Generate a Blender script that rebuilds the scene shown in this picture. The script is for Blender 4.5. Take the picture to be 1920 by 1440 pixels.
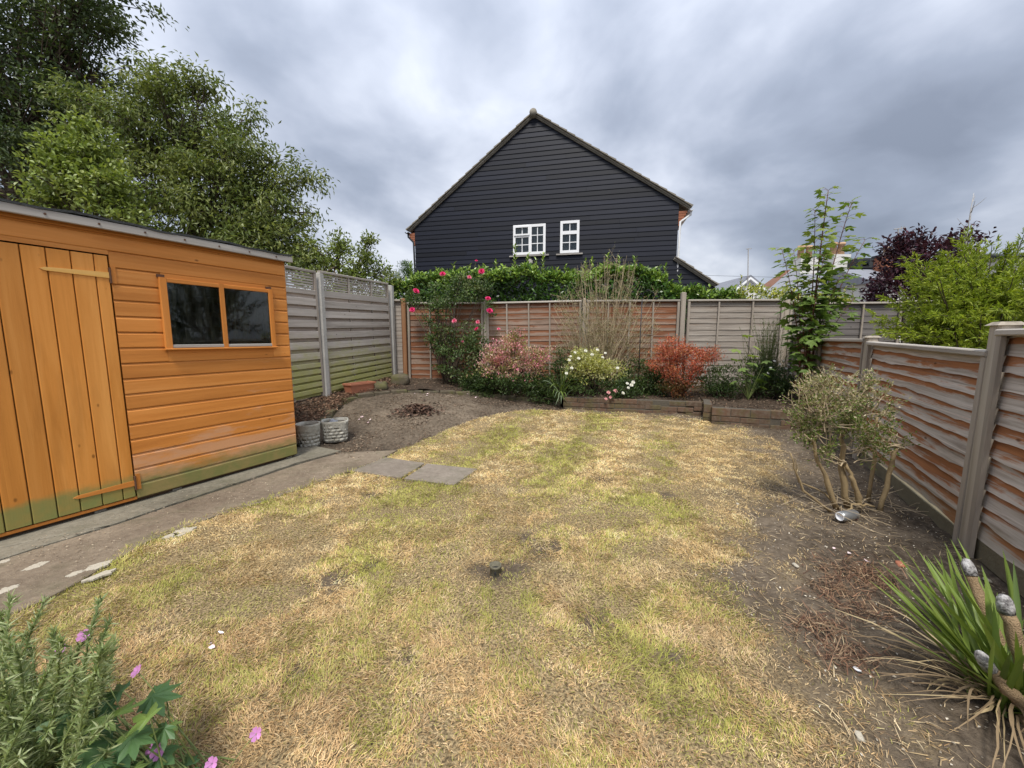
import bpy, math, random
import numpy as np
from mathutils import Vector

# ------------------------------------------------------------------ scene, camera, sky, sun, exposure
S = bpy.context.scene
for o in list(bpy.data.objects):
    bpy.data.objects.remove(o)
COL = S.collection
rng = np.random.default_rng(11)
random.seed(5)
R = math.radians

F_PX, HORIZON, CAM_H = 720.0, 634.0, 1.17          # focal length and horizon in photo pixels, lens height in metres
PITCH = math.atan((720 - HORIZON) / F_PX)
cam_d = bpy.data.cameras.new('camera')
cam = bpy.data.objects.new('camera', cam_d)
COL.objects.link(cam)
cam_d.sensor_width = 36.0
cam_d.lens = 36.0 * F_PX / 1920.0
cam_d.clip_start = 0.02
cam_d.clip_end = 3000
cam.location = (0, 0, CAM_H)
cam.rotation_euler = (math.pi / 2 - PITCH, 0, 0)
S.camera = cam

SUN_AZ, SUN_EL = R(188), R(60)                      # azimuth clockwise from +Y (high, behind the camera)
sd = bpy.data.lights.new('sun', 'SUN')
sd.energy = 1.5
sd.angle = R(14)
sd.color = (1.0, 0.95, 0.87)
sun = bpy.data.objects.new('sun', sd)
COL.objects.link(sun)
sdir = Vector((math.sin(SUN_AZ) * math.cos(SUN_EL), math.cos(SUN_AZ) * math.cos(SUN_EL), math.sin(SUN_EL)))
sun.rotation_euler = sdir.to_track_quat('Z', 'Y').to_euler()
sun.location = (0, 0, 20)

S.view_settings.view_transform = 'Standard'
S.view_settings.look = 'None'
S.view_settings.exposure = 1.45
S.view_settings.gamma = 1.0
S.view_settings.use_curve_mapping = False


def nodes_of(idb):
    idb.use_nodes = True
    nt = idb.node_tree
    nt.nodes.clear()
    return nt


class NT:
    """tiny node helper: n(type, attrs..., inputs by name or index)"""
    def __init__(s, nt):
        s.nt = nt

    def n(s, typ, ins=None, **attrs):
        nd = s.nt.nodes.new(typ)
        for k, v in attrs.items():
            setattr(nd, k, v)
        for k, v in (ins or {}).items():
            sock = nd.inputs[k]
            if isinstance(v, bpy.types.NodeSocket):
                s.nt.links.new(v, sock)
            elif isinstance(v, bpy.types.Node):
                s.nt.links.new(v.outputs[0], sock)
            else:
                sock.default_value = v
        return nd

    def math(s, op, a, b=0.0, c=None, clamp=False):
        d = {0: a, 1: b}
        if c is not None:
            d[2] = c
        return s.n('ShaderNodeMath', d, operation=op, use_clamp=clamp).outputs[0]

    def vmath(s, op, a, b=(0, 0, 0)):
        nd = s.n('ShaderNodeVectorMath', {0: a, 1: b}, operation=op)
        return nd.outputs['Value'] if op in ('DOT_PRODUCT', 'LENGTH') else nd.outputs[0]

    def mix(s, f, a, b, mode='MIX'):
        nd = s.n('ShaderNodeMix', data_type='RGBA', blend_type=mode)
        for k, v in ((0, f), (6, a), (7, b)):
            if isinstance(v, bpy.types.NodeSocket):
                s.nt.links.new(v, nd.inputs[k])
            else:
                nd.inputs[k].default_value = v if k == 0 or len(v) == 4 else (*v, 1)
        return nd.outputs[2]

    def ramp(s, f, stops, interp='LINEAR'):
        nd = s.n('ShaderNodeValToRGB', {0: f})
        cr = nd.color_ramp
        cr.interpolation = interp
        while len(cr.elements) < len(stops):
            cr.elements.new(0.5)
        for e, (p, c) in zip(cr.elements, stops):
            e.position = p
            e.color = (c, c, c, 1) if isinstance(c, (int, float)) else (*c, 1)
        return nd.outputs[0]

    def noise(s, vec, scale, detail=4, rough=0.55, dist=0.0):
        return s.n('ShaderNodeTexNoise', {'Vector': vec, 'Scale': scale, 'Detail': detail, 'Roughness': rough, 'Distortion': dist}).outputs[0]


W = bpy.data.worlds.new('World')
S.world = W
t = NT(nodes_of(W))
sky = t.n('ShaderNodeTexSky', sky_type='NISHITA')
sky.sun_disc = False
sky.sun_elevation = SUN_EL
sky.sun_rotation = SUN_AZ
tc = t.n('ShaderNodeTexCoord').outputs['Generated']
dirn = t.vmath('NORMALIZE', tc)
sep = t.n('ShaderNodeSeparateXYZ', {0: dirn})
zc = t.math('ADD', t.math('MAXIMUM', sep.outputs[2], 0.0), 0.38)
flat = t.n('ShaderNodeCombineXYZ', {0: t.math('DIVIDE', sep.outputs[0], zc), 1: t.math('DIVIDE', sep.outputs[1], zc), 2: 0.37}).outputs[0]
big = t.noise(flat, 1.5, 5, 0.5, 0.3)
fine = t.noise(t.vmath('ADD', flat, (7.3, 2.1, 0)), 4.0, 6, 0.52, 0.3)
cl = t.math('ADD', t.math('MULTIPLY', big, 0.72), t.math('MULTIPLY', fine, 0.28))


def cloud_mass(px, py, width, amount, acc):
    v = Vector(((px - 960) / F_PX, math.cos(PITCH) + (720 - py) / F_PX * math.sin(PITCH), -math.sin(PITCH) + (720 - py) / F_PX * math.cos(PITCH))).normalized()
    d = t.vmath('DOT_PRODUCT', dirn, tuple(v))
    g = t.n('ShaderNodeMapRange', {0: d, 1: math.cos(width), 2: 1.0, 3: 0.0, 4: amount}, interpolation_type='SMOOTHSTEP').outputs[0]
    return t.math('ADD', acc, g)


for a in ((1500, 335, 0.27, -0.16), (700, 120, 0.34, -0.12), (1250, 60, 0.24, -0.06), (330, 20, 0.25, -0.02),
          (860, 190, 0.16, 0.05), (1080, 60, 0.36, -0.13), (1880, 60, 0.36, -0.07), (620, 470, 0.25, -0.04), (1800, 190, 0.25, 0.0), (1850, 330, .2, -.02)):
    cl = cloud_mass(*a, cl)
hz = t.n('ShaderNodeMapRange', {0: sep.outputs[2], 1: 0.0, 2: 0.22, 3: 0.10, 4: 0.0}, interpolation_type='SMOOTHSTEP').outputs[0]
cl = t.math('ADD', cl, hz)
ccol = t.ramp(cl, [(0.24, (0.078, 0.089, 0.113)), (0.36, (0.110, 0.124, 0.154)), (0.44, (0.149, 0.163, 0.195)), (0.51, (0.192, 0.206, 0.238)), (0.60, (0.262, 0.273, 0.299))])
zen = t.n('ShaderNodeMapRange', {0: sep.outputs[2], 1: 0.0, 2: 1.0, 3: 0.86, 4: 2.4}).outputs[0]
below = t.n('ShaderNodeMapRange', {0: sep.outputs[2], 1: -0.06, 2: 0.0, 3: 0.25, 4: 1.0}).outputs[0]
b1 = t.n('ShaderNodeBackground', {0: sky.outputs[0], 1: 0.07})
b2 = t.n('ShaderNodeBackground', {0: ccol, 1: t.math('MULTIPLY', zen, below)})
mx = t.n('ShaderNodeMixShader', {0: 0.93, 1: b1.outputs[0], 2: b2.outputs[0]})
t.n('ShaderNodeOutputWorld', {0: mx.outputs[0]})

# ------------------------------------------------------------------ pixels to places
_c, _s = math.cos(PITCH), math.sin(PITCH)


def ray(px, py):
    u = (px - 960) / F_PX
    v = (720 - py) / F_PX
    return np.array((u, _c + v * _s, -_s + v * _c))


def at(px, py, Y):
    d = ray(px, py)
    return np.array((0, 0, CAM_H)) + d * (Y / d[1])


def sstep(a, b, x):
    tt = np.clip((np.asarray(x, float) - a) / (b - a), 0, 1)
    return tt * tt * (3 - 2 * tt)


def gz(x, y):
    """height of the garden ground: level near the camera, rising to the back left"""
    return 0.27 * sstep(3.9, 6.6, y) * sstep(1.2, -2.0, x) + 0.05 * sstep(4, 6, y)


def gpt(px, py):
    d = ray(px, py)
    z = 0.0
    for _ in range(40):
        tt = (z - CAM_H) / d[2]
        z = 0.5 * z + 0.5 * float(gz(d[0] * tt, d[1] * tt))
    return np.array((d[0] * tt, d[1] * tt, z))


def gplane(px, py, z):
    d = ray(px, py)
    tt = (z - CAM_H) / d[2]
    return np.array((d[0] * tt, d[1] * tt, z))


class Frame:
    """upright wall plane: local x along it (to the right seen from the camera side), -y towards the viewer, z up"""
    def __init__(s, o, d):
        s.o = np.array(o, float)
        d = np.array(d[:2], float)
        s.d = d / np.linalg.norm(d)
        s.yaw = math.atan2(s.d[1], s.d[0])
        s.n = np.array((-s.d[1], s.d[0]))

    def px(s, x, y, off=0.0):
        r = ray(x, y)
        o = s.o[:2] + s.n * off
        tt = (o @ s.n) / (r[:2] @ s.n)
        p = np.array((0, 0, CAM_H)) + r * tt
        return float((p[:2] - s.o[:2]) @ s.d), float(p[2] - s.o[2])


def hash2(ix, iy, seed):
    h = np.sin(ix * 127.1 + iy * 311.7 + seed * 74.7) * 43758.5453
    return h - np.floor(h)


def vnoise(x, y, seed=0):
    x = np.asarray(x, float); y = np.asarray(y, float)
    ix, iy = np.floor(x), np.floor(y)
    fx, fy = x - ix, y - iy
    fx = fx * fx * (3 - 2 * fx); fy = fy * fy * (3 - 2 * fy)
    a = hash2(ix, iy, seed); b = hash2(ix + 1, iy, seed); c = hash2(ix, iy + 1, seed); d = hash2(ix + 1, iy + 1, seed)
    return (a * (1 - fx) + b * fx) * (1 - fy) + (c * (1 - fx) + d * fx) * fy


def fbm(x, y, seed=0, octv=4):
    r = 0; a = 0.5; tot = 0
    for k in range(octv):
        r = r + a * vnoise(np.asarray(x) * 2 ** k, np.asarray(y) * 2 ** k, seed + k * 3.1); tot += a; a *= 0.5
    return r / tot


def in_poly(x, y, poly):
    poly = np.asarray(poly)
    ins = np.zeros(len(x), bool)
    n = len(poly); j = n - 1
    for i in range(n):
        xi, yi = poly[i][:2]; xj, yj = poly[j][:2]
        c = ((yi > y) != (yj > y)) & (x < (xj - xi) * (y - yi) / (yj - yi + 1e-12) + xi)
        ins ^= c; j = i
    return ins


def poly_dist(x, y, poly):
    """distance to the outline of a closed polygon"""
    poly = np.asarray(poly)[:, :2]
    d = np.full(len(x), 1e9)
    for a, b in zip(poly, np.roll(poly, -1, 0)):
        ab = b - a
        tt = np.clip(((x - a[0]) * ab[0] + (y - a[1]) * ab[1]) / (ab @ ab + 1e-12), 0, 1)
        d = np.minimum(d, np.hypot(x - a[0] - tt * ab[0], y - a[1] - tt * ab[1]))
    return d


# ------------------------------------------------------------------ objects
def link(o, parent=None):
    COL.objects.link(o)
    if parent is not None:
        o.parent = parent
    return o


def tag(o, label=None, cat=None, group=None, kind=None):
    if label: o['label'] = label
    if cat: o['category'] = cat
    if group: o['group'] = group
    if kind: o['kind'] = kind
    return o


def thing(name, loc, label, cat, yaw=0.0, group=None):
    o = bpy.data.objects.new(name, None)
    o.empty_display_size = 0.1
    o.location = tuple(float(v) for v in loc)
    o.rotation_euler = (0, 0, yaw)
    link(o)
    return tag(o, label, cat, group)


def np_mesh(name, V, Fc, mat, cols=None, smooth=False):
    V = np.ascontiguousarray(V, np.float32); Fc = np.ascontiguousarray(Fc, np.int32)
    me = bpy.data.meshes.new(name)
    k = Fc.shape[1]
    me.vertices.add(len(V)); me.vertices.foreach_set('co', V.ravel())
    me.loops.add(Fc.size); me.loops.foreach_set('vertex_index', Fc.ravel())
    me.polygons.add(len(Fc))
    me.polygons.foreach_set('loop_start', np.arange(0, Fc.size, k, dtype=np.int32))
    me.polygons.foreach_set('use_smooth', np.full(len(Fc), bool(smooth)))
    me.update(calc_edges=True)
    if cols is not None:
        at_ = me.color_attributes.new('Col', 'FLOAT_COLOR', 'POINT')
        c4 = np.ones((len(V), 4), np.float32); c4[:, :3] = cols
        at_.data.foreach_set('color', c4.ravel())
    me.materials.append(mat)
    return me


def np_obj(name, V, Fc, mat, parent=None, cols=None, smooth=False):
    return link(bpy.data.objects.new(name, np_mesh(name, V, Fc, mat, cols, smooth)), parent)


class MB:
    def __init__(s):
        s.v = []; s.f = []

    def add(s, vs, fs):
        b = len(s.v)
        s.v += [tuple(map(float, v)) for v in vs]
        s.f += [tuple(b + i for i in f) for f in fs]
        return s

    def box(s, x0, x1, y0, y1, z0, z1):
        return s.hexa([(x0, y0, z0), (x1, y0, z0), (x1, y1, z0), (x0, y1, z0), (x0, y0, z1), (x1, y0, z1), (x1, y1, z1), (x0, y1, z1)])

    def hexa(s, v):
        return s.add(v, [(0, 3, 2, 1), (4, 5, 6, 7), (0, 1, 5, 4), (1, 2, 6, 5), (2, 3, 7, 6), (3, 0, 4, 7)])

    def cbox(s, x0, x1, y0, y1, z0, z1, b=0.004):
        """box with its long x edges chamfered"""
        pr = [(y0 + b, z0), (y1 - b, z0), (y1, z0 + b), (y1, z1 - b), (y1 - b, z1), (y0 + b, z1), (y0, z1 - b), (y0, z0 + b)]
        return s.prism_x(pr, x0, x1)

    def prism_x(s, pr, x0, x1):
        n = len(pr)
        vs = [(x0, y, z) for y, z in pr] + [(x1, y, z) for y, z in pr]
        fs = [(i, (i + 1) % n, n + (i + 1) % n, n + i) for i in range(n)] + [tuple(range(n - 1, -1, -1)), tuple(range(n, 2 * n))]
        return s.add(vs, fs)

    def prism_z(s, pr, z0, z1):
        n = len(pr)
        vs = [(x, y, z0) for x, y in pr] + [(x, y, z1) for x, y in pr]
        fs = [(i, (i + 1) % n, n + (i + 1) % n, n + i) for i in range(n)] + [tuple(range(n - 1, -1, -1)), tuple(range(n, 2 * n))]
        return s.add(vs, fs)

    def prism_y(s, pr, y0, y1):
        n = len(pr)
        vs = [(x, y0, z) for x, z in pr] + [(x, y1, z) for x, z in pr]
        fs = [(i, (i + 1) % n, n + (i + 1) % n, n + i) for i in range(n)] + [tuple(range(n - 1, -1, -1)), tuple(range(n, 2 * n))]
        return s.add(vs, fs)

    def tube(s, pts, rad, n=6, cap=True):
        pts = np.asarray(pts, float)
        rad = np.broadcast_to(np.asarray(rad, float), (len(pts),))
        b = len(s.v)
        tan = np.gradient(pts, axis=0)
        tan /= np.linalg.norm(tan, axis=1)[:, None] + 1e-9
        ref = np.array((0.31, 0.17, 0.94)) if abs(tan[0][2]) < 0.9 else np.array((1.0, 0.1, 0))
        for i in range(len(pts)):
            u = np.cross(tan[i], ref); u /= np.linalg.norm(u) + 1e-9
            w = np.cross(tan[i], u)
            for k in range(n):
                a = 2 * math.pi * k / n
                s.v.append(tuple(pts[i] + rad[i] * (math.cos(a) * u + math.sin(a) * w)))
        for i in range(len(pts) - 1):
            for k in range(n):
                k2 = (k + 1) % n
                s.f.append((b + i * n + k, b + i * n + k2, b + (i + 1) * n + k2, b + (i + 1) * n + k))
        if cap:
            s.f.append(tuple(b + k for k in range(n - 1, -1, -1)))
            s.f.append(tuple(b + (len(pts) - 1) * n + k for k in range(n)))
        return s

    def lathe(s, prof, n=20, c=(0, 0, 0), close=True):
        b = len(s.v)
        for r, z in prof:
            for k in range(n):
                a = 2 * math.pi * k / n
                s.v.append((c[0] + r * math.cos(a), c[1] + r * math.sin(a), c[2] + z))
        for i in range(len(prof) - 1):
            for k in range(n):
                k2 = (k + 1) % n
                s.f.append((b + i * n + k, b + i * n + k2, b + (i + 1) * n + k2, b + (i + 1) * n + k))
        if close:
            s.f.append(tuple(b + k for k in range(n - 1, -1, -1)))
            s.f.append(tuple(b + (len(prof) - 1) * n + k for k in range(n)))
        return s

    def mesh(s, name, mat, smooth=False):
        me = bpy.data.meshes.new(name)
        me.from_pydata(s.v, [], s.f)
        if smooth:
            me.polygons.foreach_set('use_smooth', [True] * len(me.polygons))
        me.materials.append(mat)
        me.update()
        return me

    def build(s, name, mat, parent=None, smooth=False, loc=None):
        o = bpy.data.objects.new(name, s.mesh(name, mat, smooth))
        if loc is not None:
            o.location = tuple(float(v) for v in loc)
        return link(o, parent)


def put(name, me, parent=None, loc=(0, 0, 0), rot=(0, 0, 0), sc=(1, 1, 1)):
    o = bpy.data.objects.new(name, me)
    o.location = tuple(float(v) for v in loc); o.rotation_euler = tuple(float(v) for v in rot)
    o.scale = (sc, sc, sc) if isinstance(sc, (int, float)) else tuple(sc)
    return link(o, parent)


# ------------------------------------------------------------------ materials
def new_mat(name):
    m = bpy.data.materials.new(name)
    return m, NT(nodes_of(m))


def finish(t, col, rough=0.7, bump=None, bstr=0.3, bdist=0.01, spec=0.35, metal=0.0):
    p = t.n('ShaderNodeBsdfPrincipled')
    for k, v in (('Base Color', col), ('Roughness', rough), ('Metallic', metal), ('Specular IOR Level', spec)):
        if isinstance(v, bpy.types.NodeSocket): t.nt.links.new(v, p.inputs[k])
        elif k == 'Base Color': p.inputs[k].default_value = (*v, 1)
        else: p.inputs[k].default_value = v
    if bump is not None:
        b = t.n('ShaderNodeBump', {'Height': bump, 'Strength': bstr, 'Distance': bdist})
        t.nt.links.new(b.outputs[0], p.inputs['Normal'])
    t.n('ShaderNodeOutputMaterial', {0: p.outputs[0]})
    return p


def obj_coord(t):
    """object coordinates shifted by a random amount for each object"""
    tc = t.n('ShaderNodeTexCoord').outputs['Object']
    r = t.n('ShaderNodeObjectInfo').outputs['Random']
    off = t.n('ShaderNodeCombineXYZ', {0: t.math('MULTIPLY', r, 37.0), 1: t.math('MULTIPLY', r, 91.0), 2: t.math('MULTIPLY', r, 53.0)}).outputs[0]
    return tc, t.vmath('ADD', tc, off), r


def world_pos(t):
    return t.n('ShaderNodeNewGeometry').outputs['Position']


def plain(name, col, rough=0.7, var=0.25, scale=8, bstr=0.2, spec=0.35, metal=0.0):
    m, t = new_mat(name)
    tc, co, r = obj_coord(t)
    nz = t.noise(co, scale, 6, 0.6)
    c = t.mix(nz, tuple(v * (1 - var) for v in col), tuple(min(1, v * (1 + var)) for v in col))
    finish(t, c, rough, t.noise(co, scale * 6, 4), bstr, 0.01, spec, metal)
    return m


def wood(name, dark, mid, light, axis='X', rough=0.65, algae=None, streak=None, knots=True, spec=0.3, tone=0.22, fade=None, smudge=0.0):
    m, t = new_mat(name)
    tc, co, r = obj_coord(t)
    st = (1.3, 26, 26) if axis == 'X' else (26, 26, 1.3)
    g = t.noise(t.vmath('MULTIPLY', co, st), 1.0, 5, 0.6, 0.6)
    wide = t.noise(t.vmath('MULTIPLY', co, tuple(v * 0.22 for v in st)), 1.0, 3, 0.5)
    k = t.math('ADD', t.math('MULTIPLY', g, 0.5), t.math('MULTIPLY', wide, 0.5))
    c = t.ramp(k, [(0.30, dark), (0.50, mid), (0.70, light)])
    c = t.mix(1.0, c, t.n('ShaderNodeCombineColor', {0: (v := t.math('ADD', 1 - tone / 2, t.math('MULTIPLY', r, tone))), 1: v, 2: v}).outputs[0], 'MULTIPLY')
    if knots:
        ks = (5.0, 9, 9) if axis == 'X' else (9, 9, 5.0)
        kn = t.n('ShaderNodeTexVoronoi', {'Vector': t.vmath('MULTIPLY', co, ks), 'Scale': 0.9}).outputs[0]
        c = t.mix(t.ramp(kn, [(0.035, 0.8), (0.075, 0.0)]), c, tuple(v * 0.45 for v in dark))
    wp = world_pos(t)
    if smudge:    # darker, dirtier runs along the grain
        sm = t.noise(t.vmath('MULTIPLY', co, (0.9, 7, 7) if axis == 'X' else (7, 7, 1.1)), 1.0, 5, 0.62)
        c = t.mix(t.math('MULTIPLY', t.ramp(sm, [(0.52, 0.0), (0.72, 1.0)]), smudge), c, tuple(v * 0.62 for v in dark))
    if fade:      # worn pale patches with a shape of their own: (colour, z low, z high, amount)
        zz = t.n('ShaderNodeSeparateXYZ', {0: wp}).outputs[2]
        band = t.n('ShaderNodeMapRange', {0: zz, 1: fade[1], 2: fade[2], 3: 1.0, 4: 0.0}).outputs[0]
        pn = t.noise(t.vmath('MULTIPLY', wp, (2.2, 2.2, 9)), 1.0, 5, 0.62)
        c = t.mix(t.math('MULTIPLY', t.ramp(t.math('ADD', t.math('MULTIPLY', band, 0.35), pn), [(0.66, 0.0), (0.78, 1.0)]), fade[3]), c, fade[0])
    if algae:     # (colour, z low, z high, amount)
        zz = t.n('ShaderNodeSeparateXYZ', {0: wp}).outputs[2]
        an = t.noise(t.vmath('MULTIPLY', wp, (5, 5, 9)), 1.0, 7, 0.72)
        edge = t.math('ADD', zz, t.math('MULTIPLY', t.math('SUBTRACT', an, 0.5), (algae[2] - algae[1]) * 1.6))
        f = t.n('ShaderNodeMapRange', {0: edge, 1: algae[1], 2: algae[2], 3: algae[3], 4: 0.0}, interpolation_type='SMOOTHSTEP').outputs[0]
        f = t.math('MULTIPLY', f, t.math('ADD', 0.55, t.math('MULTIPLY', t.noise(t.vmath('MULTIPLY', co, (3, 3, 3)), 3.0, 5), 0.8)), clamp=True)
        c = t.mix(f, c, algae[0])
    fg = t.noise(t.vmath('MULTIPLY', co, tuple(v * (2.0 if v < 2 else 7.0) for v in st)), 1.0, 4, 0.6)
    finish(t, c, rough, fg, 0.5, 0.0012, spec)
    return m


def lap_wood(name, brown, brown2, grey, grey2, h, wear=0.5, soft=0.18):
    """stained lap fence slat: the stain survives near the top, the exposed lower edge has weathered to bare grey wood"""
    m, t = new_mat(name)
    tc, co, r = obj_coord(t)
    g = t.noise(t.vmath('MULTIPLY', co, (1.1, 40, 40)), 1.0, 6, 0.65, 0.8)
    wide = t.noise(t.vmath('MULTIPLY', co, (1.6, 9, 9)), 1.0, 5, 0.6, 0.4)
    zz = t.n('ShaderNodeSeparateXYZ', {0: tc}).outputs[2]
    zr = t.math('DIVIDE', zz, h)
    e = t.math('ADD', zr, t.math('ADD', t.math('MULTIPLY', t.math('SUBTRACT', wide, 0.5), 1.6), t.math('MULTIPLY', t.math('SUBTRACT', g, 0.5), 1.2)))
    e = t.math('ADD', e, t.math('MULTIPLY', t.math('SUBTRACT', r, 0.5), 0.35))
    f = t.n('ShaderNodeMapRange', {0: e, 1: wear - soft, 2: wear + soft, 3: 0.0, 4: 1.0}, interpolation_type='SMOOTHSTEP').outputs[0]
    cb = t.ramp(g, [(0.32, brown2), (0.62, brown)])
    cg = t.ramp(t.math('ADD', t.math('MULTIPLY', g, 0.7), t.math('MULTIPLY', wide, 0.3)), [(0.36, grey2), (0.62, grey)])
    c = t.mix(f, cg, cb)
    kn = t.n('ShaderNodeTexVoronoi', {'Vector': t.vmath('MULTIPLY', co, (3.2, 8, 8)), 'Scale': 0.9}).outputs[0]
    c = t.mix(t.ramp(kn, [(0.03, 0.8), (0.07, 0.0)]), c, tuple(v * 0.4 for v in brown2))
    wp = world_pos(t)
    wz = t.n('ShaderNodeSeparateXYZ', {0: wp}).outputs[2]
    low = t.n('ShaderNodeMapRange', {0: t.math('ADD', wz, t.math('MULTIPLY', wide, 0.3)), 1: 0.18, 2: 0.42, 3: 0.5, 4: 0.0}).outputs[0]
    c = t.mix(low, c, (0.20, 0.175, 0.09))
    fg = t.noise(t.vmath('MULTIPLY', co, (3.0, 220, 220)), 1.0, 4, 0.65)
    finish(t, c, 0.75, fg, 0.6, 0.0016, 0.25)
    return m


def leaf_mat(name, gloss=0.35, trans=0.3, rough=0.45):
    m, t = new_mat(name)
    a = t.n('ShaderNodeAttribute', attribute_name='Col').outputs[0]
    p = t.n('ShaderNodeBsdfPrincipled', {'Base Color': a, 'Roughness': rough, 'Specular IOR Level': gloss})
    tr = t.n('ShaderNodeBsdfTranslucent', {0: t.mix(1.0, a, (1.0, 1.0, 0.55), 'MULTIPLY')})
    mxs = t.n('ShaderNodeMixShader', {0: trans, 1: p.outputs[0], 2: tr.outputs[0]})
    t.n('ShaderNodeOutputMaterial', {0: mxs.outputs[0]})
    return m


def solid_leaf(name, c1, c2, gloss=0.35, trans=0.25, rough=0.45):
    """leaf material for single leaves that share a mesh: tone varies with the object"""
    m, t = new_mat(name)
    tc, co, r = obj_coord(t)
    c = t.mix(t.math('ADD', t.math('MULTIPLY', r, 0.75), t.math('MULTIPLY', t.noise(co, 9, 3), 0.25)), c1, c2)
    p = t.n('ShaderNodeBsdfPrincipled', {'Base Color': c, 'Roughness': rough, 'Specular IOR Level': gloss})
    tr = t.n('ShaderNodeBsdfTranslucent', {0: t.mix(1.0, c, (1.0, 1.0, 0.55), 'MULTIPLY')})
    mxs = t.n('ShaderNodeMixShader', {0: trans, 1: p.outputs[0], 2: tr.outputs[0]})
    t.n('ShaderNodeOutputMaterial', {0: mxs.outputs[0]})
    return m


M = {}
M['leaf'] = leaf_mat('leaf', 0.38, 0.38, 0.42)
M['glossy_leaf'] = leaf_mat('glossy_leaf', 0.55, 0.22, 0.32)
M['grass'] = leaf_mat('grass', 0.15, 0.25, 0.7)
M['petal'] = leaf_mat('petal', 0.2, 0.3, 0.6)
M['litter'] = leaf_mat('litter', 0.12, 0.0, 0.85)
M['bark'] = plain('bark', (0.085, 0.065, 0.048), 0.85, 0.45, 14, 0.6, 0.2)
M['pale_bark'] = plain('pale_bark', (0.30, 0.225, 0.125), 0.8, 0.35, 18, 0.5, 0.2)
M['twig'] = plain('twig', (0.42, 0.335, 0.22), 0.85, 0.35, 20, 0.3, 0.2)
M['red_stem'] = plain('red_stem', (0.13, 0.055, 0.035), 0.7, 0.3, 20, 0.2, 0.3)
M['green_stem'] = plain('green_stem', (0.15, 0.19, 0.06), 0.6, 0.3, 20, 0.2, 0.3)
M['shed_board'] = wood('shed_board', (0.40, 0.140, 0.024), (0.55, 0.210, 0.042), (0.66, 0.285, 0.075), 'X', 0.55,
                       algae=((0.19, 0.185, 0.06), 0.13, 0.27, 0.95), fade=((0.56, 0.33, 0.20), 0.15, 0.62, 0.6), tone=0.22, smudge=0.3)
M['shed_plank'] = wood('shed_plank', (0.40, 0.150, 0.022), (0.55, 0.220, 0.040), (0.66, 0.295, 0.070), 'Z', 0.55,
                       algae=((0.21, 0.215, 0.065), 0.18, 0.245, 0.95), tone=0.2, smudge=0.35)
M['shed_trim'] = wood('shed_trim', (0.36, 0.12, 0.02), (0.47, 0.17, 0.03), (0.55, 0.22, 0.05), 'X', 0.55, knots=False)
M['shed_trim_z'] = wood('shed_trim_z', (0.36, 0.12, 0.02), (0.47, 0.17, 0.03), (0.55, 0.22, 0.05), 'Z', 0.55, knots=False)
M['shed_inside'] = wood('shed_inside', (0.05, 0.032, 0.018), (0.08, 0.05, 0.03), (0.11, 0.07, 0.04), 'X', 0.8, knots=False)
M['pale_strap'] = wood('pale_strap', (0.46, 0.24, 0.05), (0.60, 0.33, 0.08), (0.66, 0.42, 0.15), 'X', 0.5, knots=False)
M['grey_board'] = wood('grey_board', (0.20, 0.185, 0.165), (0.34, 0.32, 0.295), (0.46, 0.44, 0.41), 'X', 0.8)
M['grey_post'] = wood('grey_post', (0.20, 0.17, 0.13), (0.35, 0.305, 0.245), (0.48, 0.43, 0.36), 'Z', 0.8)
M['brown_post'] = wood('brown_post', (0.13, 0.055, 0.022), (0.22, 0.10, 0.045), (0.29, 0.17, 0.09), 'Z', 0.75)
M['batten'] = wood('batten', (0.17, 0.14, 0.115), (0.29, 0.25, 0.205), (0.40, 0.35, 0.30), 'Z', 0.8, knots=False)
M['rail'] = wood('rail', (0.20, 0.175, 0.145), (0.36, 0.325, 0.28), (0.50, 0.46, 0.41), 'X', 0.8, knots=False)
ALG = ((0.33, 0.335, 0.085), 0.50, 1.25, 0.85)
M['slat'] = wood('slat', (0.24, 0.21, 0.18), (0.41, 0.37, 0.325), (0.55, 0.51, 0.46), 'X', 0.75, algae=ALG)
M['slat_back'] = wood('slat_back', (0.22, 0.18, 0.15), (0.37, 0.31, 0.265), (0.50, 0.435, 0.38), 'X', 0.8, algae=ALG)
M['lap_near'] = lap_wood('lap_near', (0.36, 0.15, 0.062), (0.19, 0.075, 0.032), (0.62, 0.56, 0.50), (0.27, 0.225, 0.185), 0.115, 0.40, 0.13)
M['lap_back'] = lap_wood('lap_back', (0.235, 0.098, 0.047), (0.13, 0.052, 0.026), (0.34, 0.25, 0.195), (0.17, 0.115, 0.082), 0.135, 0.36, 0.13)
M['lap_grey'] = lap_wood('lap_grey', (0.24, 0.17, 0.125), (0.14, 0.10, 0.075), (0.37, 0.33, 0.285), (0.19, 0.16, 0.135), 0.135, 0.85, 0.3)
M['lap_dark'] = lap_wood('lap_dark', (0.10, 0.085, 0.075), (0.06, 0.05, 0.045), (0.17, 0.155, 0.145), (0.10, 0.09, 0.085), 0.135, 0.8, 0.3)
M['concrete_post'] = plain('concrete_post', (0.40, 0.39, 0.36), 0.85, 0.22, 7, 0.35, 0.2)
M['concrete_grey'] = plain('concrete_grey', (0.25, 0.235, 0.20), 0.9, 0.35, 9, 0.5, 0.2)
M['felt'] = plain('felt', (0.045, 0.048, 0.05), 0.9, 0.4, 25, 0.6, 0.2)
M['metal_dark'] = plain('metal_dark', (0.02, 0.02, 0.022), 0.5, 0.3, 20, 0.1, 0.4)
M['old_metal'] = plain('old_metal', (0.13, 0.12, 0.085), 0.7, 0.5, 50, 0.3, 0.3)
M['rust'] = plain('rust', (0.10, 0.05, 0.03), 0.8, 0.5, 60, 0.4, 0.3)
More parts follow.
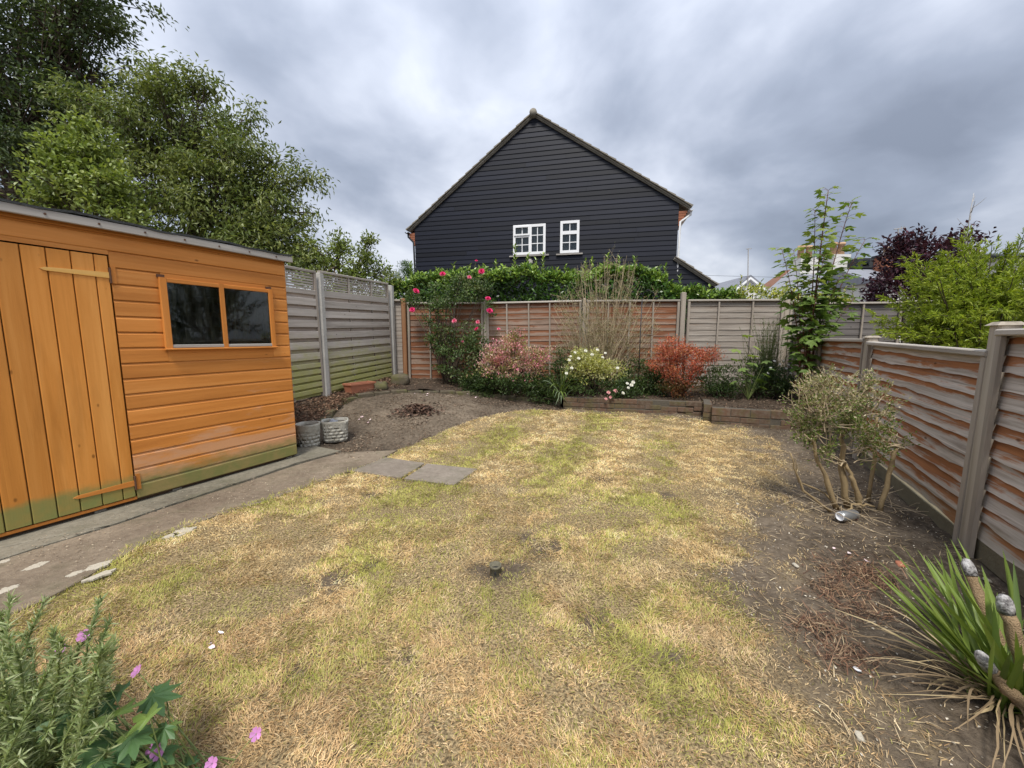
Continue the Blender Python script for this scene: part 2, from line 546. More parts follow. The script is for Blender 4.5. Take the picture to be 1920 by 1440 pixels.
M['black_board'] = wood('black_board', (0.0030, 0.0042, 0.0095), (0.0050, 0.0066, 0.0140), (0.008, 0.0100, 0.0200), 'X', 0.5, knots=False, spec=0.28, tone=0.8)
M['upvc'] = plain('upvc', (0.78, 0.79, 0.80), 0.4, 0.04, 5, 0.02, 0.4)
M['roof_tile'] = plain('roof_tile', (0.22, 0.20, 0.165), 0.9, 0.45, 6, 0.5, 0.2)
M['house_brick'] = plain('house_brick', (0.30, 0.12, 0.07), 0.9, 0.4, 12, 0.5, 0.2)
M['terracotta'] = plain('terracotta', (0.36, 0.145, 0.085), 0.8, 0.25, 10, 0.3, 0.25)
M['aluminium'] = plain('aluminium', (0.62, 0.62, 0.63), 0.35, 0.1, 20, 0.05, 0.5, 0.9)
M['slate'] = plain('slate', (0.20, 0.21, 0.24), 0.7, 0.25, 2.5, 0.3, 0.3)
M['render'] = plain('render', (0.62, 0.61, 0.58), 0.85, 0.08, 2, 0.1, 0.2)
M['chimney_pot'] = plain('chimney_pot', (0.50, 0.33, 0.20), 0.85, 0.2, 5, 0.3, 0.2)
M['brown_tile'] = plain('brown_tile', (0.16, 0.085, 0.06), 0.85, 0.3, 3, 0.4, 0.2)
M['curtain'] = plain('curtain', (0.52, 0.53, 0.55), 0.9, 0.12, 6, 0.1, 0.1)
M['mortar_white'] = plain('mortar_white', (0.42, 0.385, 0.31), 0.9, 0.15, 30, 0.5, 0.15)
def mat_cut():
    m, t = new_mat('cut_wood')
    tc, co, r = obj_coord(t)
    n1 = t.noise(co, 60, 5, 0.7)
    c = t.ramp(n1, [(0.36, (0.09, 0.085, 0.085)), (0.50, (0.30, 0.29, 0.285)), (0.62, (0.55, 0.54, 0.53))])
    finish(t, c, 0.85, n1, 0.9, 0.01, 0.15)
    return m


M['cut_wood'] = mat_cut()
M['stump_bark'] = plain('stump_bark', (0.33, 0.235, 0.14), 0.9, 0.55, 34, 1.0, 0.15)


def mat_glass(name, dirt):
    m, t = new_mat(name)
    wp = world_pos(t)
    nz = t.noise(t.vmath('MULTIPLY', wp, (30, 30, 4)), 1.0, 6, 0.7)
    fr = t.n('ShaderNodeFresnel', {0: 1.5}).outputs[0]
    gl = t.n('ShaderNodeBsdfGlossy', {0: (0.9, 0.95, 0.95, 1), 1: 0.03})
    tr = t.n('ShaderNodeBsdfTransparent', {0: (0.75, 0.78, 0.78, 1)})
    df = t.n('ShaderNodeBsdfDiffuse', {0: (0.075, 0.08, 0.06, 1)})
    a = t.n('ShaderNodeMixShader', {0: fr, 1: tr.outputs[0], 2: gl.outputs[0]})
    b = t.n('ShaderNodeMixShader', {0: t.math('MULTIPLY', t.ramp(nz, [(0.45, 0.0), (0.80, 1.0)]), dirt), 1: a.outputs[0], 2: df.outputs[0]})
    t.n('ShaderNodeOutputMaterial', {0: b.outputs[0]})
    return m


M['shed_glass'] = mat_glass('shed_glass', 0.35)
M['house_glass'] = mat_glass('house_glass', 0.05)


def mat_brick(name, c1, c2, c3, moss):
    m, t = new_mat(name)
    tc, co, r = obj_coord(t)
    nz = t.noise(co, 22, 6, 0.65)
    c = t.mix(r, c1, c2)
    c = t.mix(t.ramp(nz, [(0.45, 0.0), (0.7, 0.8)]), c, c3)
    g = t.noise(world_pos(t), 5, 5, 0.6)
    c = t.mix(t.math('MULTIPLY', t.ramp(g, [(0.48, 0.0), (0.62, 1.0)]), moss), c, (0.10, 0.10, 0.035))
    finish(t, c, 0.9, nz, 0.6, 0.006, 0.15)
    return m


M['brick'] = mat_brick('brick', (0.135, 0.082, 0.055), (0.095, 0.065, 0.045), (0.16, 0.13, 0.10), 0.45)
M['edging'] = mat_brick('edging', (0.105, 0.085, 0.058), (0.07, 0.06, 0.042), (0.145, 0.125, 0.095), 0.7)
M['mortar'] = plain('mortar', (0.10, 0.088, 0.07), 0.95, 0.3, 30, 0.5, 0.1)


def mat_pot(name):
    """cast stone pot: brick-like blocks cut by grooves are real geometry; this is colour and grain"""
    m, t = new_mat(name)
    tc, co, r = obj_coord(t)
    nz = t.noise(co, 14, 6, 0.6)
    c = t.ramp(nz, [(0.3, (0.22, 0.205, 0.165)), (0.5, (0.37, 0.355, 0.305)), (0.7, (0.46, 0.45, 0.40))])
    finish(t, c, 0.92, t.noise(co, 70, 4), 0.6, 0.006, 0.15)
    return m


M['cast_stone'] = mat_pot('cast_stone')


def mat_ground():
    m, t = new_mat('ground')
    wp = world_pos(t)
    la = t.n('ShaderNodeAttribute', attribute_name='Col')
    sepc = t.n('ShaderNodeSeparateColor', {0: la.outputs[0]})
    n1 = t.noise(wp, 2.4, 6, 0.6)
    n2 = t.noise(wp, 26, 6, 0.65)
    n3 = t.noise(wp, 110, 4, 0.6)
    soil = t.ramp(t.math('ADD', t.math('MULTIPLY', n1, 0.45), t.math('MULTIPLY', n2, 0.55)),
                  [(0.36, (0.038, 0.029, 0.021)), (0.50, (0.090, 0.070, 0.051)), (0.64, (0.170, 0.136, 0.10))])
    vor = t.n('ShaderNodeTexVoronoi', {'Vector': wp, 'Scale': 75.0}).outputs
    chip = t.math('MULTIPLY', t.ramp(vor[0], [(0.14, 1.0), (0.24, 0.0)]), t.ramp(t.n('ShaderNodeSeparateColor', {0: vor[1]}).outputs[0], [(0.80, 0.0), (0.88, 1.0)]))
    soil = t.mix(t.math('MULTIPLY', chip, 0.7), soil, (0.36, 0.31, 0.24))
    thatch = t.ramp(n3, [(0.38, (0.085, 0.062, 0.034)), (0.62, (0.36, 0.275, 0.15))])
    dust = t.ramp(t.math('ADD', t.math('MULTIPLY', n1, 0.4), t.math('MULTIPLY', n2, 0.6)), [(0.35, (0.10, 0.078, 0.056)), (0.65, (0.215, 0.172, 0.125))])
    c = t.mix(sepc.outputs[0], soil, thatch)
    c = t.mix(sepc.outputs[1], c, dust)
    h = t.math('ADD', t.math('MULTIPLY', n2, 0.7), t.math('MULTIPLY', n3, 0.35))
    h = t.math('ADD', h, t.math('MULTIPLY', chip, 0.12))
    finish(t, c, 0.95, h, 0.9, 0.02, 0.12)
    return m


M['ground'] = mat_ground()


def mat_bed():
    m, t = new_mat('bed_soil')
    wp = world_pos(t)
    n2 = t.noise(wp, 30, 6, 0.7)
    n1 = t.noise(wp, 4, 4)
    c = t.ramp(t.math('ADD', t.math('MULTIPLY', n1, 0.4), t.math('MULTIPLY', n2, 0.6)), [(0.34, (0.030, 0.022, 0.016)), (0.52, (0.075, 0.055, 0.04)), (0.68, (0.14, 0.11, 0.08))])
    finish(t, c, 0.95, n2, 1.0, 0.03, 0.1)
    return m


M['bed_soil'] = mat_bed()


def mat_path(name, dark, mid, light, agg):
    m, t = new_mat(name)
    tc, co, r = obj_coord(t)
    wp = world_pos(t)
    n1 = t.noise(wp, 1.6, 6, 0.62)
    n2 = t.noise(wp, 30, 6, 0.7)
    c = t.ramp(t.math('ADD', t.math('MULTIPLY', n1, 0.6), t.math('MULTIPLY', n2, 0.4)), [(0.34, dark), (0.5, mid), (0.66, light)])
    vor = t.n('ShaderNodeTexVoronoi', {'Vector': wp, 'Scale': 85.0}).outputs
    pick = t.n('ShaderNodeSeparateColor', {0: vor[1]}).outputs[0]
    chip = t.math('MULTIPLY', t.ramp(vor[0], [(0.20, 1.0), (0.32, 0.0)]), t.ramp(pick, [(0.62, 0.0), (0.75, 1.0)]))
    patch = t.ramp(t.noise(wp, 2.7, 4), [(0.36, 0.25), (0.58, 1.0)])
    c = t.mix(t.math('MULTIPLY', t.math('MULTIPLY', chip, patch), agg), c, (0.36, 0.29, 0.20))
    gm = t.noise(t.vmath('ADD', wp, (3, 9, 0)), 3.2, 5, 0.65)
    c = t.mix(t.math('MULTIPLY', t.ramp(gm, [(0.5, 0.0), (0.66, 1.0)]), 0.35), c, (0.075, 0.08, 0.04))
    finish(t, c, 0.92, t.math('ADD', n2, t.math('MULTIPLY', chip, 0.4)), 0.8, 0.01, 0.15)
    return m


M['path_grey'] = mat_path('path_grey', (0.085, 0.076, 0.058), (0.165, 0.15, 0.115), (0.25, 0.225, 0.175), 0.45)
M['path_brown'] = mat_path('path_brown', (0.105, 0.080, 0.058), (0.185, 0.148, 0.108), (0.28, 0.23, 0.168), 0.9)
M['slab'] = mat_path('slab', (0.145, 0.12, 0.095), (0.215, 0.183, 0.148), (0.29, 0.25, 0.205), 0.3)

# ------------------------------------------------------------------ the main lines of the garden
shed_far = gplane(555, 851, 0.055)
shed_near = gplane(0, 1005, 0.055)
SH = Frame((shed_far[0], shed_far[1], 0.055), shed_far - shed_near)

LP1 = at(611, 742, 5.66); LP2 = at(738, 708, 7.49)        # concrete posts of the left fence (foot)
BL = np.array((-2.16, 7.58)); BR = np.array((5.06, 6.92))  # back fence, left and right end
RD = np.array((0.845, 1.625)); RD = RD / np.linalg.norm(RD)
RP0 = gpt(1822, 1037)[:2]
RPOST = [RP0 + RD * (1.86 * i) for i in range(-1, 4)]      # posts of the right fence, from beside the camera to the far corner

LAWN_PX = [(-260, 1290), (0, 1163), (110, 1113), (200, 1058), (290, 1006), (400, 968), (500, 936), (600, 902), (655, 886),
           (720, 862), (742, 848), (790, 825), (860, 796), (930, 776), (1000, 769), (1060, 770), (1200, 776), (1325, 793), (1385, 808),
           (1425, 835), (1452, 868), (1440, 905), (1405, 945), (1392, 1000), (1372, 1060), (1385, 1120), (1425, 1180),
           (1475, 1240), (1525, 1320), (1570, 1440), (1640, 1640)]
LAWN = [gpt(*p)[:2] for p in LAWN_PX]
LAWN = [np.array((-2.2, 0.15))] + LAWN + [np.array((LAWN[-1][0], 0.15))]
SLABS_PX = [[(660, 885), (722, 860), (796, 871), (751, 899)], [(801, 872), (895, 882), (851, 912), (758, 900)]]
SLABS = [[gpt(*p) for p in q] for q in SLABS_PX]
BARE = [(620, 1090, .10), (1010, 1030, .07), (1040, 1025, .05), (930, 1080, .07), (900, 1065, .05), (985, 1010, .06), (965, 1065, .08), (1110, 1170, .06), (690, 930, .05), (1130, 900, .05), (700, 1060, .04), (1250, 930, .06), (760, 1240, .03), (1260, 1230, .04), (560, 1260, .03)]
PATH_EDGE = [gpt(*p)[:2] for p in LAWN_PX[1:10]]


# ------------------------------------------------------------------ ground
def axis_pts(a, b, step, far):
    core = np.arange(a, b + step / 2, step)
    g = [far * (0.5 ** k) for k in range(7)]
    lo = a - np.array(g); hi = b + np.array(g)[::-1]
    return np.concatenate([lo, core, hi])


def soil_relief(x, y):
    return (fbm(x * 3, y * 3, 3, 3) - 0.5) * 0.05 + (fbm(x * 11, y * 11, 9, 4) - 0.5) * 0.05


def lawn_mask(x, y):
    ins = in_poly(x, y, LAWN)
    d = poly_dist(x, y, LAWN)
    d = np.where(ins, d, -d)
    wob = (fbm(x * 5, y * 5, 21, 4) - 0.5)
    side = sstep(0.55, 1.1, x)              # ragged on the right where the lawn dies back into the bare soil
    edge = d + wob * (0.05 + 0.85 * side)
    return np.clip(0.5 + edge / (0.03 + 0.42 * side), 0, 1)


def build_ground():
    xs = axis_pts(-4.2, 5.6, 0.04, 700); ys = axis_pts(0.2, 8.6, 0.04, 700)
    X, Y = np.meshgrid(xs, ys)
    x = X.ravel(); y = Y.ravel()
    near = sstep(7, 5.2, np.abs(x - 0.7)) * sstep(9.6, 8.4, y) * sstep(-1.0, 0.2, y)
    lm = lawn_mask(x, y)
    rel = soil_relief(x, y) * (1 - 0.65 * lm)
    # keep the soil below the concrete path and slabs
    onpath = path_side(x, y)
    rel = np.where(onpath, rel * 0.3 - 0.03, rel)
    for q in SLABS:
        rel = np.where(in_poly(x, y, [p[:2] for p in q]), -0.03, rel)
    z = (gz(x, y) + rel) * near
    c = np.zeros((len(x), 3)); c[:, 0] = lm
    for px, py, r_ in BARE:
        g = gpt(px, py); c[:, 0] *= 1 - .9 * np.clip(1.4 - np.hypot(x - g[0], y - g[1]) / (r_ + .02), 0, 1)
    pb = gpt(800, 775)
    c[:, 1] = np.clip(1.15 - np.hypot((x - pb[0]) / 1.3, (y - pb[1]) / 1.2), 0, 1) * 0.85 * (1 - lm)
    c[:, 1] = np.maximum(c[:, 1], np.clip(1 - poly_dist(x, y, LAWN) / 0.5, 0, 1) * (1 - lm) * 0.6 * (x > 1))
    nx, ny = len(xs), len(ys)
    i = np.arange(nx * ny).reshape(ny, nx)
    Fc = np.stack([i[:-1, :-1], i[:-1, 1:], i[1:, 1:], i[1:, :-1]], -1).reshape(-1, 4)
    o = np_obj('ground', np.stack([x, y, z], 1), Fc, M['ground'], cols=c, smooth=True)
    tag(o, kind='structure')


def path_side(x, y):
    """points between the shed and the lawn edge, where concrete lies"""
    poly = [np.array((-3.6, 0.2)), np.array((-2.2, 0.2))] + PATH_EDGE + [gpt(700, 838)[:2], gpt(640, 838)[:2], SH.o[:2] + SH.d * 0.15 + SH.n * 0.3, SH.o[:2] + SH.n * 0.3, SH.o[:2] - SH.d * 3 + SH.n * 0.3]
    return in_poly(x, y, poly)


build_ground()


# ------------------------------------------------------------------ concrete path
def rough_line(a, b, n, amp, seed):
    a = np.array(a[:2], float); b = np.array(b[:2], float)
    tt = np.linspace(0, 1, n)
    p = a[None] + (b - a)[None] * tt[:, None]
    nn = np.array((-(b - a)[1], (b - a)[0])); nn /= np.linalg.norm(nn) + 1e-9
    w = (fbm(tt * 6 + seed, tt * 0 + seed * 1.7, seed, 4) - 0.5) * 2 * amp * np.sin(math.pi * tt) ** 0.3
    return p + nn[None] * w[:, None]


def inset(poly, d):
    poly = np.asarray(poly)
    c = poly.mean(0)
    prev = np.roll(poly, 1, 0); nxt = np.roll(poly, -1, 0)
    tn = nxt - prev; tn /= np.linalg.norm(tn, axis=1)[:, None] + 1e-9
    nn = np.stack([-tn[:, 1], tn[:, 0]], 1)
    area = 0.5 * np.sum(poly[:, 0] * nxt[:, 1] - nxt[:, 0] * poly[:, 1])
    return poly + nn * (d if area > 0 else -d)


def slab_piece(name, outline, top, thick, mat, parent, bev=0.008):
    o2 = inset(outline, bev)
    n = len(outline)
    zt = gz(outline[:, 0], outline[:, 1]) + top
    z2 = gz(o2[:, 0], o2[:, 1]) + top
    V = np.concatenate([np.c_[outline, zt - thick], np.c_[outline, zt - bev * 0.7], np.c_[o2, z2]])
    area = np.sum(outline[:, 0] * np.roll(outline[:, 1], -1) - np.roll(outline[:, 0], -1) * outline[:, 1])
    fs = []
    for k in range(n):
        k2 = (k + 1) % n
        for b in (0, n):
            f = (b + k, b + k2, b + n + k2, b + n + k)
            fs.append(f if area > 0 else f[::-1])
    cap = tuple(range(2 * n, 3 * n))
    fs.append(cap if area > 0 else cap[::-1])
    m = MB(); m.v = [tuple(v) for v in V]; m.f = fs
    return m.build(name, mat, parent)


def build_path():
    root = thing('concrete_path', (0, 0, 0), None, None)
    tag(root, kind='structure')
    # long joint between the grey strip by the shed and the brown strip by the lawn
    J = [gpt(*p)[:2] for p in [(-330, 1165), (0, 1055), (120, 1017), (225, 985), (305, 957), (400, 925), (475, 901), (560, 872), (640, 850)]]
    E = [gpt(*p)[:2] for p in [(-330, 1330), (0, 1166), (110, 1118), (200, 1064), (290, 1012), (400, 972), (500, 940), (600, 905), (700, 868), (745, 846)]]
    off = lambda s: SH.o[:2] - SH.d * s + SH.n * 0.30
    def along(pl, a, b, seed, amp=0.012):
        """part of a polyline between fractions a and b, roughened"""
        pl = np.asarray(pl); seg = np.r_[0, np.cumsum(np.linalg.norm(np.diff(pl, axis=0), axis=1))]; seg /= seg[-1]
        tt = np.linspace(a, b, 12)
        p = np.stack([np.interp(tt, seg, pl[:, 0]), np.interp(tt, seg, pl[:, 1])], 1)
        w = (fbm(tt * 40 + seed, tt * 0 + 3, seed, 3) - 0.5) * 2 * amp
        d = pl[-1] - pl[0]; nn = np.array((-d[1], d[0])) / np.linalg.norm(d)
        return p + nn * w[:, None]
    shed_line = [off(4.2), off(-0.32)]
    cuts = [(0.0, 0.335), (0.337, 0.62), (0.622, 1.0)]
    for k, (a, b) in enumerate(cuts):
        up = along(shed_line, a, b, 3); dn = along([p + SH.n * 0.006 for p in J], a, b, 5)
        slab_piece('slab', np.concatenate([up, dn[::-1]]), 0.022 + 0.004 * k, 0.10, M['path_grey'], root)
    cuts = [(0.0, 0.42), (0.424, 1.0)]
    for k, (a, b) in enumerate(cuts):
        up = along([p - SH.n * 0.006 for p in J], a, b - (0.0 if k else .0), 7); dn = along(E, a, b + (0.04 if k == 0 else 0) - (0.0), 9)
        if k == 1: dn = along(E, a + 0.042, b, 9)
        slab_piece('slab', np.concatenate([up, dn[::-1]]), 0.016 - 0.003 * k, 0.10, M['path_brown'], root)
    # splashes of pale mortar stuck to the concrete
    for px, py, a, b, s in ((343, 1001, 0.05, 0.045, 1), (322, 1008, 0.035, 0.03, 9), (70, 1066, 0.035, 0.03, 2), (183, 1066, 0.04, 0.032, 3), (140, 1082, 0.03, 0.02, 4), (190, 1083, 0.05, 0.022, 5), (12, 1112, 0.03, 0.025, 6), (8, 1058, 0.02, 0.018, 7)):
        c = gpt(px, py)
        th = np.linspace(0, 2 * math.pi, 46, endpoint=False)
        rr = 0.25 + 1.1 * fbm(np.cos(th) * 2.0 + s * 7, np.sin(th) * 2.0, s, 3) + .5 * fbm(np.cos(th) * 9 + s * 3, np.sin(th) * 9, s + 1, 2)
        pts = c[:2] + (np.cos(th) * rr * a)[:, None] * SH.d + (np.sin(th) * rr * b)[:, None] * SH.n
        slab_piece('mortar_patch', pts, 0.0150 if px > 265 else 0.0178, 0.01, M['mortar_white'], root, 0.0012)


build_path()

for k, q in enumerate(SLABS):
    c = sum(q) / 4
    o = thing('paving_slab', c, ['square grey concrete slab in the lawn nearer the shed path', 'square grey concrete slab in the lawn farther from the shed path'][k], 'paving slab', group='stepping slabs set in the lawn')
    out = []
    for a, b in zip(q, q[1:] + q[:1]):
        out.append(rough_line(a, b, 8, 0.006, 4 + k)[:-1])
    sl = slab_piece('slab_body', np.concatenate(out), 0.018, 0.06, M['slab'], None)
    for v in sl.data.vertices: v.co = v.co - Vector(c)
    sl.parent = o


# ------------------------------------------------------------------ foliage helpers
def nrm(a):
    return a / (np.linalg.norm(a, axis=-1, keepdims=True) + 1e-9)


T_FOLD = (np.array([(0, 0, 0), (-.5, .42, .10), (0, 1, -.06), (.5, .42, .10)]), np.array([(0, 3, 2), (0, 2, 1)]))
T_LEAF = (np.array([(0, 0, 0), (-.42, .28, .08), (-.44, .6, .06), (0, 1, -.12), (.44, .6, .06), (.42, .28, .08), (0, .5, -.02)]),
          np.array([(0, 6, 1), (1, 6, 2), (2, 6, 3), (3, 6, 4), (4, 6, 5), (5, 6, 0)]))
T_PETAL = (np.array([(0, 0, 0), (-.28, .3, .03), (-.5, .7, .06), (-.3, .97, .02), (0, .92, -.02), (.3, .97, .02), (.5, .7, .06), (.28, .3, .03), (0, .55, -.05)]),
           np.array([(8, i, i + 1) for i in range(0, 7)] + [(8, 7, 0)]))
T_STRIP = (np.array([(-.5, 0, 0), (.5, 0, 0), (.36, .6, .05), (-.36, .6, .05), (0, 1, -.03)]), np.array([(0, 1, 2), (0, 2, 3), (3, 2, 4)]))


def leaf_arrays(P, A, Nv, L, Wd, tmpl):
    """every leaf is the template at P with axis A and face normal Nv"""
    tv, tf = tmpl
    A = nrm(A); side = nrm(np.cross(A, Nv)); Nn = np.cross(side, A)
    L = np.broadcast_to(L, (len(P),)); Wd = np.broadcast_to(Wd, (len(P),))
    V = (P[:, None] + tv[None, :, 0, None] * (side * Wd[:, None])[:, None] + tv[None, :, 1, None] * (A * L[:, None])[:, None]
         + tv[None, :, 2, None] * (Nn * L[:, None])[:, None])
    Fc = tf[None] + (np.arange(len(P)) * len(tv))[:, None, None]
    return V.reshape(-1, 3), Fc.reshape(-1, 3)


def leaf_obj(name, P, A, Nv, L, Wd, C, tmpl, mat, parent, stuff=True):
    if parent is not None:
        P = P - np.array(parent.location)[None]
    V, Fc = leaf_arrays(P, A, Nv, L, Wd, tmpl)
    o = np_obj(name, V, Fc, mat, parent, np.repeat(C, len(tmpl[0]), 0))
    if stuff: tag(o, kind='stuff')
    return o


def palette(cols, n, ncl, cid, jit=0.18, spread=0.5):
    """a colour for each leaf: drawn from a palette clump by clump, with jitter leaf by leaf"""
    cols = np.array(cols)
    base = cols[rng.integers(0, len(cols), ncl)][cid]
    own = cols[rng.integers(0, len(cols), n)]
    c = base * (1 - spread) + own * spread
    return np.clip(c * (1 + jit * rng.normal(size=(n, 1))), 0.004, 1)


def blob(px, py, Y, rx, ry=None, rd=None):
    """an ellipsoid of foliage centred on a pixel at distance Y; radii in photo pixels"""
    ry = rx if ry is None else ry
    k = Y / F_PX
    return (at(px, py, Y), np.array((rx * k, (rd if rd else rx * 0.85) * k, ry * k)))


def clumps(blobs, ncl, lo=0.35):
    wts = np.array([b[1][0] * b[1][2] for b in blobs]); wts /= wts.sum()
    bi = rng.choice(len(blobs), ncl, p=wts)
    d = nrm(rng.normal(size=(ncl, 3)))
    r = lo + (1 - lo) * rng.random(ncl) ** 0.6
    C = np.array([b[0] for b in blobs])[bi]; Rr = np.array([b[1] for b in blobs])[bi]
    return C + d * Rr * r[:, None], nrm(d / Rr), r


def clump_leaves(cc, cn, nper, cr, up=0.3, out=0.6, rnd=0.7, flat=0.6):
    n = len(cc) * nper
    cid = np.repeat(np.arange(len(cc)), nper)
    P = cc[cid] + rng.normal(size=(n, 3)) * np.array((cr, cr, cr * flat))
    A = nrm(out * cn[cid] + np.array((0, 0, up)) + rnd * rng.normal(size=(n, 3)) * 0.7)
    Nv = nrm(np.array((0, 0, 0.9)) + 0.5 * cn[cid] + 0.6 * rng.normal(size=(n, 3)))
    return P, A, Nv, cid


def bend(a, b, sag, n=5, wob=0.0):
    a = np.asarray(a, float); b = np.asarray(b, float)
    tt = np.linspace(0, 1, n)[:, None]
    m = (a + b) / 2 + np.array(sag)
    p = (1 - tt) ** 2 * a + 2 * tt * (1 - tt) * m + tt ** 2 * b
    if wob: p[1:-1] += rng.normal(size=(n - 2, 3)) * wob
    return p


def limbs(root, base, trunk_top, r0, targets, blobs, mat, loc, trunk_name='trunk', nsub=40, thin=0.006):
    """trunk, one limb to each foliage mass, finer branches on towards the clumps"""
    mb = MB()
    base = np.array(base, float); tt = np.array(trunk_top, float)
    mb.tube(bend(base, tt, rng.normal(size=3) * 0.06 * np.linalg.norm(tt - base), 6) - loc, np.linspace(r0, r0 * 0.62, 6), 8)
    mb.build(trunk_name, mat, root, True)
    mb = MB()
    for b in blobs:
        c = b[0]
        st = base + (tt - base) * rng.uniform(0.6, 1.0)
        pth = bend(st, c, (0, 0, 0.12 * np.linalg.norm(c - st)), 6, 0.03)
        mb.tube(pth - loc, np.linspace(r0 * 0.45, r0 * 0.14, 6), 6)
        near = [q for q in targets if np.linalg.norm((q - c) / b[1]) < 1.05]
        for q in near[:nsub]:
            s0 = pth[rng.integers(2, 6)]
            mb.tube(bend(s0, q, rng.normal(size=3) * 0.08, 4, 0.02) - loc, np.linspace(r0 * 0.12, thin, 4), 4, False)
    mb.build('branches', mat, root, True)


def tree(name, label, cat, base, top, r0, blobs, ncl, nper, cr, L, Wd, cols, tmpl=T_FOLD, mat='leaf', bark='bark', up=0.1, out=0.5, lo=0.3, jit=0.2, droop=0.0, group=None, nsub=40):
    root = thing(name, base, label, cat, group=group)
    loc = np.array(base, float)
    cc, cn, r = clumps(blobs, ncl, lo)
    limbs(root, base, top, r0, cc, blobs, M[bark], loc, nsub=nsub)
    P, A, Nv, cid = clump_leaves(cc, cn, nper, cr, up, out)
    n = len(P)
    A[:, 2] -= droop; A = nrm(A)
    leaf_obj('crown', P, A, Nv, L * rng.uniform(0.7, 1.2, n), Wd * rng.uniform(0.75, 1.2, n), palette(cols, n, ncl, cid, jit), tmpl, M[mat], root)
    return root


def shrub(name, label, cat, base, blobs, ncl, nper, cr, L, Wd, cols, tmpl=T_FOLD, mat='leaf', bark='bark', up=0.4, out=0.6, lo=0.3, jit=0.2, stems=24, sr=0.008, tips=None, tip_z=None, group=None, flat=0.7):
    root = thing(name, base, label, cat, group=group)
    loc = np.array(base, float)
    cc, cn, r = clumps(blobs, ncl, lo)
    mb = MB()
    for q in cc[:stems]:
        a = loc + np.array((*(rng.normal(size=2) * 0.03), 0.0))
        mb.tube(bend(a, q, (0, 0, 0.1 * np.linalg.norm(q - a)), 5, 0.012) - loc, np.linspace(sr, sr * 0.35, 5), 5, False)
    mb.build('stems', M[bark], root, True)
    P, A, Nv, cid = clump_leaves(cc, cn, nper, cr, up, out, flat=flat)
    n = len(P)
    C = palette(cols, n, ncl, cid, jit)
    if tips is not None:           # young growth of another colour on the outer, upper shoots
        zmid, zs = tip_z
        pr = sstep(zmid - zs, zmid + zs, P[:, 2] + 0.10 * (r[cid] - 0.6)) * 0.9
        pick = (rng.random(len(cc)) * 0.7 + 0.3 * 0.5)[cid] * 0.7 + rng.random(n) * 0.3 < pr
        C[pick] = palette(tips, int(pick.sum()), ncl, cid[pick], jit)
    leaf_obj('foliage', P, A, Nv, L * rng.uniform(0.7, 1.2, n), Wd * rng.uniform(0.75, 1.2, n), C, tmpl, M[mat], root)
    return root

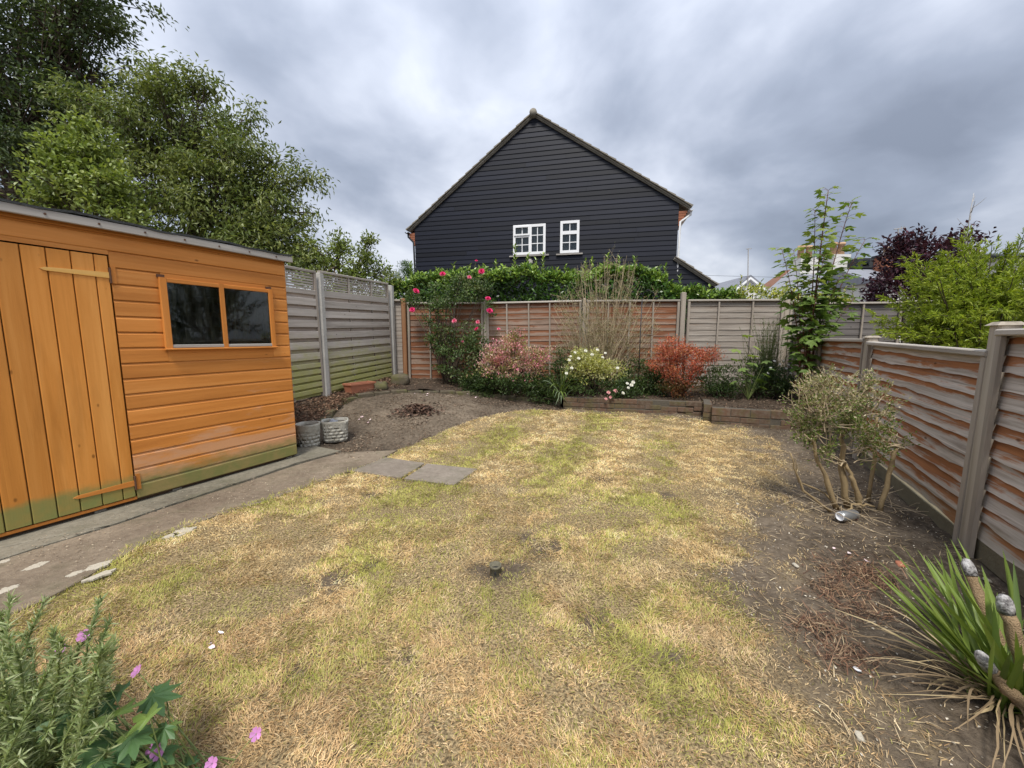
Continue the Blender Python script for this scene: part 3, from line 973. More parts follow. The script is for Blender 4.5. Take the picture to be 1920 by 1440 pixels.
# ------------------------------------------------------------------ garden shed
def build_shed():
    root = thing('garden_shed', SH.o, 'orange stained timber shed with vertical plank door and two pane window', 'shed', SH.yaw)
    Lx, depth = 2.42, 1.75
    ztop = SH.px(549, 493)[1]
    door_r = 0.5 * (SH.px(204, 485)[0] + SH.px(250, 925)[0])
    door_top = SH.px(120, 468)[1]
    door_w = 0.74
    door_l = door_r - door_w
    w0, w1 = SH.px(297, 540)[0], SH.px(509, 600)[0]
    wz0, wz1 = SH.px(400, 650)[1], SH.px(400, 533)[1]
    e = 0.105

    def board(x0, x1, z0, z1, full=True):
        h = z1 - z0
        if x1 - x0 < 0.01 or h < 0.008: return
        if full:     # shiplap: flat face, then a cove that tucks under the board above
            pr = [(0.0, 0), (-0.013, 0.0015), (-0.015, 0.006), (-0.0145, h * 0.84), (-0.009, h * 0.91), (-0.006, h - 0.001), (0.0, h - 0.001)][::-1]
        else:
            pr = [(0.0, 0), (-0.014, 0), (-0.014, h), (0.0, h)][::-1]
        m = MB().prism_x(pr, x0, x1)
        m.build('board', M['shed_board'], root, loc=(0, 0, z0))
    z = 0.0
    k = 0
    while z < ztop - 0.01:
        z1 = min(z + e, ztop)
        x_from = -Lx if z1 > door_top + 0.03 else door_r + 0.006
        if z < door_top < z1 and z1 <= door_top + 0.03:
            board(-Lx, door_r + 0.005, door_top + 0.004, z1, False)
        zz0 = max(z, door_top + 0.004) if z1 > door_top + 0.03 else z
        if z1 > door_top + 0.03 and z < door_top:
            board(door_r + 0.006, 0, z, z1)
            board(-Lx, door_r + 0.005, door_top + 0.004, z1, False)
        elif z1 <= wz0 or z >= wz1:
            board(x_from, 0, z, z1)
        else:
            board(x_from, w0 + 0.012, z, z1)
            board(w1 - 0.012, 0, z, z1)
            if z < wz0: board(w0 + 0.0125, w1 - 0.0125, z, wz0 + 0.01, False)
            if z1 > wz1: board(w0 + 0.0125, w1 - 0.0125, wz1 - 0.01, z1, False)
        if z1 <= door_top:
            board(-Lx, door_l - 0.006, z, z1)
        z += e; k += 1
    # studs, the other walls and the floor close the box
    zb = ztop - 0.16
    MB().box(0.0, 0.014, 0.002, depth, 0, zb).add(
        [(0, .002, zb), (.014, .002, zb), (.014, depth, zb), (0, .002, ztop - .01), (.014, .002, ztop - .01), (0, depth, zb)],
        [(0, 1, 4, 3), (1, 2, 4), (0, 3, 5)]).build('end_wall', M['shed_board'], root)
    MB().box(-Lx, -Lx + 0.014, 0.002, depth, 0, zb).add(
        [(-Lx, .002, zb), (-Lx + .014, .002, zb), (-Lx + .014, depth, zb), (-Lx, .002, ztop - .01), (-Lx + .014, .002, ztop - .01), (-Lx, depth, zb)],
        [(0, 1, 4, 3), (1, 2, 4), (0, 3, 5)]).build('end_wall', M['shed_board'], root)
    MB().box(-Lx + 0.015, -0.001, depth - 0.014, depth, 0, zb).build('back_wall', M['shed_board'], root)
    MB().box(-Lx + 0.015, -0.001, 0.004, depth - 0.015, -0.012, 0.006).build('floor', M['shed_inside'], root)
    MB().box(-Lx + 0.015, -0.001, depth - 0.05, depth - 0.016, 0.006, zb).build('lining', M['shed_inside'], root)
    # roof: fascia along the front, felt over boards sloping to the back
    of = 0.055
    rf = MB().hexa([(-Lx - .06, -of + .012, ztop + .004), (.04, -of + .012, ztop + .004), (.04, depth + .05, ztop - .156), (-Lx - .06, depth + .05, ztop - .156),
                    (-Lx - .06, -of + .012, ztop + .042), (.04, -of + .012, ztop + .042), (.04, depth + .05, ztop - .118), (-Lx - .06, depth + .05, ztop - .118)]).build('roof', M['felt'], root)
    MB().cbox(-Lx - .07, .05, -of - .012, -of + .010, ztop - .012, ztop + .040).build('fascia_board', M['grey_board'], rf)
    m = MB(); n = 40
    xs_ = np.linspace(-Lx - .07, .05, n)
    for a, b in zip(xs_[:-1], xs_[1:]):
        wz = lambda q: ztop + 0.047 + 0.006 * math.sin(q * 9) + 0.004 * math.sin(q * 23)
        m.hexa([(a, -of - .016, wz(a) - .006), (b, -of - .016, wz(b) - .006), (b, .03, wz(b) - .012), (a, .03, wz(a) - .012),
                (a, -of - .016, wz(a) + .008), (b, -of - .016, wz(b) + .008), (b, .03, wz(b) + .003), (a, .03, wz(a) + .003)])
    m.build('felt_edge', M['felt'], rf)
    for q in np.linspace(-Lx + .1, -.1, 11):
        MB().lathe([(0.006, 0), (0.006, 0.004)], 8).build('nail', M['rust'], rf, loc=(q, -of - .0125, ztop + .014)).rotation_euler = (R(90), 0, 0)
    # door of upright planks
    door = MB().box(door_l, door_r, 0.004, 0.018, 0.03, door_top - 0.005).build('door', M['shed_inside'], root)
    edges = [SH.px(q, 470)[0] for q in (35, 83, 129, 172)] 
    edges = [door_r - 0.0] + edges[::-1]
    wpl = abs(edges[1] - edges[2])
    while edges[-1] - wpl > door_l: edges.append(edges[-1] - wpl)
    edges.append(door_l)
    for a, b in zip(edges[1:], edges[:-1]):
        zb0 = 0.018 + 0.004 * random.random()
        g = 0.0022
        pr = [(a + g, -0.002), (a + g, -0.012), (a + g + .004, -0.016), (b - g - .004, -0.016), (b - g, -0.012), (b - g, -0.002)]
        MB().prism_z(pr, 0, door_top - zb0 - 0.006).build('plank', M['shed_plank'], door, loc=(0, 0, zb0))
    # strap hinges: pale upper strap, lower one painted over
    def strap(zc, lx, mat):
        m = MB()
        ys = [-0.0215, -0.0165]
        pr = [(door_r - .004, zc - .019), (door_r - .004, zc + .019), (lx + .02, zc + .010), (lx, zc), (lx + .02, zc - .010)]
        m.prism_y(pr, ys[0], ys[1])
        h = m.build('hinge', mat, door)
        MB().box(door_r + .0065, door_r + .03, -0.0195, -0.0155, zc - .05, zc + .06).build('hinge_plate', M['shed_trim_z'], h)
        MB().tube([(door_r + .001, -.021, zc - .05), (door_r + .001, -.021, zc + .05)], .006, 8).build('hinge_pin', M['rust'], h)
    zu = SH.px(120, 508)[1]; zl = SH.px(190, 920)[1]
    strap(zu, SH.px(72, 505)[0], M['pale_strap'])
    strap(zl, SH.px(135, 932)[0], M['shed_trim'])
    # window
    win = thing('window', (0, 0, 0), None, None); win.parent = root
    yf0, yf1 = -0.040, -0.0165
    fw = 0.036
    mid = SH.px(415, 590)[0]
    def stile(a, b, nm='stile'):
        MB().prism_z([(a, yf1), (a, yf0 + .003), (a + .003, yf0), (b - .003, yf0), (b, yf0 + .003), (b, yf1)], 0, wz1 - wz0 + .012).build(nm, M['shed_trim_z'], win, loc=(0, 0, wz0 - .006))
    stile(w0 - .006, w0 + fw); stile(w1 - fw + .004, w1 + .006); stile(mid - .017, mid + .017, 'mullion')
    for a, b in ((w0 + fw, mid - .017), (mid + .017, w1 - fw + .004)):
        MB().cbox(a, b, yf0 + .002, yf1, 0, .03, .003).build('top_rail', M['shed_trim'], win, loc=(0, 0, wz1 - .026))
        MB().cbox(a, b, yf0 + .002, yf1, 0, .024, .003).build('bottom_rail', M['grey_board'], win, loc=(0, 0, wz0 - .004))
        MB().box(a, b, -.030, -.027, wz0 + .02, wz1 - .026).build('pane', M['shed_glass'], win)
    MB().cbox(w0 - .012, w1 + .012, yf0 - .012, yf1, -.012, .0, .003).build('sill', M['shed_trim'], win, loc=(0, 0, wz0 - .0065))
    for q in (w0 + .0, w1 - .03):
        MB().box(q - .012, q + .03, -.030, -.0155, wz1 + .0065, wz1 + .026).build('window_hinge', M['rust'], win)
    # strip under the door and blocks the shed stands on
    MB().cbox(door_l - .05, door_r + .004, -.012, .003, 0, .02, .003).build('door_sill', M['shed_trim'], root, loc=(0, 0, -.006))
    MB().box(-Lx + .02, -.02, .02, .07, -.037, -.0125).build('bearer', M['shed_inside'], root)
    MB().box(-Lx + .02, -.02, depth - .1, depth - .05, -.037, -.0125).build('bearer', M['shed_inside'], root)
    for q in (-.06, SH.px(333, 905)[0], SH.px(190, 958)[0], -2.2):
        MB().box(q - .028, q + .028, .012, .09, -.0455, -.013).build('block', M['concrete_grey'], root)


build_shed()


# ------------------------------------------------------------------ fences
def lap_slat(L, h, amp, n, seed, tilt=0.018, th=0.0065):
    x = np.linspace(0, L, n)
    w = (fbm(x * 1.7 + seed * 3.3, x * 0 + seed, seed, 3) - 0.5) * 2 * amp
    w = w + 0.3 * amp * (fbm(x * 9 + seed, x * 0, seed + 2, 2) - .5) * 2
    bow = (fbm(x * 2.1 + seed * 5.1, x * 0 + 2.0, seed + 4, 2) - 0.5) * amp * 0.6
    o = np.zeros(n)
    V = np.stack([np.stack([x, -tilt + bow, w], 1), np.stack([x, o, o + h], 1), np.stack([x, -tilt + bow + th, w], 1), np.stack([x, o + th, o + h], 1)], 1).reshape(-1, 3)
    fs = []
    for i in range(n - 1):
        a = i * 4; b = a + 4
        fs += [(a, b, b + 1, a + 1), (a + 2, a + 3, b + 3, b + 2), (a, a + 2, b + 2, b), (a + 1, b + 1, b + 3, a + 3)]
    fs += [(0, 1, 3, 2), ((n - 1) * 4, (n - 1) * 4 + 2, (n - 1) * 4 + 3, (n - 1) * 4 + 1)]
    return V, np.array(fs)


def lap_panel(label, A, B, zb, top, e, mat, amp, nst, battens, group, seed, gravel=0.0, cap='rail', name='lap_fence_panel', drop=0.0, bw=0.013, edge=0.020):
    """panel of overlapping waney slats between two posts; drop lowers the top towards B"""
    A = np.array(A[:2]); B = np.array(B[:2])
    fr = Frame((*A, zb), B - A)
    L = float(np.linalg.norm(B - A))
    root = thing(name, fr.o, label, 'fence panel', fr.yaw, group)
    root.rotation_euler = (0, math.atan2(drop, L), fr.yaw)
    z = gravel
    H = top - zb
    if gravel:
        MB().cbox(0.004, L - 0.004, -0.012, 0.02, 0.0, gravel - 0.004).build('gravel_board', M['rail_low'], root, loc=(0, 0, 0))
    i = 0
    while z < H - 0.03:
        h = min(e * 1.32, H - z - 0.004)
        V, Fc = lap_slat(L - 0.012, h, amp * random.uniform(0.6, 1.25), nst, seed + i * 1.37, tilt=0.006 + amp * 0.4)
        o = np_obj('slat', V, Fc, M[mat], root); o.location = (0.006, 0.004, z)
        z += e * random.uniform(0.93, 1.07); i += 1
    for k, fx in enumerate(battens):
        x = fx * L
        w = edge if fx in (0.0, 1.0) else bw
        x = min(max(x, w + .006), L - w - .006)
        if fx in (0.0, 1.0):
            MB().prism_z([(x - w, -.048), (x + w, -.048), (x + w, -.018 - amp * .4), (x - w, -.018 - amp * .4)], 0, H - .035).build('batten', M['batten'], root, loc=(0, 0, 0.0))
        else:
            MB().prism_z([(x - w, -.044), (x + w, -.044), (x + w, -.020 - amp * .4), (x - w, -.020 - amp * .4)], 0, H - .035).build('batten', M['batten'], root, loc=(0, 0, 0.0))
    MB().cbox(0.003, L - 0.003, -.055, .02, H - .033, H, .006).build('cap_rail', M['rail'], root, loc=(0, 0, 0))
    return root


M['rail_low'] = plain('rail_low', (0.15, 0.13, 0.085), 0.9, 0.35, 9, 0.5, 0.2)


def post(label, p, zb, ztop, w, mat, group, name='fence_post', cap=False, yaw=0.0, lean=(0, 0), d=None):
    root = thing(name, (p[0], p[1], zb), label, 'fence post', yaw, group)
    root.rotation_euler = (lean[0], lean[1], yaw)
    h = w / 2; d = (d or w) / 2; c = min(w, 2 * d) * 0.12
    H = ztop - zb
    pr = [(-h + c, -d), (h - c, -d), (h, -d + c), (h, d - c), (h - c, d), (-h + c, d), (-h, d - c), (-h, -d + c)]
    MB().prism_z(pr, 0, H).build('shaft', M[mat], root)
    if cap:
        MB().hexa([(-h - .012, -d - .012, H), (h + .012, -d - .012, H), (h + .012, d + .012, H), (-h - .012, d + .012, H),
                   (-h * .8, -d * .8, H + .018), (h * .8, -d * .8, H + .018), (h * .8, d * .8, H + .018), (-h * .8, d * .8, H + .018)]).build('post_cap', M['grey_post'], root)
    else:
        MB().hexa([(-h + c, -d + c, H), (h - c, -d + c, H), (h - c, d - c, H), (-h + c, d - c, H),
                   (-h * .55, -d * .55, H + .008), (h * .55, -d * .55, H + .008), (h * .55, d * .55, H + .008), (-h * .55, d * .55, H + .008)]).build('weathered_top', M[mat], root)
    return root


# left: slatted panels with a trellis strip on top, between concrete posts
LD = nrm(LP2[:2] - LP1[:2])
LYAW = math.atan2(LD[1], LD[0])


def slat_panel(label, A, zA, B, zB, topA, topB, trellis, group, seed):
    fr = Frame((A[0], A[1], zA), np.array(B[:2]) - np.array(A[:2]))
    L = float(np.linalg.norm(np.array(B[:2]) - np.array(A[:2])))
    H = 0.5 * (topA - zA + topB - zB)
    root = thing('slatted_fence_panel', fr.o, label, 'fence panel', fr.yaw, group)
    root.rotation_euler = (0, -math.atan2((zB + topB - zA - topA) / 2, L), fr.yaw)
    MB().prism_z([(0.002, -.03), (.04, -.03), (.04, .012), (.002, .012)], 0, H - .036).build('side_rail', M['batten'], root)
    MB().prism_z([(L - .04, -.03), (L - .002, -.03), (L - .002, .012), (L - .04, .012)], 0, H - .036).build('side_rail', M['batten'], root)
    MB().cbox(0.002, L - .002, -.034, .014, H - .035, H, .005).build('top_rail', M['rail'], root)
    bat = (0.36, 0.70)
    for f in bat:
        MB().box(f * L - .014, f * L + .014, -.016, -.0005, 0.02, H - .04).build('batten', M['batten'], root)
    zt = H - trellis
    # recessed boards, then proud ones across the gaps
    z = 0.03; k = 0
    while z < zt - 0.03:
        wide = 0.098 if z > 0.42 else 0.062
        gap = 0.052 if z > 0.42 else 0.030
        MB().cbox(.041, L - .041, 0.001, .013, 0, min(gap + .03, zt - z), .002).build('slat', M['slat_back'], root, loc=(0, 0, z - .014))
        zz = z + gap
        if zz + wide * .6 < zt:
            o = MB().cbox(.0405, L - .0405, -.031, -.0165, 0, min(wide, zt - zz), .003).build('slat', M['slat'], root, loc=(0, 0, zz))
            o.rotation_euler = (R(random.uniform(-2.5, .5)), 0, 0)
        z = zz + wide; k += 1
    # trellis
    nb = 6
    for i in range(nb):
        z = zt + .012 + i * (trellis - .05) / nb
        MB().cbox(.041, L - .041, -.006, .006, 0, .025, .002).build('trellis_slat', M['slat'], root, loc=(0, 0, z))
    for f in (0.36, 0.70):
        MB().box(f * L - .016, f * L + .016, -.028, -.0165, zt, H - .037).build('trellis_upright', M['rail'], root)


LP0 = LP1 - np.array((*(LD * 1.89), 0.03))
z1, z2 = LP1[2], LP2[2]
top1 = at(611, 513, 5.66)[2]; top2 = at(733, 536, 7.49)[2]
pt = lambda px, py, Y: at(px, py, Y)[2]
slat_panel('grey slatted fence panel with trellis strip, half hidden behind the shed', LP0[:2], z1 - .03, LP1[:2] - LD * .05, z1 + .0, pt(548, 502, 5.0), pt(604, 509, 5.6) , .27, 'trellis topped panels of the left fence', 2)
slat_panel('green stained slatted fence panel with trellis strip between two concrete posts', LP1[:2] + LD * .05, z1, LP2[:2] - LD * .05, z2, pt(612, 506, 5.7), pt(727, 531, 7.4), .27, 'trellis topped panels of the left fence', 5)
post('pale concrete fence post near the shed corner', LP1, z1 - .05, top1, .085, 'concrete_post', 'concrete posts of the left fence', yaw=LYAW, name='concrete_post', d=.1)
post('pale concrete fence post at the far left corner of the garden', LP2, z2 - .08, top2, .085, 'concrete_post', 'concrete posts of the left fence', yaw=LYAW, name='concrete_post', d=.1)

# back fence
BD = nrm(BR - BL)
BYAW = math.atan2(BD[1], BD[0])


def back_at(px):
    """the point of the back fence line seen in column px"""
    fr = Frame((BL[0], BL[1], 0), BD)
    return BL + BD * fr.px(px, 600)[0]


def back_z(px, py):
    return Frame((BL[0], BL[1], 0), BD).px(px, py)[1]


G = 'lap panels of the back fence'
c0 = LP2[:2] + np.array((-.04, .09)); c1 = back_at(756)
lap_panel('narrow grey lap panel filling the corner beside the brown post', c0, c1 - BD * .03, .33, back_z(745, 562), .075, 'lap_grey', .003, 6, (), G, 3.0)
post('rough brown timber post in the far left corner', back_at(758), .28, back_z(758, 560), .085, 'brown_post', 'timber posts of the back fence', yaw=BYAW)
spans = [(764, 906), (914, 1092), (1098, 1272), (1286, 1466)]
labs = ['brown lap fence panel behind the climbing rose', 'brown lap fence panel behind the pink tipped shrub', 'brown lap fence panel behind the dry twiggy shrub', 'grey weathered lap fence panel right of the thin black pole']
tops = [(567, 567), (567, 563), (563, 562), (562, 561)]
bats = [(0, .30, .62, 1.0), (0, .22, .45, .67, 1.0), (0, .24, .47, .72, 1.0), (0, .33, .68, 1.0)]
for k, ((a, b), lb, tp, bt) in enumerate(zip(spans, labs, tops, bats)):
    za, zb_ = back_z(a, tp[0]), back_z(b, tp[1])
    lap_panel(lb, back_at(a), back_at(b), .24, za, .105, ['lap_back', 'lap_back', 'lap_back', 'lap_grey'][k], .011, 11, bt, G, 10 + 7 * k, drop=za - zb_)
post('slim grey timber post half hidden by the climbing rose', back_at(910), .22, back_z(910, 563), .06, 'grey_post', 'timber posts of the back fence', yaw=BYAW)
post('slim timber post hidden behind the dry twiggy shrub', back_at(1095), .22, back_z(1095, 560), .06, 'grey_post', 'timber posts of the back fence', yaw=BYAW)
post('dark grey timber post between the brown and the grey panels', back_at(1279), .2, back_z(1279, 549), .085, 'batten', 'timber posts of the back fence', yaw=BYAW)
post('grey timber post at the right end of the back fence', back_at(1472), .2, back_z(1472, 561), .09, 'grey_post', 'timber posts of the back fence', yaw=BYAW)
NB0 = back_at(1477); NB1 = NB0 + BD * 1.83
lap_panel('dark grey lap panel beyond the right fence, behind the tall sapling', NB0, NB1, .15, back_z(1560, 567), .11, 'lap_dark', .008, 8, (0, .33, .66, 1), G, 50)
lap_panel('dark grey lap panel beyond the right fence, behind the purple shrub', NB1 + BD * .06, NB1 + BD * 1.89, .15, back_z(1560, 565), .11, 'lap_dark', .008, 8, (0, .33, .66, 1), G, 60)

# right fence, from the near panel to the far corner
G = 'wavy lap panels of the right fence'
rl = ['wavy edged lap panel nearest the camera at the right border', 'wavy brown and grey lap panel behind the clipped bush', 'brown wavy lap panel left of the clipped bush top', 'pale lap panel behind the tall sapling in the far right corner']
rt = [1.215, 1.105, 1.165, 1.20]
rdz = [0.0, 0.035, 0.0, 0.0]
FR = -RD
RYAW = math.atan2(FR[1], FR[0])
for k in range(4):
    A = RPOST[k + 1] - RD * .036; B = RPOST[k] + RD * .036
    zg = float(gz(*RPOST[k]))
    lap_panel(rl[k], A, B, 0.0 if k < 2 else .05, rt[k] + rdz[k], .088, 'lap_near', .025 if k < 2 else .018, 26 if k < 2 else 14, (0, 1.0), G, 80 + 9 * k, gravel=.12, drop=rdz[k], edge=.02)
pl = ['grey timber post beside the camera on the right', 'tall grey capped timber post nearest the camera in the right fence', 'grey timber post of the right fence behind the clipped bush', 'dark timber post behind the stems of the tall sapling', 'timber post where the right fence meets the back fence']
ptops = [1.25, 1.235, 1.175, 1.21, 1.26]
for k in range(5):
    post(pl[k], RPOST[k], -.05, ptops[k], .085, 'grey_post', 'timber posts of the right fence', yaw=RYAW, cap=(k in (1, 2)))


# ------------------------------------------------------------------ raised beds: brick walls, edging, soil
def brick_run(name, label, a, b, courses, blen=0.215, start_z=None, depth=0.10, end_face=False):
    """a wall of single bricks between two ground points; courses = list of brick heights from the bottom up"""
    a = np.array(a[:2]); b = np.array(b[:2])
    fr = Frame((*a, 0), b - a); L = float(np.linalg.norm(b - a))
    zb = start_z if start_z is not None else min(float(gz(*a)), float(gz(*b))) - .02
    root = thing(name, (*a, zb), label, 'brick wall', fr.yaw)
    z = 0.0; j = 0.010
    Htot = sum(courses) + j * len(courses)
    MB().box(0.006, L - 0.006, 0.007, depth - .004, 0, Htot - .008).build('mortar_core', M['mortar'], root)
    for ci, h in enumerate(courses):
        x = -0.1125 * (ci % 2) 
        while x < L - .02:
            x0 = max(x, 0); x1 = min(x + blen, L)
            if x1 - x0 > .03:
                jy = random.uniform(-.004, .003)
                MB().cbox(x0, x1, jy, depth + jy, 0, h, .004).build('brick', M['brick'], root, loc=(0, 0, z)).rotation_euler = (0, R(random.uniform(-.5, .5)), R(random.uniform(-.6, .6)))
            x += blen + j
        z += h + j
    return root, zb + Htot


w1a = gpt(1056, 766)[:2]; w1b = gpt(1331, 780)[:2]
w2a = gpt(1334, 794)[:2]; w2b = w2a + nrm(gpt(1480, 806)[:2] - w2a) * 1.35
W1, w1top = brick_run('brick_wall', 'low dark brick wall edging the back bed behind the lawn', w1a, w1b, [.065] * 3)
W2, w2top = brick_run('brick_wall', 'low dark brick wall of the raised bed in the far right corner', w2a, w2b, [.065, .065, .102])
w3a = w2a + nrm(w1b - w2a) * 0.02
brick_run('brick_wall', 'short brick return joining the two low walls', w2a + nrm(w1b - w2a) * .11, w2a + nrm(w1b - w2a) * (np.linalg.norm(w1b - w2a) + .15), [.065, .065, .102])

EDGE_PX = [(604, 797), (630, 778), (636, 766), (652, 754), (690, 745), (740, 738), (800, 737), (870, 741), (950, 748), (1052, 762)]
EDGE = [gpt(*p) for p in EDGE_PX]
ed = thing('bed_edging', EDGE[5], 'curved mossy concrete edging blocks round the back left bed', 'edging')
pl_ = np.array(EDGE); sg = np.r_[0, np.cumsum(np.linalg.norm(np.diff(pl_[:, :2], axis=0), axis=1))]
nblk = 17
for k in range(nblk):
    a = sg[-1] * k / nblk; b = sg[-1] * (k + 1) / nblk - .008
    p = np.array([np.interp(a, sg, pl_[:, i]) for i in range(3)]); q = np.array([np.interp(b, sg, pl_[:, i]) for i in range(3)])
    d = nrm(q[:2] - p[:2]); n_ = np.array((-d[1], d[0]))
    h = .05 + random.uniform(-.022, .012); w = .10
    c = np.array(ed.location)
    zb = min(p[2], q[2]) - .03
    P4 = [p[:2], q[:2], q[:2] + n_ * w, p[:2] + n_ * w]
    P4b = [p[:2] + (d + n_) * .008, q[:2] + (n_ - d) * .008, q[:2] + n_ * (w - .008) - d * .008, p[:2] + n_ * (w - .008) + d * .008]
    zt = max(p[2], q[2]) + h
    m = MB()
    V = [(*(v - c[:2]), zb - c[2]) for v in P4] + [(*(v - c[:2]), zt - .012 - c[2]) for v in P4] + [(*(v - c[:2]), zt - c[2]) for v in P4b]
    m.add(V, [(0, 1, 5, 4), (1, 2, 6, 5), (2, 3, 7, 6), (3, 0, 4, 7), (4, 5, 9, 8), (5, 6, 10, 9), (6, 7, 11, 10), (7, 4, 8, 11), (8, 9, 10, 11), (3, 2, 1, 0)])
    m.build('edging_block', M['edging'], ed)


def ruled_bed(front, back, n, m_):
    front = np.array(front); back = np.array(back)
    def res(pl, n):
        s = np.r_[0, np.cumsum(np.linalg.norm(np.diff(pl[:, :2], axis=0), axis=1))]
        tt = np.linspace(0, s[-1], n)
        return np.stack([np.interp(tt, s, pl[:, i]) for i in range(3)], 1)
    f = res(front, n); b = res(back, n)
    tt = np.linspace(0, 1, m_)[None, :, None]
    P = f[:, None] * (1 - tt) + b[:, None] * tt
    x, y = P[..., 0], P[..., 1]
    P[..., 2] += (fbm(x * 6, y * 6, 31, 3) - .5) * .06 + (fbm(x * 22, y * 22, 33, 2) - .5) * .03
    i = np.arange(n * m_).reshape(n, m_)
    Fc = np.stack([i[:-1, :-1], i[1:, :-1], i[1:, 1:], i[:-1, 1:]], -1).reshape(-1, 4)
    return P.reshape(-1, 3), Fc, P


efr = [np.array((*(p[:2] + np.array((-.02, .06))), p[2] + .055)) for p in EDGE]
nb = nrm(w1b - w1a); nb = np.array((-nb[1], nb[0]))
w1f = [np.array((*(w1a + nb * .06), w1top - .025)), np.array((*(w1b + nb * .06), w1top - .025))]
corner_shed = SH.o[:2] + SH.n * .1 + SH.d * .05
left_back = [np.array((*(LP0[:2] + LD * .2 - np.array((0, 0))), .30)), np.array((*LP1[:2], .34)), np.array((*(LP1[:2] + LD * .9), .37)), np.array((*LP2[:2], .42))]
# the corner bed (mulch) and the long back bed
V, Fc, BEDL = ruled_bed([np.array((*corner_shed, .10))] + efr[:6], left_back, 60, 26)
tag(np_obj('corner_bed', V, Fc, M['bed_soil'], smooth=True), kind='structure')
bk = lambda px, z: np.array((*(back_at(px) + np.array((0, .05))), z))
V, Fc, BEDB = ruled_bed(efr[5:] + w1f, [np.array((*LP2[:2], .42)), bk(760, .38), bk(1000, .34), bk(1330, .30)], 90, 26)
tag(np_obj('back_bed', V, Fc, M['bed_soil'], smooth=True), kind='structure')
n2 = nrm(w2b - w2a); n2 = np.array((-n2[1], n2[0]))
V, Fc, BEDR = ruled_bed([np.array((*(w2a + n2 * .06), w2top - .03)), np.array((*(w2b + n2 * .05), w2top - .03))], [bk(1300, .30), bk(1480, .32)], 40, 36)
tag(np_obj('corner_raised_bed', V, Fc, M['bed_soil'], smooth=True), kind='structure')


def bed_z(x, y):
    best = None
    for Bd in (BEDL, BEDB, BEDR):
        q = Bd.reshape(-1, 3)
        d = (q[:, 0] - x) ** 2 + (q[:, 1] - y) ** 2
        i = int(d.argmin())
        if best is None or d[i] < best[0]: best = (d[i], q[i, 2])
    return float(best[1])


def bed_pt(px, py):
    """where the ray of a pixel meets the bed soil"""
    d = ray(px, py); z = 0.3
    for _ in range(25):
        tt = (z - CAM_H) / d[2]
        z = .5 * z + .5 * bed_z(d[0] * tt, d[1] * tt)
    return np.array((d[0] * tt, d[1] * tt, z))


def bed_at(px, Y):
    x = (px - 960) / F_PX * Y
    return np.array((x, Y, bed_z(x, Y)))


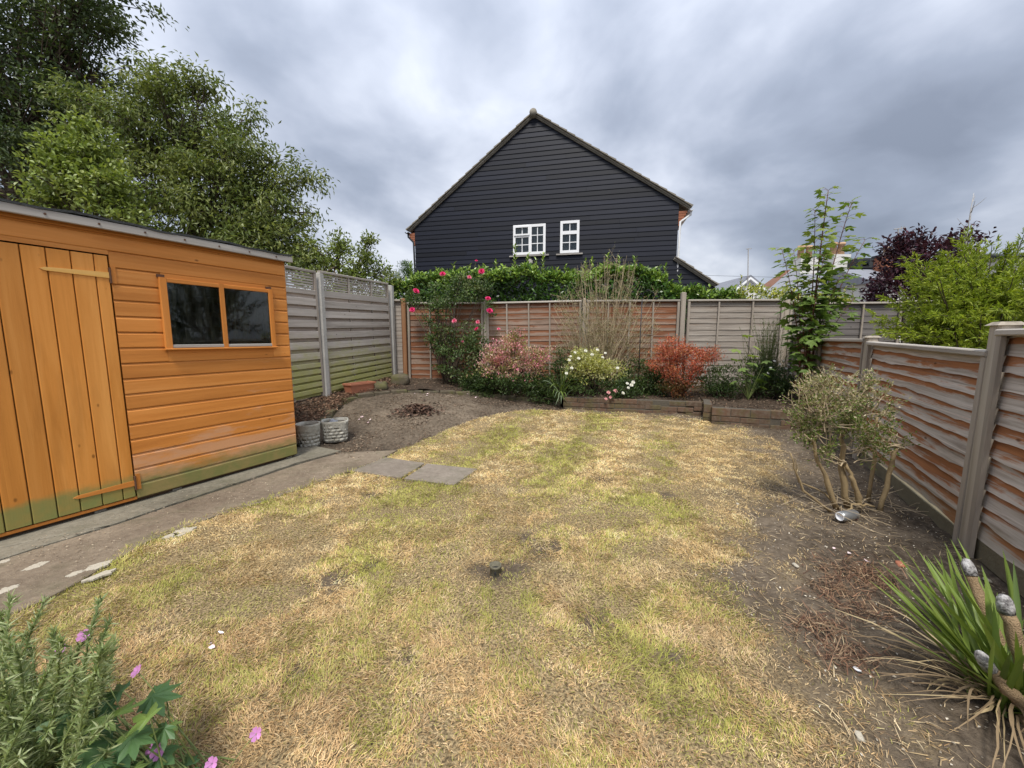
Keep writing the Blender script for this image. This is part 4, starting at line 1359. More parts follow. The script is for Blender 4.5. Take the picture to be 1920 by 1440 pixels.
# ------------------------------------------------------------------ the black weatherboarded house
def build_house():
    o = at(1000, 420, 13.5)
    yaw = R(-12.5)
    HF = Frame((o[0], o[1], 0), (math.cos(yaw), math.sin(yaw)))
    root = thing('weatherboard_house', HF.o, 'black weatherboarded house gable with white windows behind the hedge', 'house', HF.yaw)
    pk = HF.px(1001, 214); le = HF.px(767, 432); re = HF.px(1294, 388)
    wl = HF.px(779, 470)[0]; wr = HF.px(1271, 430)[0]
    ex0 = HF.px(1268, 484); ex1 = HF.px(1342, 534)
    sl = (pk[1] - le[1]) / (pk[0] - le[0]); sr = (pk[1] - re[1]) / (re[0] - pk[0])
    se = (ex0[1] - ex1[1]) / (ex1[0] - ex0[0])
    xl = lambda z: max(wl, pk[0] - (pk[1] - .05 - z) / sl)
    xr = lambda z: min(wr, pk[0] + (pk[1] - .05 - z) / sr) if z > ex0[1] - .05 else min(ex1[0], wr + (ex0[1] - .05 - z) / se)
    e = .152
    wins = [(HF.px(963, 440)[0], HF.px(1023, 440)[0], HF.px(995, 477)[1], HF.px(995, 422)[1]),
            (HF.px(1051, 440)[0], HF.px(1086, 440)[0], HF.px(1068, 474)[1], HF.px(1068, 415)[1])]
    m = MB().prism_y([(wl, 0), (ex1[0], 0), (ex1[0], ex1[1] - .12), (wr, ex0[1] - .12), (wr, re[1] - .2), (pk[0], pk[1] - .2), (wl, le[1] - .1)], .12, .3)
    m.build('wall', M['house_brick'], root)
    MB().box(wl, wr, 7.6, 7.8, 0, le[1]).build('wall', M['house_brick'], root)
    MB().box(wl, wl + .2, .31, 7.59, 0, le[1] - .3).build('wall', M['house_brick'], root)
    MB().box(wr - .2, wr, .31, 7.59, 0, le[1] - .3).build('wall', M['house_brick'], root)
    z = 1.5; i = 0

    def wb(x0, x1, z0, x0t, x1t, z1):
        MB().hexa([(x0, -.026, 0), (x1, -.026, 0), (x1, .10, 0), (x0, .10, 0), (x0t, -.008, z1 - z0), (x1t, -.008, z1 - z0), (x1t, .10, z1 - z0), (x0t, .10, z1 - z0)]
                  ).build('weatherboard', M['black_board'], root, loc=(0, 0, z0))
    while z < pk[1] - .12:
        z1 = z + e
        a0, b0 = xl(z), xr(z); a1, b1 = max(xl(z1), a0), min(xr(z1), b0)
        if b1 - a1 < .05: break
        segs = [(a0, b0, a1, b1)]
        for (p, q, zz0, zz1) in wins:
            if z1 > zz0 + .01 and z < zz1 - .01:
                new = []
                for s_ in segs:
                    if s_[0] < p and s_[1] > q:
                        new += [(s_[0], p - .002, s_[2], p - .002), (q + .002, s_[1], q + .002, s_[3])]
                    else: new.append(s_)
                segs = new
        out = []
        for s_ in segs:                      # butt joints at random places
            if s_[1] - s_[0] > 2.6:
                j = random.uniform(s_[0] + .7, s_[1] - .9)
                out += [(s_[0], j, s_[2], j), (j + .003, s_[1], j + .003, s_[3])]
            else: out.append(s_)
        for s_ in out: wb(s_[0], s_[1], z + random.uniform(-.004, .004), s_[2], s_[3], z1 + .012)
        z = z1; i += 1
    # windows
    for k, (p, q, zz0, zz1) in enumerate(wins):
        win = thing('window', (0, 0, 0), None, None); win.parent = root
        h = zz1 - zz0; w = q - p; f = .075
        yo, yi = -.055, .02
        def bar(x0, x1, z0, z1, nm='frame', y0=yo, y1=yi): MB().box(x0, x1, y0, y1, z0, z1).build(nm, M['upvc'], win)
        bar(p - .005, q + .005, zz1 - f, zz1 + .01); bar(p - .005, q + .005, zz0 - .01, zz0 + f)
        bar(p - .005, p + f, zz0 + f, zz1 - f); bar(q - f, q + .005, zz0 + f, zz1 - f)
        MB().box(p - .13, q + .13, -.09, -.036, zz0 - .075, zz0 - .03).build('sill', M['grey_board'], win)
        lights = []
        if k == 0:
            mid = p + w * .53
            bar(mid - .05, mid + .05, zz0 + f, zz1 - f, 'mullion')
            tz = zz0 + h * .64
            bar(p + f, mid - .05, tz - .055, tz + .055, 'transom')
            lights = [(p + f, mid - .05, tz + .055, zz1 - f, 2, 1), (p + f, mid - .05, zz0 + f, tz - .055, 2, 2), (mid + .05, q - f, zz0 + f, zz1 - f, 2, 3)]
            for (u0, u1, v0, v1) in [(p + .03, mid - .02, tz + .005, zz1 - .03)]:
                for b_ in ((u0, u1, v0, v0 + .05), (u0, u1, v1 - .05, v1), (u0, u0 + .05, v0 + .05, v1 - .05), (u1 - .05, u1, v0 + .05, v1 - .05)):
                    MB().box(b_[0], b_[1], yo - .03, yo - .002, b_[2], b_[3]).build('sash', M['upvc'], win)
        else:
            tz = zz0 + h * .635
            bar(p + f, q - f, tz - .055, tz + .055, 'transom')
            lights = [(p + f, q - f, tz + .055, zz1 - f, 2, 1), (p + f, q - f, zz0 + f, tz - .055, 2, 2)]
        for (u0, u1, v0, v1, nx, ny) in lights:
            MB().box(u0, u1, -.022, -.016, v0, v1).build('pane', M['house_glass'], win)
            for a in range(1, nx): MB().box(u0 + (u1 - u0) * a / nx - .013, u0 + (u1 - u0) * a / nx + .013, -.034, -.024, v0, v1).build('glazing_bar', M['upvc'], win)
            for a in range(1, ny): MB().box(u0, u1, -.0335, -.0245, v0 + (v1 - v0) * a / ny - .013, v0 + (v1 - v0) * a / ny + .013).build('glazing_bar', M['upvc'], win)
        # net curtain, gathered
        m = MB(); n = 40
        xs_ = np.linspace(p + .02, q - .02, n)
        vs = [(x, .07 + .012 * math.sin(x * 60), zz0 + .02) for x in xs_] + [(x, .07 + .012 * math.sin(x * 60), zz1 - .02) for x in xs_]
        m.add(vs, [(j, j + 1, n + j + 1, n + j) for j in range(n - 1)])
        m.build('net_curtain', M['net'], win, True)
    # roof: two slopes, a lower lean-to slope, tiles stepping along the verge
    def slope(p0, p1, nm='roof'):
        d = np.array((p1[0] - p0[0], p1[1] - p0[1])); ln = np.linalg.norm(d); d /= ln; n_ = np.array((-d[1], d[0])); n_ = n_ if n_[1] > 0 else -n_
        a = np.array(p0); b = np.array(p1)
        q = [a - n_ * .055, b - n_ * .055, b - n_ * .005, a - n_ * .005]
        rf = MB().prism_y([tuple(v) for v in q], -.10, 7.9).build(nm, M['roof_tile'], root)
        cnt = int(ln / .30)
        for k in range(cnt):
            s0 = ln * k / cnt; s1 = ln * (k + 1) / cnt + .05
            lift = .03
            u = [a + d * s0 + n_ * .0, a + d * s1 + n_ * (-.0), a + d * s1 + n_ * (lift + .018), a + d * s0 + n_ * .018]
            dy = random.uniform(-.012, .012)
            MB().prism_y([tuple(v) for v in u], -.15 + dy, .25).build('tile', M['roof_tile'], rf)
        m = MB()
        for k in range(cnt):
            s0 = ln * k / cnt; s1 = ln * (k + 1) / cnt + .05
            u = [a + d * s0, a + d * s1, a + d * s1 + n_ * .048, a + d * s0 + n_ * .018]
            m.prism_y([tuple(v) for v in u], .255, 7.9)
        m.build('tile_courses', M['roof_tile'], rf)
        # mortar bedding under the verge
        q = [a - n_ * .085, b - n_ * .085, b - n_ * .056, a - n_ * .056]
        MB().prism_y([tuple(v) for v in q], -.07, .1).build('verge_bedding', M['concrete_grey'], rf)
    slope(pk, le); slope(pk, re); slope((ex0[0] - .05, ex0[1] + .02), ex1, 'lean_to_roof')
    MB().tube([(pk[0], -.17, pk[1] - .02), (pk[0], 7.9, pk[1] - .02)], .12, 12).build('ridge_tiles', M['roof_tile'], root, True)
    # brick corbels, gutters and downpipes at the eaves
    for sgn, wx, ev in ((-1, wl, le), (1, wr, re)):
        x_in = wx; x_out = wx + sgn * .26
        zt = ev[1] - .02
        k = 0
        for c_ in range(6):
            x_o = wx + sgn * (.05 + .04 * (5 - c_))
            MB().box(min(x_in, x_o) + (0.001 if sgn > 0 else 0), max(x_in, x_o) - (0.001 if sgn < 0 else 0), -.02, .3, zt - .09 - c_ * .075 - .065, zt - .09 - c_ * .075).build('corbel_brick', M['house_brick'], root)
        g = MB()
        ang = np.linspace(math.pi, 2 * math.pi, 9)
        gx = ev[0] + sgn * .03; gzz = ev[1] - .09
        prf = [(gx + .06 * math.cos(a), gzz + .06 * math.sin(a)) for a in ang] + [(gx + .052 * math.cos(a), gzz + .052 * math.sin(a)) for a in ang[::-1]]
        g.prism_y(prf, -.16, 7.8)
        g.build('gutter', M['metal_dark'] if sgn < 0 else M['upvc'], root)
        MB().tube([(gx, -.02, gzz - .06), (gx, -.02, gzz - .14), (wx + sgn * .06, -.02, gzz - .34), (wx + sgn * .05, -.02, gzz - .9 if sgn > 0 else gzz - .5), (wx + sgn * .05, .1, 1.0)], .034, 8).build('downpipe', M['metal_dark'] if sgn < 0 else M['upvc'], root, True)
    # small black lamp under the left window
    lx, lz = HF.px(996, 492)
    MB().box(lx - .09, lx + .06, -.12, -.036, lz - .05, lz + .05).box(lx - .07, lx + .02, -.10, -.04, lz + .052, lz + .10).build('wall_lamp', M['grey_board'], root)


m_, t_ = new_mat('net_curtain')
nzz = t_.noise(world_pos(t_), 9, 4)
finish(t_, t_.mix(nzz, (0.26, 0.28, 0.31), (0.40, 0.41, 0.43)), 0.9, None)
M['net'] = m_
build_house()


# ------------------------------------------------------------------ far roofs on the right
def far_houses():
    Y = 30.0
    k = Y / F_PX
    P = lambda px, py, y=Y: at(px, py, y)
    # slate roofed terrace: hipped grey roof with render walls, two chimney stacks
    o = P(1540, 560); root = thing('slate_roof_house', (o[0], o[1], 0), 'distant pale house with grey slate roof and chimneys behind the sapling', 'house')
    L = lambda px, py, dy=0: tuple((P(px, py, Y + dy) - np.array((o[0], o[1], 0))))
    MB().add([L(1418, 562), L(1662, 562), L(1640, 496, 3), L(1490, 500, 3), L(1418, 562, 7), L(1662, 562, 7)],
             [(0, 1, 2, 3), (1, 5, 2), (4, 0, 3), (5, 4, 3, 2), (0, 4, 5, 1)]).build('roof', M['slate'], root)
    a, b = L(1426, 566), L(1652, 566)
    MB().box(a[0], b[0], .3, 7, 0, a[2]).build('wall', M['render'], root)
    for px in (1610,):
        c = L(px, 600)
        win = MB().box(c[0] - .6, c[0] + .6, .2, .29, c[2] - .1, c[2] + 1.3).build('window', M['upvc'], root)
        for q in (-.27, .27): MB().box(c[0] + q - .22, c[0] + q + .22, .17, .199, c[2], c[2] + 1.2).build('pane', M['house_glass'], win)
    for x0, x1, y0, pots in ((1495, 1530, 484, (1504, 1519)), (1556, 1590, 478, (1565, 1580))):
        a, b = L(x0, y0 + 30, 2.5), L(x1, y0, 2.5)
        ch = MB().box(a[0], b[0], 2.2, 3.2, a[2] - .6, b[2]).build('chimney', M['render'], root)
        for px in pots:
            q = L(px, y0, 2.5); q2 = L(px, y0 - 24, 2.5)
            MB().lathe([(.24, 0), (.22, (q2[2] - q[2]) * .8), (.27, (q2[2] - q[2]) * .82), (.26, q2[2] - q[2])], 10).build('chimney_pot', M['chimney_pot'], ch, True, loc=(q[0], 2.7, q[2]))
    d0, d1 = L(1602, 503, 1.5), L(1652, 485, 1.5)
    dm = MB().box(d0[0], d1[0], 1.2, 3.4, d0[2], d1[2]).build('dormer', M['felt'], root)
    for q in (.3, .7): MB().box(d0[0] + (d1[0] - d0[0]) * q - .25, d0[0] + (d1[0] - d0[0]) * q + .25, 1.16, 1.199, d0[2] + .15, d1[2] - .15).build('pane', M['house_glass'], dm)
    # white gable
    Y2 = 38.0
    o2 = at(1408, 560, Y2); r2 = thing('white_gable_house', (o2[0], o2[1], 0), 'small white gabled house left of the slate roof', 'house')
    L2 = lambda px, py, dy=0: tuple(at(px, py, Y2 + dy) - np.array((o2[0], o2[1], 0)))
    a, b, c = L2(1372, 545), L2(1436, 545), L2(1404, 520)
    MB().prism_y([(a[0] + .2, 0), (b[0] - .2, 0), (b[0] - .2, b[2] - .1), (c[0], c[2] - .15), (a[0] + .2, a[2] - .1)], 0, 6).build('wall', M['render'], r2)
    for p, q in ((a, c), (b, c)):
        rr = MB().prism_y([(p[0], p[2]), (q[0], q[2]), (q[0], q[2] + .2), (p[0], p[2] + .2)], -.3, 6.2).build('roof', M['slate'], r2)
        MB().prism_y([(p[0], p[2] - .22), (q[0], q[2] - .22), (q[0], q[2] - .001), (p[0], p[2] - .001)], -.33, -.02).build('barge_board', M['upvc'], rr)
    # brown roof between them
    Y3 = 45.0
    o3 = at(1450, 560, Y3); r3 = thing('brown_roof_house', (o3[0], o3[1], 0), 'distant house with brown tiled roof beside the white gable', 'house')
    L3 = lambda px, py, dy=0: tuple(at(px, py, Y3 + dy) - np.array((o3[0], o3[1], 0)))
    a, b, c, d = L3(1412, 548), L3(1520, 548), L3(1468, 508, 3), L3(1520, 500, 3)
    MB().add([a, b, d, c, L3(1412, 548, 8), L3(1520, 548, 8)], [(0, 1, 2, 3), (4, 0, 3), (5, 4, 3, 2), (1, 5, 2)]).build('roof', M['brown_tile'], r3)
    MB().box(a[0] + .4, b[0] - .4, .3, 7.5, 0, a[2]).build('wall', M['render'], r3)
    # chimney house behind the purple shrub
    Y4 = 27.0
    o4 = at(1688, 560, Y4); r4 = thing('chimney_house', (o4[0], o4[1], 0), 'distant dark roofed house with two pale chimney pots above the purple shrub', 'house')
    L4 = lambda px, py, dy=0: tuple(at(px, py, Y4 + dy) - np.array((o4[0], o4[1], 0)))
    a, b = L4(1640, 530), L4(1790, 530)
    MB().box(a[0], b[0], 0, 6, 0, a[2]).build('wall', M['render'], r4)
    MB().prism_x([(-.4, a[2]), (6.4, a[2]), (3, a[2] + 1.4)], a[0] - .3, b[0] + .3).build('roof', M['slate'], r4)
    c, d = L4(1656, 500, 2), L4(1706, 480, 2)
    ch = MB().box(c[0], d[0], 1.8, 2.8, a[2] - .5, d[2]).build('chimney', M['house_brick'], r4)
    MB().box(c[0] - .12, d[0] + .12, 1.68, 2.92, d[2] + .001, d[2] + .14).build('chimney_cap', M['felt'], ch)
    for px in (1670, 1694):
        q = L4(px, 480, 2)
        MB().lathe([(.26, .141), (.22, .55), (.27, .58), (.26, .68)], 10).build('chimney_pot', M['chimney_pot'], ch, True, loc=(q[0], 2.3, q[2]))
    # aerials
    ae = thing('tv_aerial', at(1684, 478, 28.4), 'tall thin aerial mast beside the purple shrub chimney', 'aerial')
    l5 = lambda px, py: at(px, py, 28.4) - np.array(ae.location)
    MB().tube([l5(1684, 500), l5(1684, 428)], .035, 6).build('mast', M['grey_board'], ae)
    MB().tube([l5(1676, 430), l5(1699, 427)], .03, 6).tube([l5(1690, 424), l5(1690, 433)], .02, 5).tube([l5(1695, 424), l5(1695, 432)], .02, 5).build('antenna', M['grey_board'], ae)
    ae = thing('tv_aerial', at(1402, 545, 37.6), 'thin aerial pole above the small white gable', 'aerial')
    l6 = lambda px, py: at(px, py, 37.6) - np.array(ae.location)
    MB().tube([l6(1402, 545), l6(1403, 466)], .04, 6).build('mast', M['grey_board'], ae)
    MB().tube([l6(1399, 467), l6(1409, 466)], .03, 6).build('antenna', M['grey_board'], ae)
    # dark roof at the right border
    o7 = at(1900, 500, 24); r7 = thing('dark_roof_house', (o7[0], o7[1], 0), 'dark roof of a distant house above the bright conifer at the right border', 'house')
    l7 = lambda px, py: at(px, py, 24) - np.array((o7[0], o7[1], 0))
    a, b, c = l7(1868, 482), l7(1990, 482), l7(1890, 468)
    MB().prism_x([(-.4, a[2]), (5.4, a[2]), (2.5, c[2] + .3)], a[0], b[0]).build('roof', M['felt'], r7)
    MB().box(a[0] + .4, b[0] - .3, 0, 5, 0, a[2] - .002).build('wall', M['render'], r7)
    q = l7(1893, 462)
    MB().box(q[0] - .3, q[0] + .3, 1.5, 2.3, q[2] - .8, q[2] + .3).build('chimney', M['render'], r7)


far_houses()


# ------------------------------------------------------------------ trees and shrubs beyond the fences
def out_base(px, Y):
    return np.array(((px - 960) / F_PX * Y, Y, 0.0))


GREEN_D = [(0.055, 0.085, 0.030), (0.08, 0.115, 0.038), (0.042, 0.068, 0.025), (0.115, 0.15, 0.06)]
GREEN_M = [(0.135, 0.18, 0.046), (0.185, 0.23, 0.062), (0.10, 0.145, 0.038), (0.25, 0.275, 0.085)]
GREEN_L = [(0.20, 0.265, 0.052), (0.25, 0.315, 0.078), (0.15, 0.21, 0.045), (0.30, 0.345, 0.10)]

tree('broadleaf_tree', 'tall dark green tree at the top left, behind the lighter cherry tree', 'tree', out_base(20, 12.0), at(30, 300, 12.0), .2,
     [blob(40, 60, 12, 130), blob(140, 40, 11.6, 80, 90), blob(175, 150, 12, 70, 90), blob(40, 230, 11.6, 130, 110), blob(-120, 60, 12, 170, 170), blob(-140, 280, 12, 150, 150),
      blob(70, 350, 11.4, 110, 90), blob(120, 250, 12.4, 90), blob(150, -70, 12, 120, 80)],
     560, 66, .2, .15, .066, GREEN_D, up=0.0, out=.5, lo=.25, nsub=60, droop=.2)
tree('cherry_tree', 'mid green cherry tree with drooping leaves behind the shed roof', 'tree', out_base(350, 9.2), at(360, 400, 9.2), .10,
     [blob(240, 225, 9.2, 95, 80), blob(345, 235, 9.2, 80, 85), blob(430, 305, 9.0, 85, 75), blob(505, 380, 9.0, 65, 60), blob(400, 390, 8.8, 95, 80), blob(280, 360, 9.0, 95, 85),
      blob(540, 440, 8.8, 48, 45), blob(480, 460, 8.6, 70, 50), blob(330, 470, 8.8, 90, 50), blob(455, 225, 9.2, 26, 40), blob(565, 335, 9, 40, 18), blob(375, 150, 9.2, 26, 30), blob(300, 150, 9.2, 40, 26), blob(590, 400, 9, 24, 14), blob(510, 300, 9, 40, 20), blob(580, 490, 8.7, 36, 30)],
     620, 58, .155, .12, .040, GREEN_M, up=-.1, out=.4, lo=.25, droop=.45, nsub=70)
tree('pear_tree', 'bright light green young tree just above the shed roof', 'tree', out_base(160, 7.2), at(160, 420, 7.2), .05,
     [blob(165, 280, 7.2, 34, 46), blob(125, 340, 7.2, 45, 40), blob(190, 345, 7.1, 45, 42), blob(215, 395, 7.1, 48, 30), blob(90, 375, 7.2, 36, 28), blob(160, 235, 7.2, 14, 26), blob(105, 285, 7.2, 20, 34)],
     190, 34, .11, .085, .046, GREEN_L, up=.25, out=.35, lo=.2, tmpl=T_LEAF, nsub=30)
tree('ivy_clad_shrub', 'loose leafy shrub with leaning trunk above the slatted fence', 'shrub', out_base(640, 8.6), at(632, 480, 8.6), .05,
     [blob(640, 470, 8.6, 20, 32), blob(612, 500, 8.5, 26, 22), blob(690, 505, 8.4, 34, 26), blob(690, 465, 8.4, 12, 26), blob(655, 525, 8.3, 40, 16), blob(720, 520, 8.4, 24, 18), blob(590, 480, 8.7, 28, 34), blob(640, 548, 7.9, 44, 14), blob(700, 552, 8.1, 34, 14), blob(575, 530, 7.4, 40, 16)],
     190, 30, .085, .075, .036, GREEN_M + GREEN_L[:2], up=.2, out=.4, lo=.1, tmpl=T_LEAF, nsub=22)


# laurel hedge behind the back fence: a leafy mass with upright shoots
def hedge(name, label, prof, Y0, depth, nleaf, L, Wd, cols, tip, shoots, zlow, tmpl=T_LEAF, mat='glossy_leaf'):
    """prof: (px, py) of the top outline on the camera side"""
    b0 = at(prof[len(prof) // 2][0], 600, Y0); base = np.array((b0[0], Y0 + depth / 2, 0))
    root = thing(name, base, label, 'hedge')
    xs_ = np.array([at(p[0], p[1], Y0)[0] for p in prof]); zs_ = np.array([at(p[0], p[1], Y0)[2] for p in prof])
    x = rng.uniform(xs_[0], xs_[-1], nleaf)
    zt = np.interp(x, xs_, zs_) + (fbm(x * 3, x * 0, 41, 3) - .5) * .25 - .08
    top = rng.random(nleaf) < .42
    u = rng.random(nleaf)
    lump = (fbm(x * 2.2, u * 3.0, 43, 3) - .5) * .45
    z = np.where(top, zt + rng.normal(size=nleaf) * .05, zlow + (zt - zlow) * u)
    y = np.where(top, Y0 + depth * rng.random(nleaf), Y0 + lump + rng.random(nleaf) ** 1.6 * .35)
    P = np.stack([x, y, z], 1)
    A = nrm(np.stack([rng.normal(size=nleaf) * .6, -.45 + rng.normal(size=nleaf) * .5, .55 + rng.normal(size=nleaf) * .4], 1))
    Nv = nrm(np.stack([rng.normal(size=nleaf) * .4, -.6 + rng.normal(size=nleaf) * .3, .6 + 0 * x], 1))
    C = palette(cols, nleaf, 60, (x * 3).astype(int) % 60, .22, .6)
    tp = (z > zt - .16) & (rng.random(nleaf) < .7)
    C[tp] = palette(tip, int(tp.sum()), 4, np.zeros(int(tp.sum()), int), .2)
    Ps, As, Ns, Cs = [P], [A], [Nv], [C]
    mb = MB()
    for px, py in shoots:
        q = at(px, py, Y0 + depth * .3)
        zb = np.interp(q[0], xs_, zs_) - .35
        a = np.array((q[0] + rng.normal() * .04, q[1], zb))
        mb.tube(bend(a, q, (0, 0, 0), 4) - base, np.linspace(.008, .003, 4), 5, False)
        n = max(8, int((q[2] - zb) / .035))
        s = np.linspace(.15, 1.0, n); ang = np.arange(n) * 2.4
        Ps.append(a + (q - a) * s[:, None]); As.append(nrm(np.stack([np.cos(ang), np.sin(ang), .9 + s * .6], 1)))
        Ns.append(nrm(np.stack([-np.cos(ang), -np.sin(ang), 1.0 + 0 * s], 1))); Cs.append(palette(tip, n, 2, np.zeros(n, int), .15))
    for k in range(34):
        xx = rng.uniform(xs_[0], xs_[-1]); zz = np.interp(xx, xs_, zs_)
        mb.tube(bend((xx, Y0 + depth / 2 + rng.normal() * .1, 0), (xx + rng.normal() * .15, Y0 + depth / 2 + rng.normal() * .15, zz - .12), (rng.normal() * .1, 0, 0), 5) - base, np.linspace(.022, .007, 5), 5, False)
    mb.build('stems', M['bark'], root, True)
    P = np.concatenate(Ps); n = len(P)
    leaf_obj('foliage', P, np.concatenate(As), np.concatenate(Ns), L * rng.uniform(.7, 1.15, n), Wd * rng.uniform(.8, 1.15, n), np.concatenate(Cs), tmpl, M[mat], root)


hedge('laurel_hedge', 'glossy green laurel hedge showing above the brown back fence',
      [(728, 530), (770, 520), (800, 515), (850, 508), (900, 512), (950, 505), (985, 498), (1030, 507), (1060, 520), (1100, 508), (1150, 497), (1200, 498), (1245, 512), (1285, 540), (1345, 545), (1395, 548)],
      8.5, .75, 26000, .12, .049, [(0.05, 0.115, 0.018), (0.075, 0.16, 0.026), (0.06, 0.135, 0.02), (0.11, 0.20, 0.034), (0.04, 0.085, 0.015)],
      [(0.22, 0.33, 0.045), (0.28, 0.39, 0.065), (0.16, 0.27, 0.04), (0.36, 0.45, 0.09)],
      [(966, 462), (1019, 477), (770, 502), (1140, 478), (1162, 485), (1248, 498), (1235, 502), (1310, 535), (850, 498), (930, 492), (1060, 500), (1098, 492), (880, 500), (1005, 488), (990, 480), (1330, 538), (1275, 520), (770, 495), (1190, 484), (1110, 488), (820, 506)], 1.2)
hedge('golden_hedge', 'yellow green golden leaved hedge at the right end of the back fence',
      [(1388, 546), (1400, 540), (1440, 538), (1480, 540), (1520, 548), (1560, 552), (1615, 552)],
      8.3, .6, 2600, .075, .034, [(0.15, 0.21, 0.025), (0.22, 0.27, 0.035), (0.12, 0.17, 0.02)], [(0.30, 0.33, 0.04), (0.38, 0.39, 0.06)],
      [(1390, 518), (1475, 530), (1600, 535), (1585, 540)], 1.2)
shrub('upright_conifer', 'feathery green conifer tip at the left end of the hedge', 'shrub', out_base(762, 9.3), [blob(762, 512, 9.3, 14, 26), blob(745, 530, 9.3, 22, 18), blob(772, 530, 9.3, 20, 18)],
      46, 60, .06, .055, .010, [(0.06, 0.12, 0.03), (0.09, 0.16, 0.04)], up=.9, out=.4, stems=14)


# golden conifer over the right fence: plumes of fine sprays
def conifer(name, label, base, plumes, cols, tips):
    root = thing(name, base, label, 'conifer')
    loc = np.array(base)
    mb = MB(); Ps, As, Ns, Cs = [], [], [], []
    trunk_top = loc + np.array((0, 0, 1.9))
    MB().tube(bend(loc, trunk_top, (.05, 0, 0), 5) - loc, np.linspace(.07, .03, 5), 8).build('trunk', M['bark'], root, True)
    for (tip, nsp) in plumes:
        tip = np.array(tip); st = loc + (trunk_top - loc) * rng.uniform(.2, .95)
        st = st + (tip - st) * .15
        pth = bend(st, tip, (0, 0, -.12 * np.linalg.norm(tip - st)), 8)
        mb.tube(pth - loc, np.linspace(.014, .003, 8), 4, False)
        d = nrm(tip - pth[4])
        side = nrm(np.cross(d, (0, 0, 1.0)) + rng.normal(size=3) * .3); upv = np.cross(side, d)
        ln = np.linalg.norm(tip - st)
        for s in np.linspace(.25, 1.0, nsp):
            c = st + (tip - st) * s
            i = s * 7; k = min(int(i), 6); c = pth[k] + (pth[k + 1] - pth[k]) * (i - k)
            for sg_ in (-1, 1):
                sl = ln * .30 * (1.08 - s) + .05
                dv = nrm(d * rng.uniform(.7, 1.2) + side * sg_ * rng.uniform(.4, .9) + upv * rng.normal() * .35)
                m = int(8 + sl * 60)
                q = rng.random(m)
                Ps.append(c + dv * (q * sl)[:, None] + rng.normal(size=(m, 3)) * .006)
                As.append(nrm(dv + (rng.random((m, 1)) - .5) * 1.6 * d + rng.normal(size=(m, 3)) * .38))
                Ns.append(nrm(upv + rng.normal(size=(m, 3)) * .5))
                cc = np.array(cols)[rng.integers(0, len(cols), m)]
                tt = np.array(tips)[rng.integers(0, len(tips), m)]
                f = (np.clip(q * .6 + s * .6 + .05, 0, 1) * rng.uniform(.6, 1, m))[:, None]
                Cs.append(np.clip((cc * (1 - f) + tt * f) * (1 + .15 * rng.normal(size=(m, 1))), .004, 1))
    mb.build('branches', M['bark'], root, True)
    P = np.concatenate(Ps); n = len(P)
    leaf_obj('foliage', P, np.concatenate(As), np.concatenate(Ns), .056 * rng.uniform(.6, 1.3, n), .011 * rng.uniform(.8, 1.3, n), np.concatenate(Cs), T_FOLD, M['leaf'], root)


cb = np.array((5.75, 4.7, 0.0))
pls = []
for (px, py, Y) in [(1640, 590, 4.6), (1660, 560, 4.7), (1700, 520, 4.6), (1735, 500, 4.8), (1690, 600, 4.4), (1720, 570, 4.3), (1770, 480, 4.9), (1800, 455, 4.9), (1812, 440, 5.0), (1780, 530, 4.4),
                    (1830, 500, 4.4), (1860, 460, 4.6), (1890, 470, 4.5), (1920, 440, 4.7), (1960, 430, 4.7), (1850, 540, 4.2), (1900, 520, 4.1), (1760, 590, 4.1), (1800, 600, 4.0), (1840, 590, 3.9), (1880, 580, 3.9),
                    (1930, 560, 3.9), (1660, 625, 4.3), (1710, 630, 4.1), (1745, 620, 4.1), (1960, 490, 4.3), (2000, 520, 4.2), (2040, 450, 4.8), (1870, 620, 3.7), (1800, 560, 4.2), (1920, 610, 3.8), (1680, 575, 4.9), (1750, 545, 4.8), (2020, 580, 4.2), (2080, 520, 4.6), (1815, 470, 5.1), (1840, 470, 4.9), (1905, 500, 4.4), (1650, 607, 4.6), (1700, 548, 4.6),
                    (1772, 560, 4.5), (1820, 530, 4.3), (1885, 550, 4.1), (1735, 590, 4.3), (1790, 625, 3.9)]:
    pls.append((at(px, py, Y), 13))
for k in range(46):
    px, py = rng.uniform(1690, 1990), rng.uniform(480, 640)
    pls.append((at(px, py, rng.uniform(4.1, 5.0)), 10))
conifer('golden_conifer', 'bright yellow green conifer with feathery plumes over the right fence', cb, pls,
        [(0.10, 0.16, 0.02), (0.13, 0.19, 0.025), (0.06, 0.105, 0.016)], [(0.36, 0.44, 0.045), (0.44, 0.50, 0.07), (0.27, 0.36, 0.035)])

pls = []
for k in range(70):
    a = rng.uniform(0, 6.28); zz = rng.uniform(.7, 3.3); rr = (1.15 - .22 * zz) * rng.uniform(.6, 1.1) + .15
    pls.append((np.array((6.3 + math.cos(a) * rr, 2.6 + math.sin(a) * rr * 1.3, zz + .4)), 9))
conifer('dark_conifer', 'dark conifer beyond the right fence, seen mirrored in the shed window', np.array((6.3, 2.6, 0.0)), pls,
        [(0.045, 0.07, 0.02), (0.06, 0.09, 0.022)], [(0.085, 0.12, 0.03), (0.11, 0.145, 0.035)])

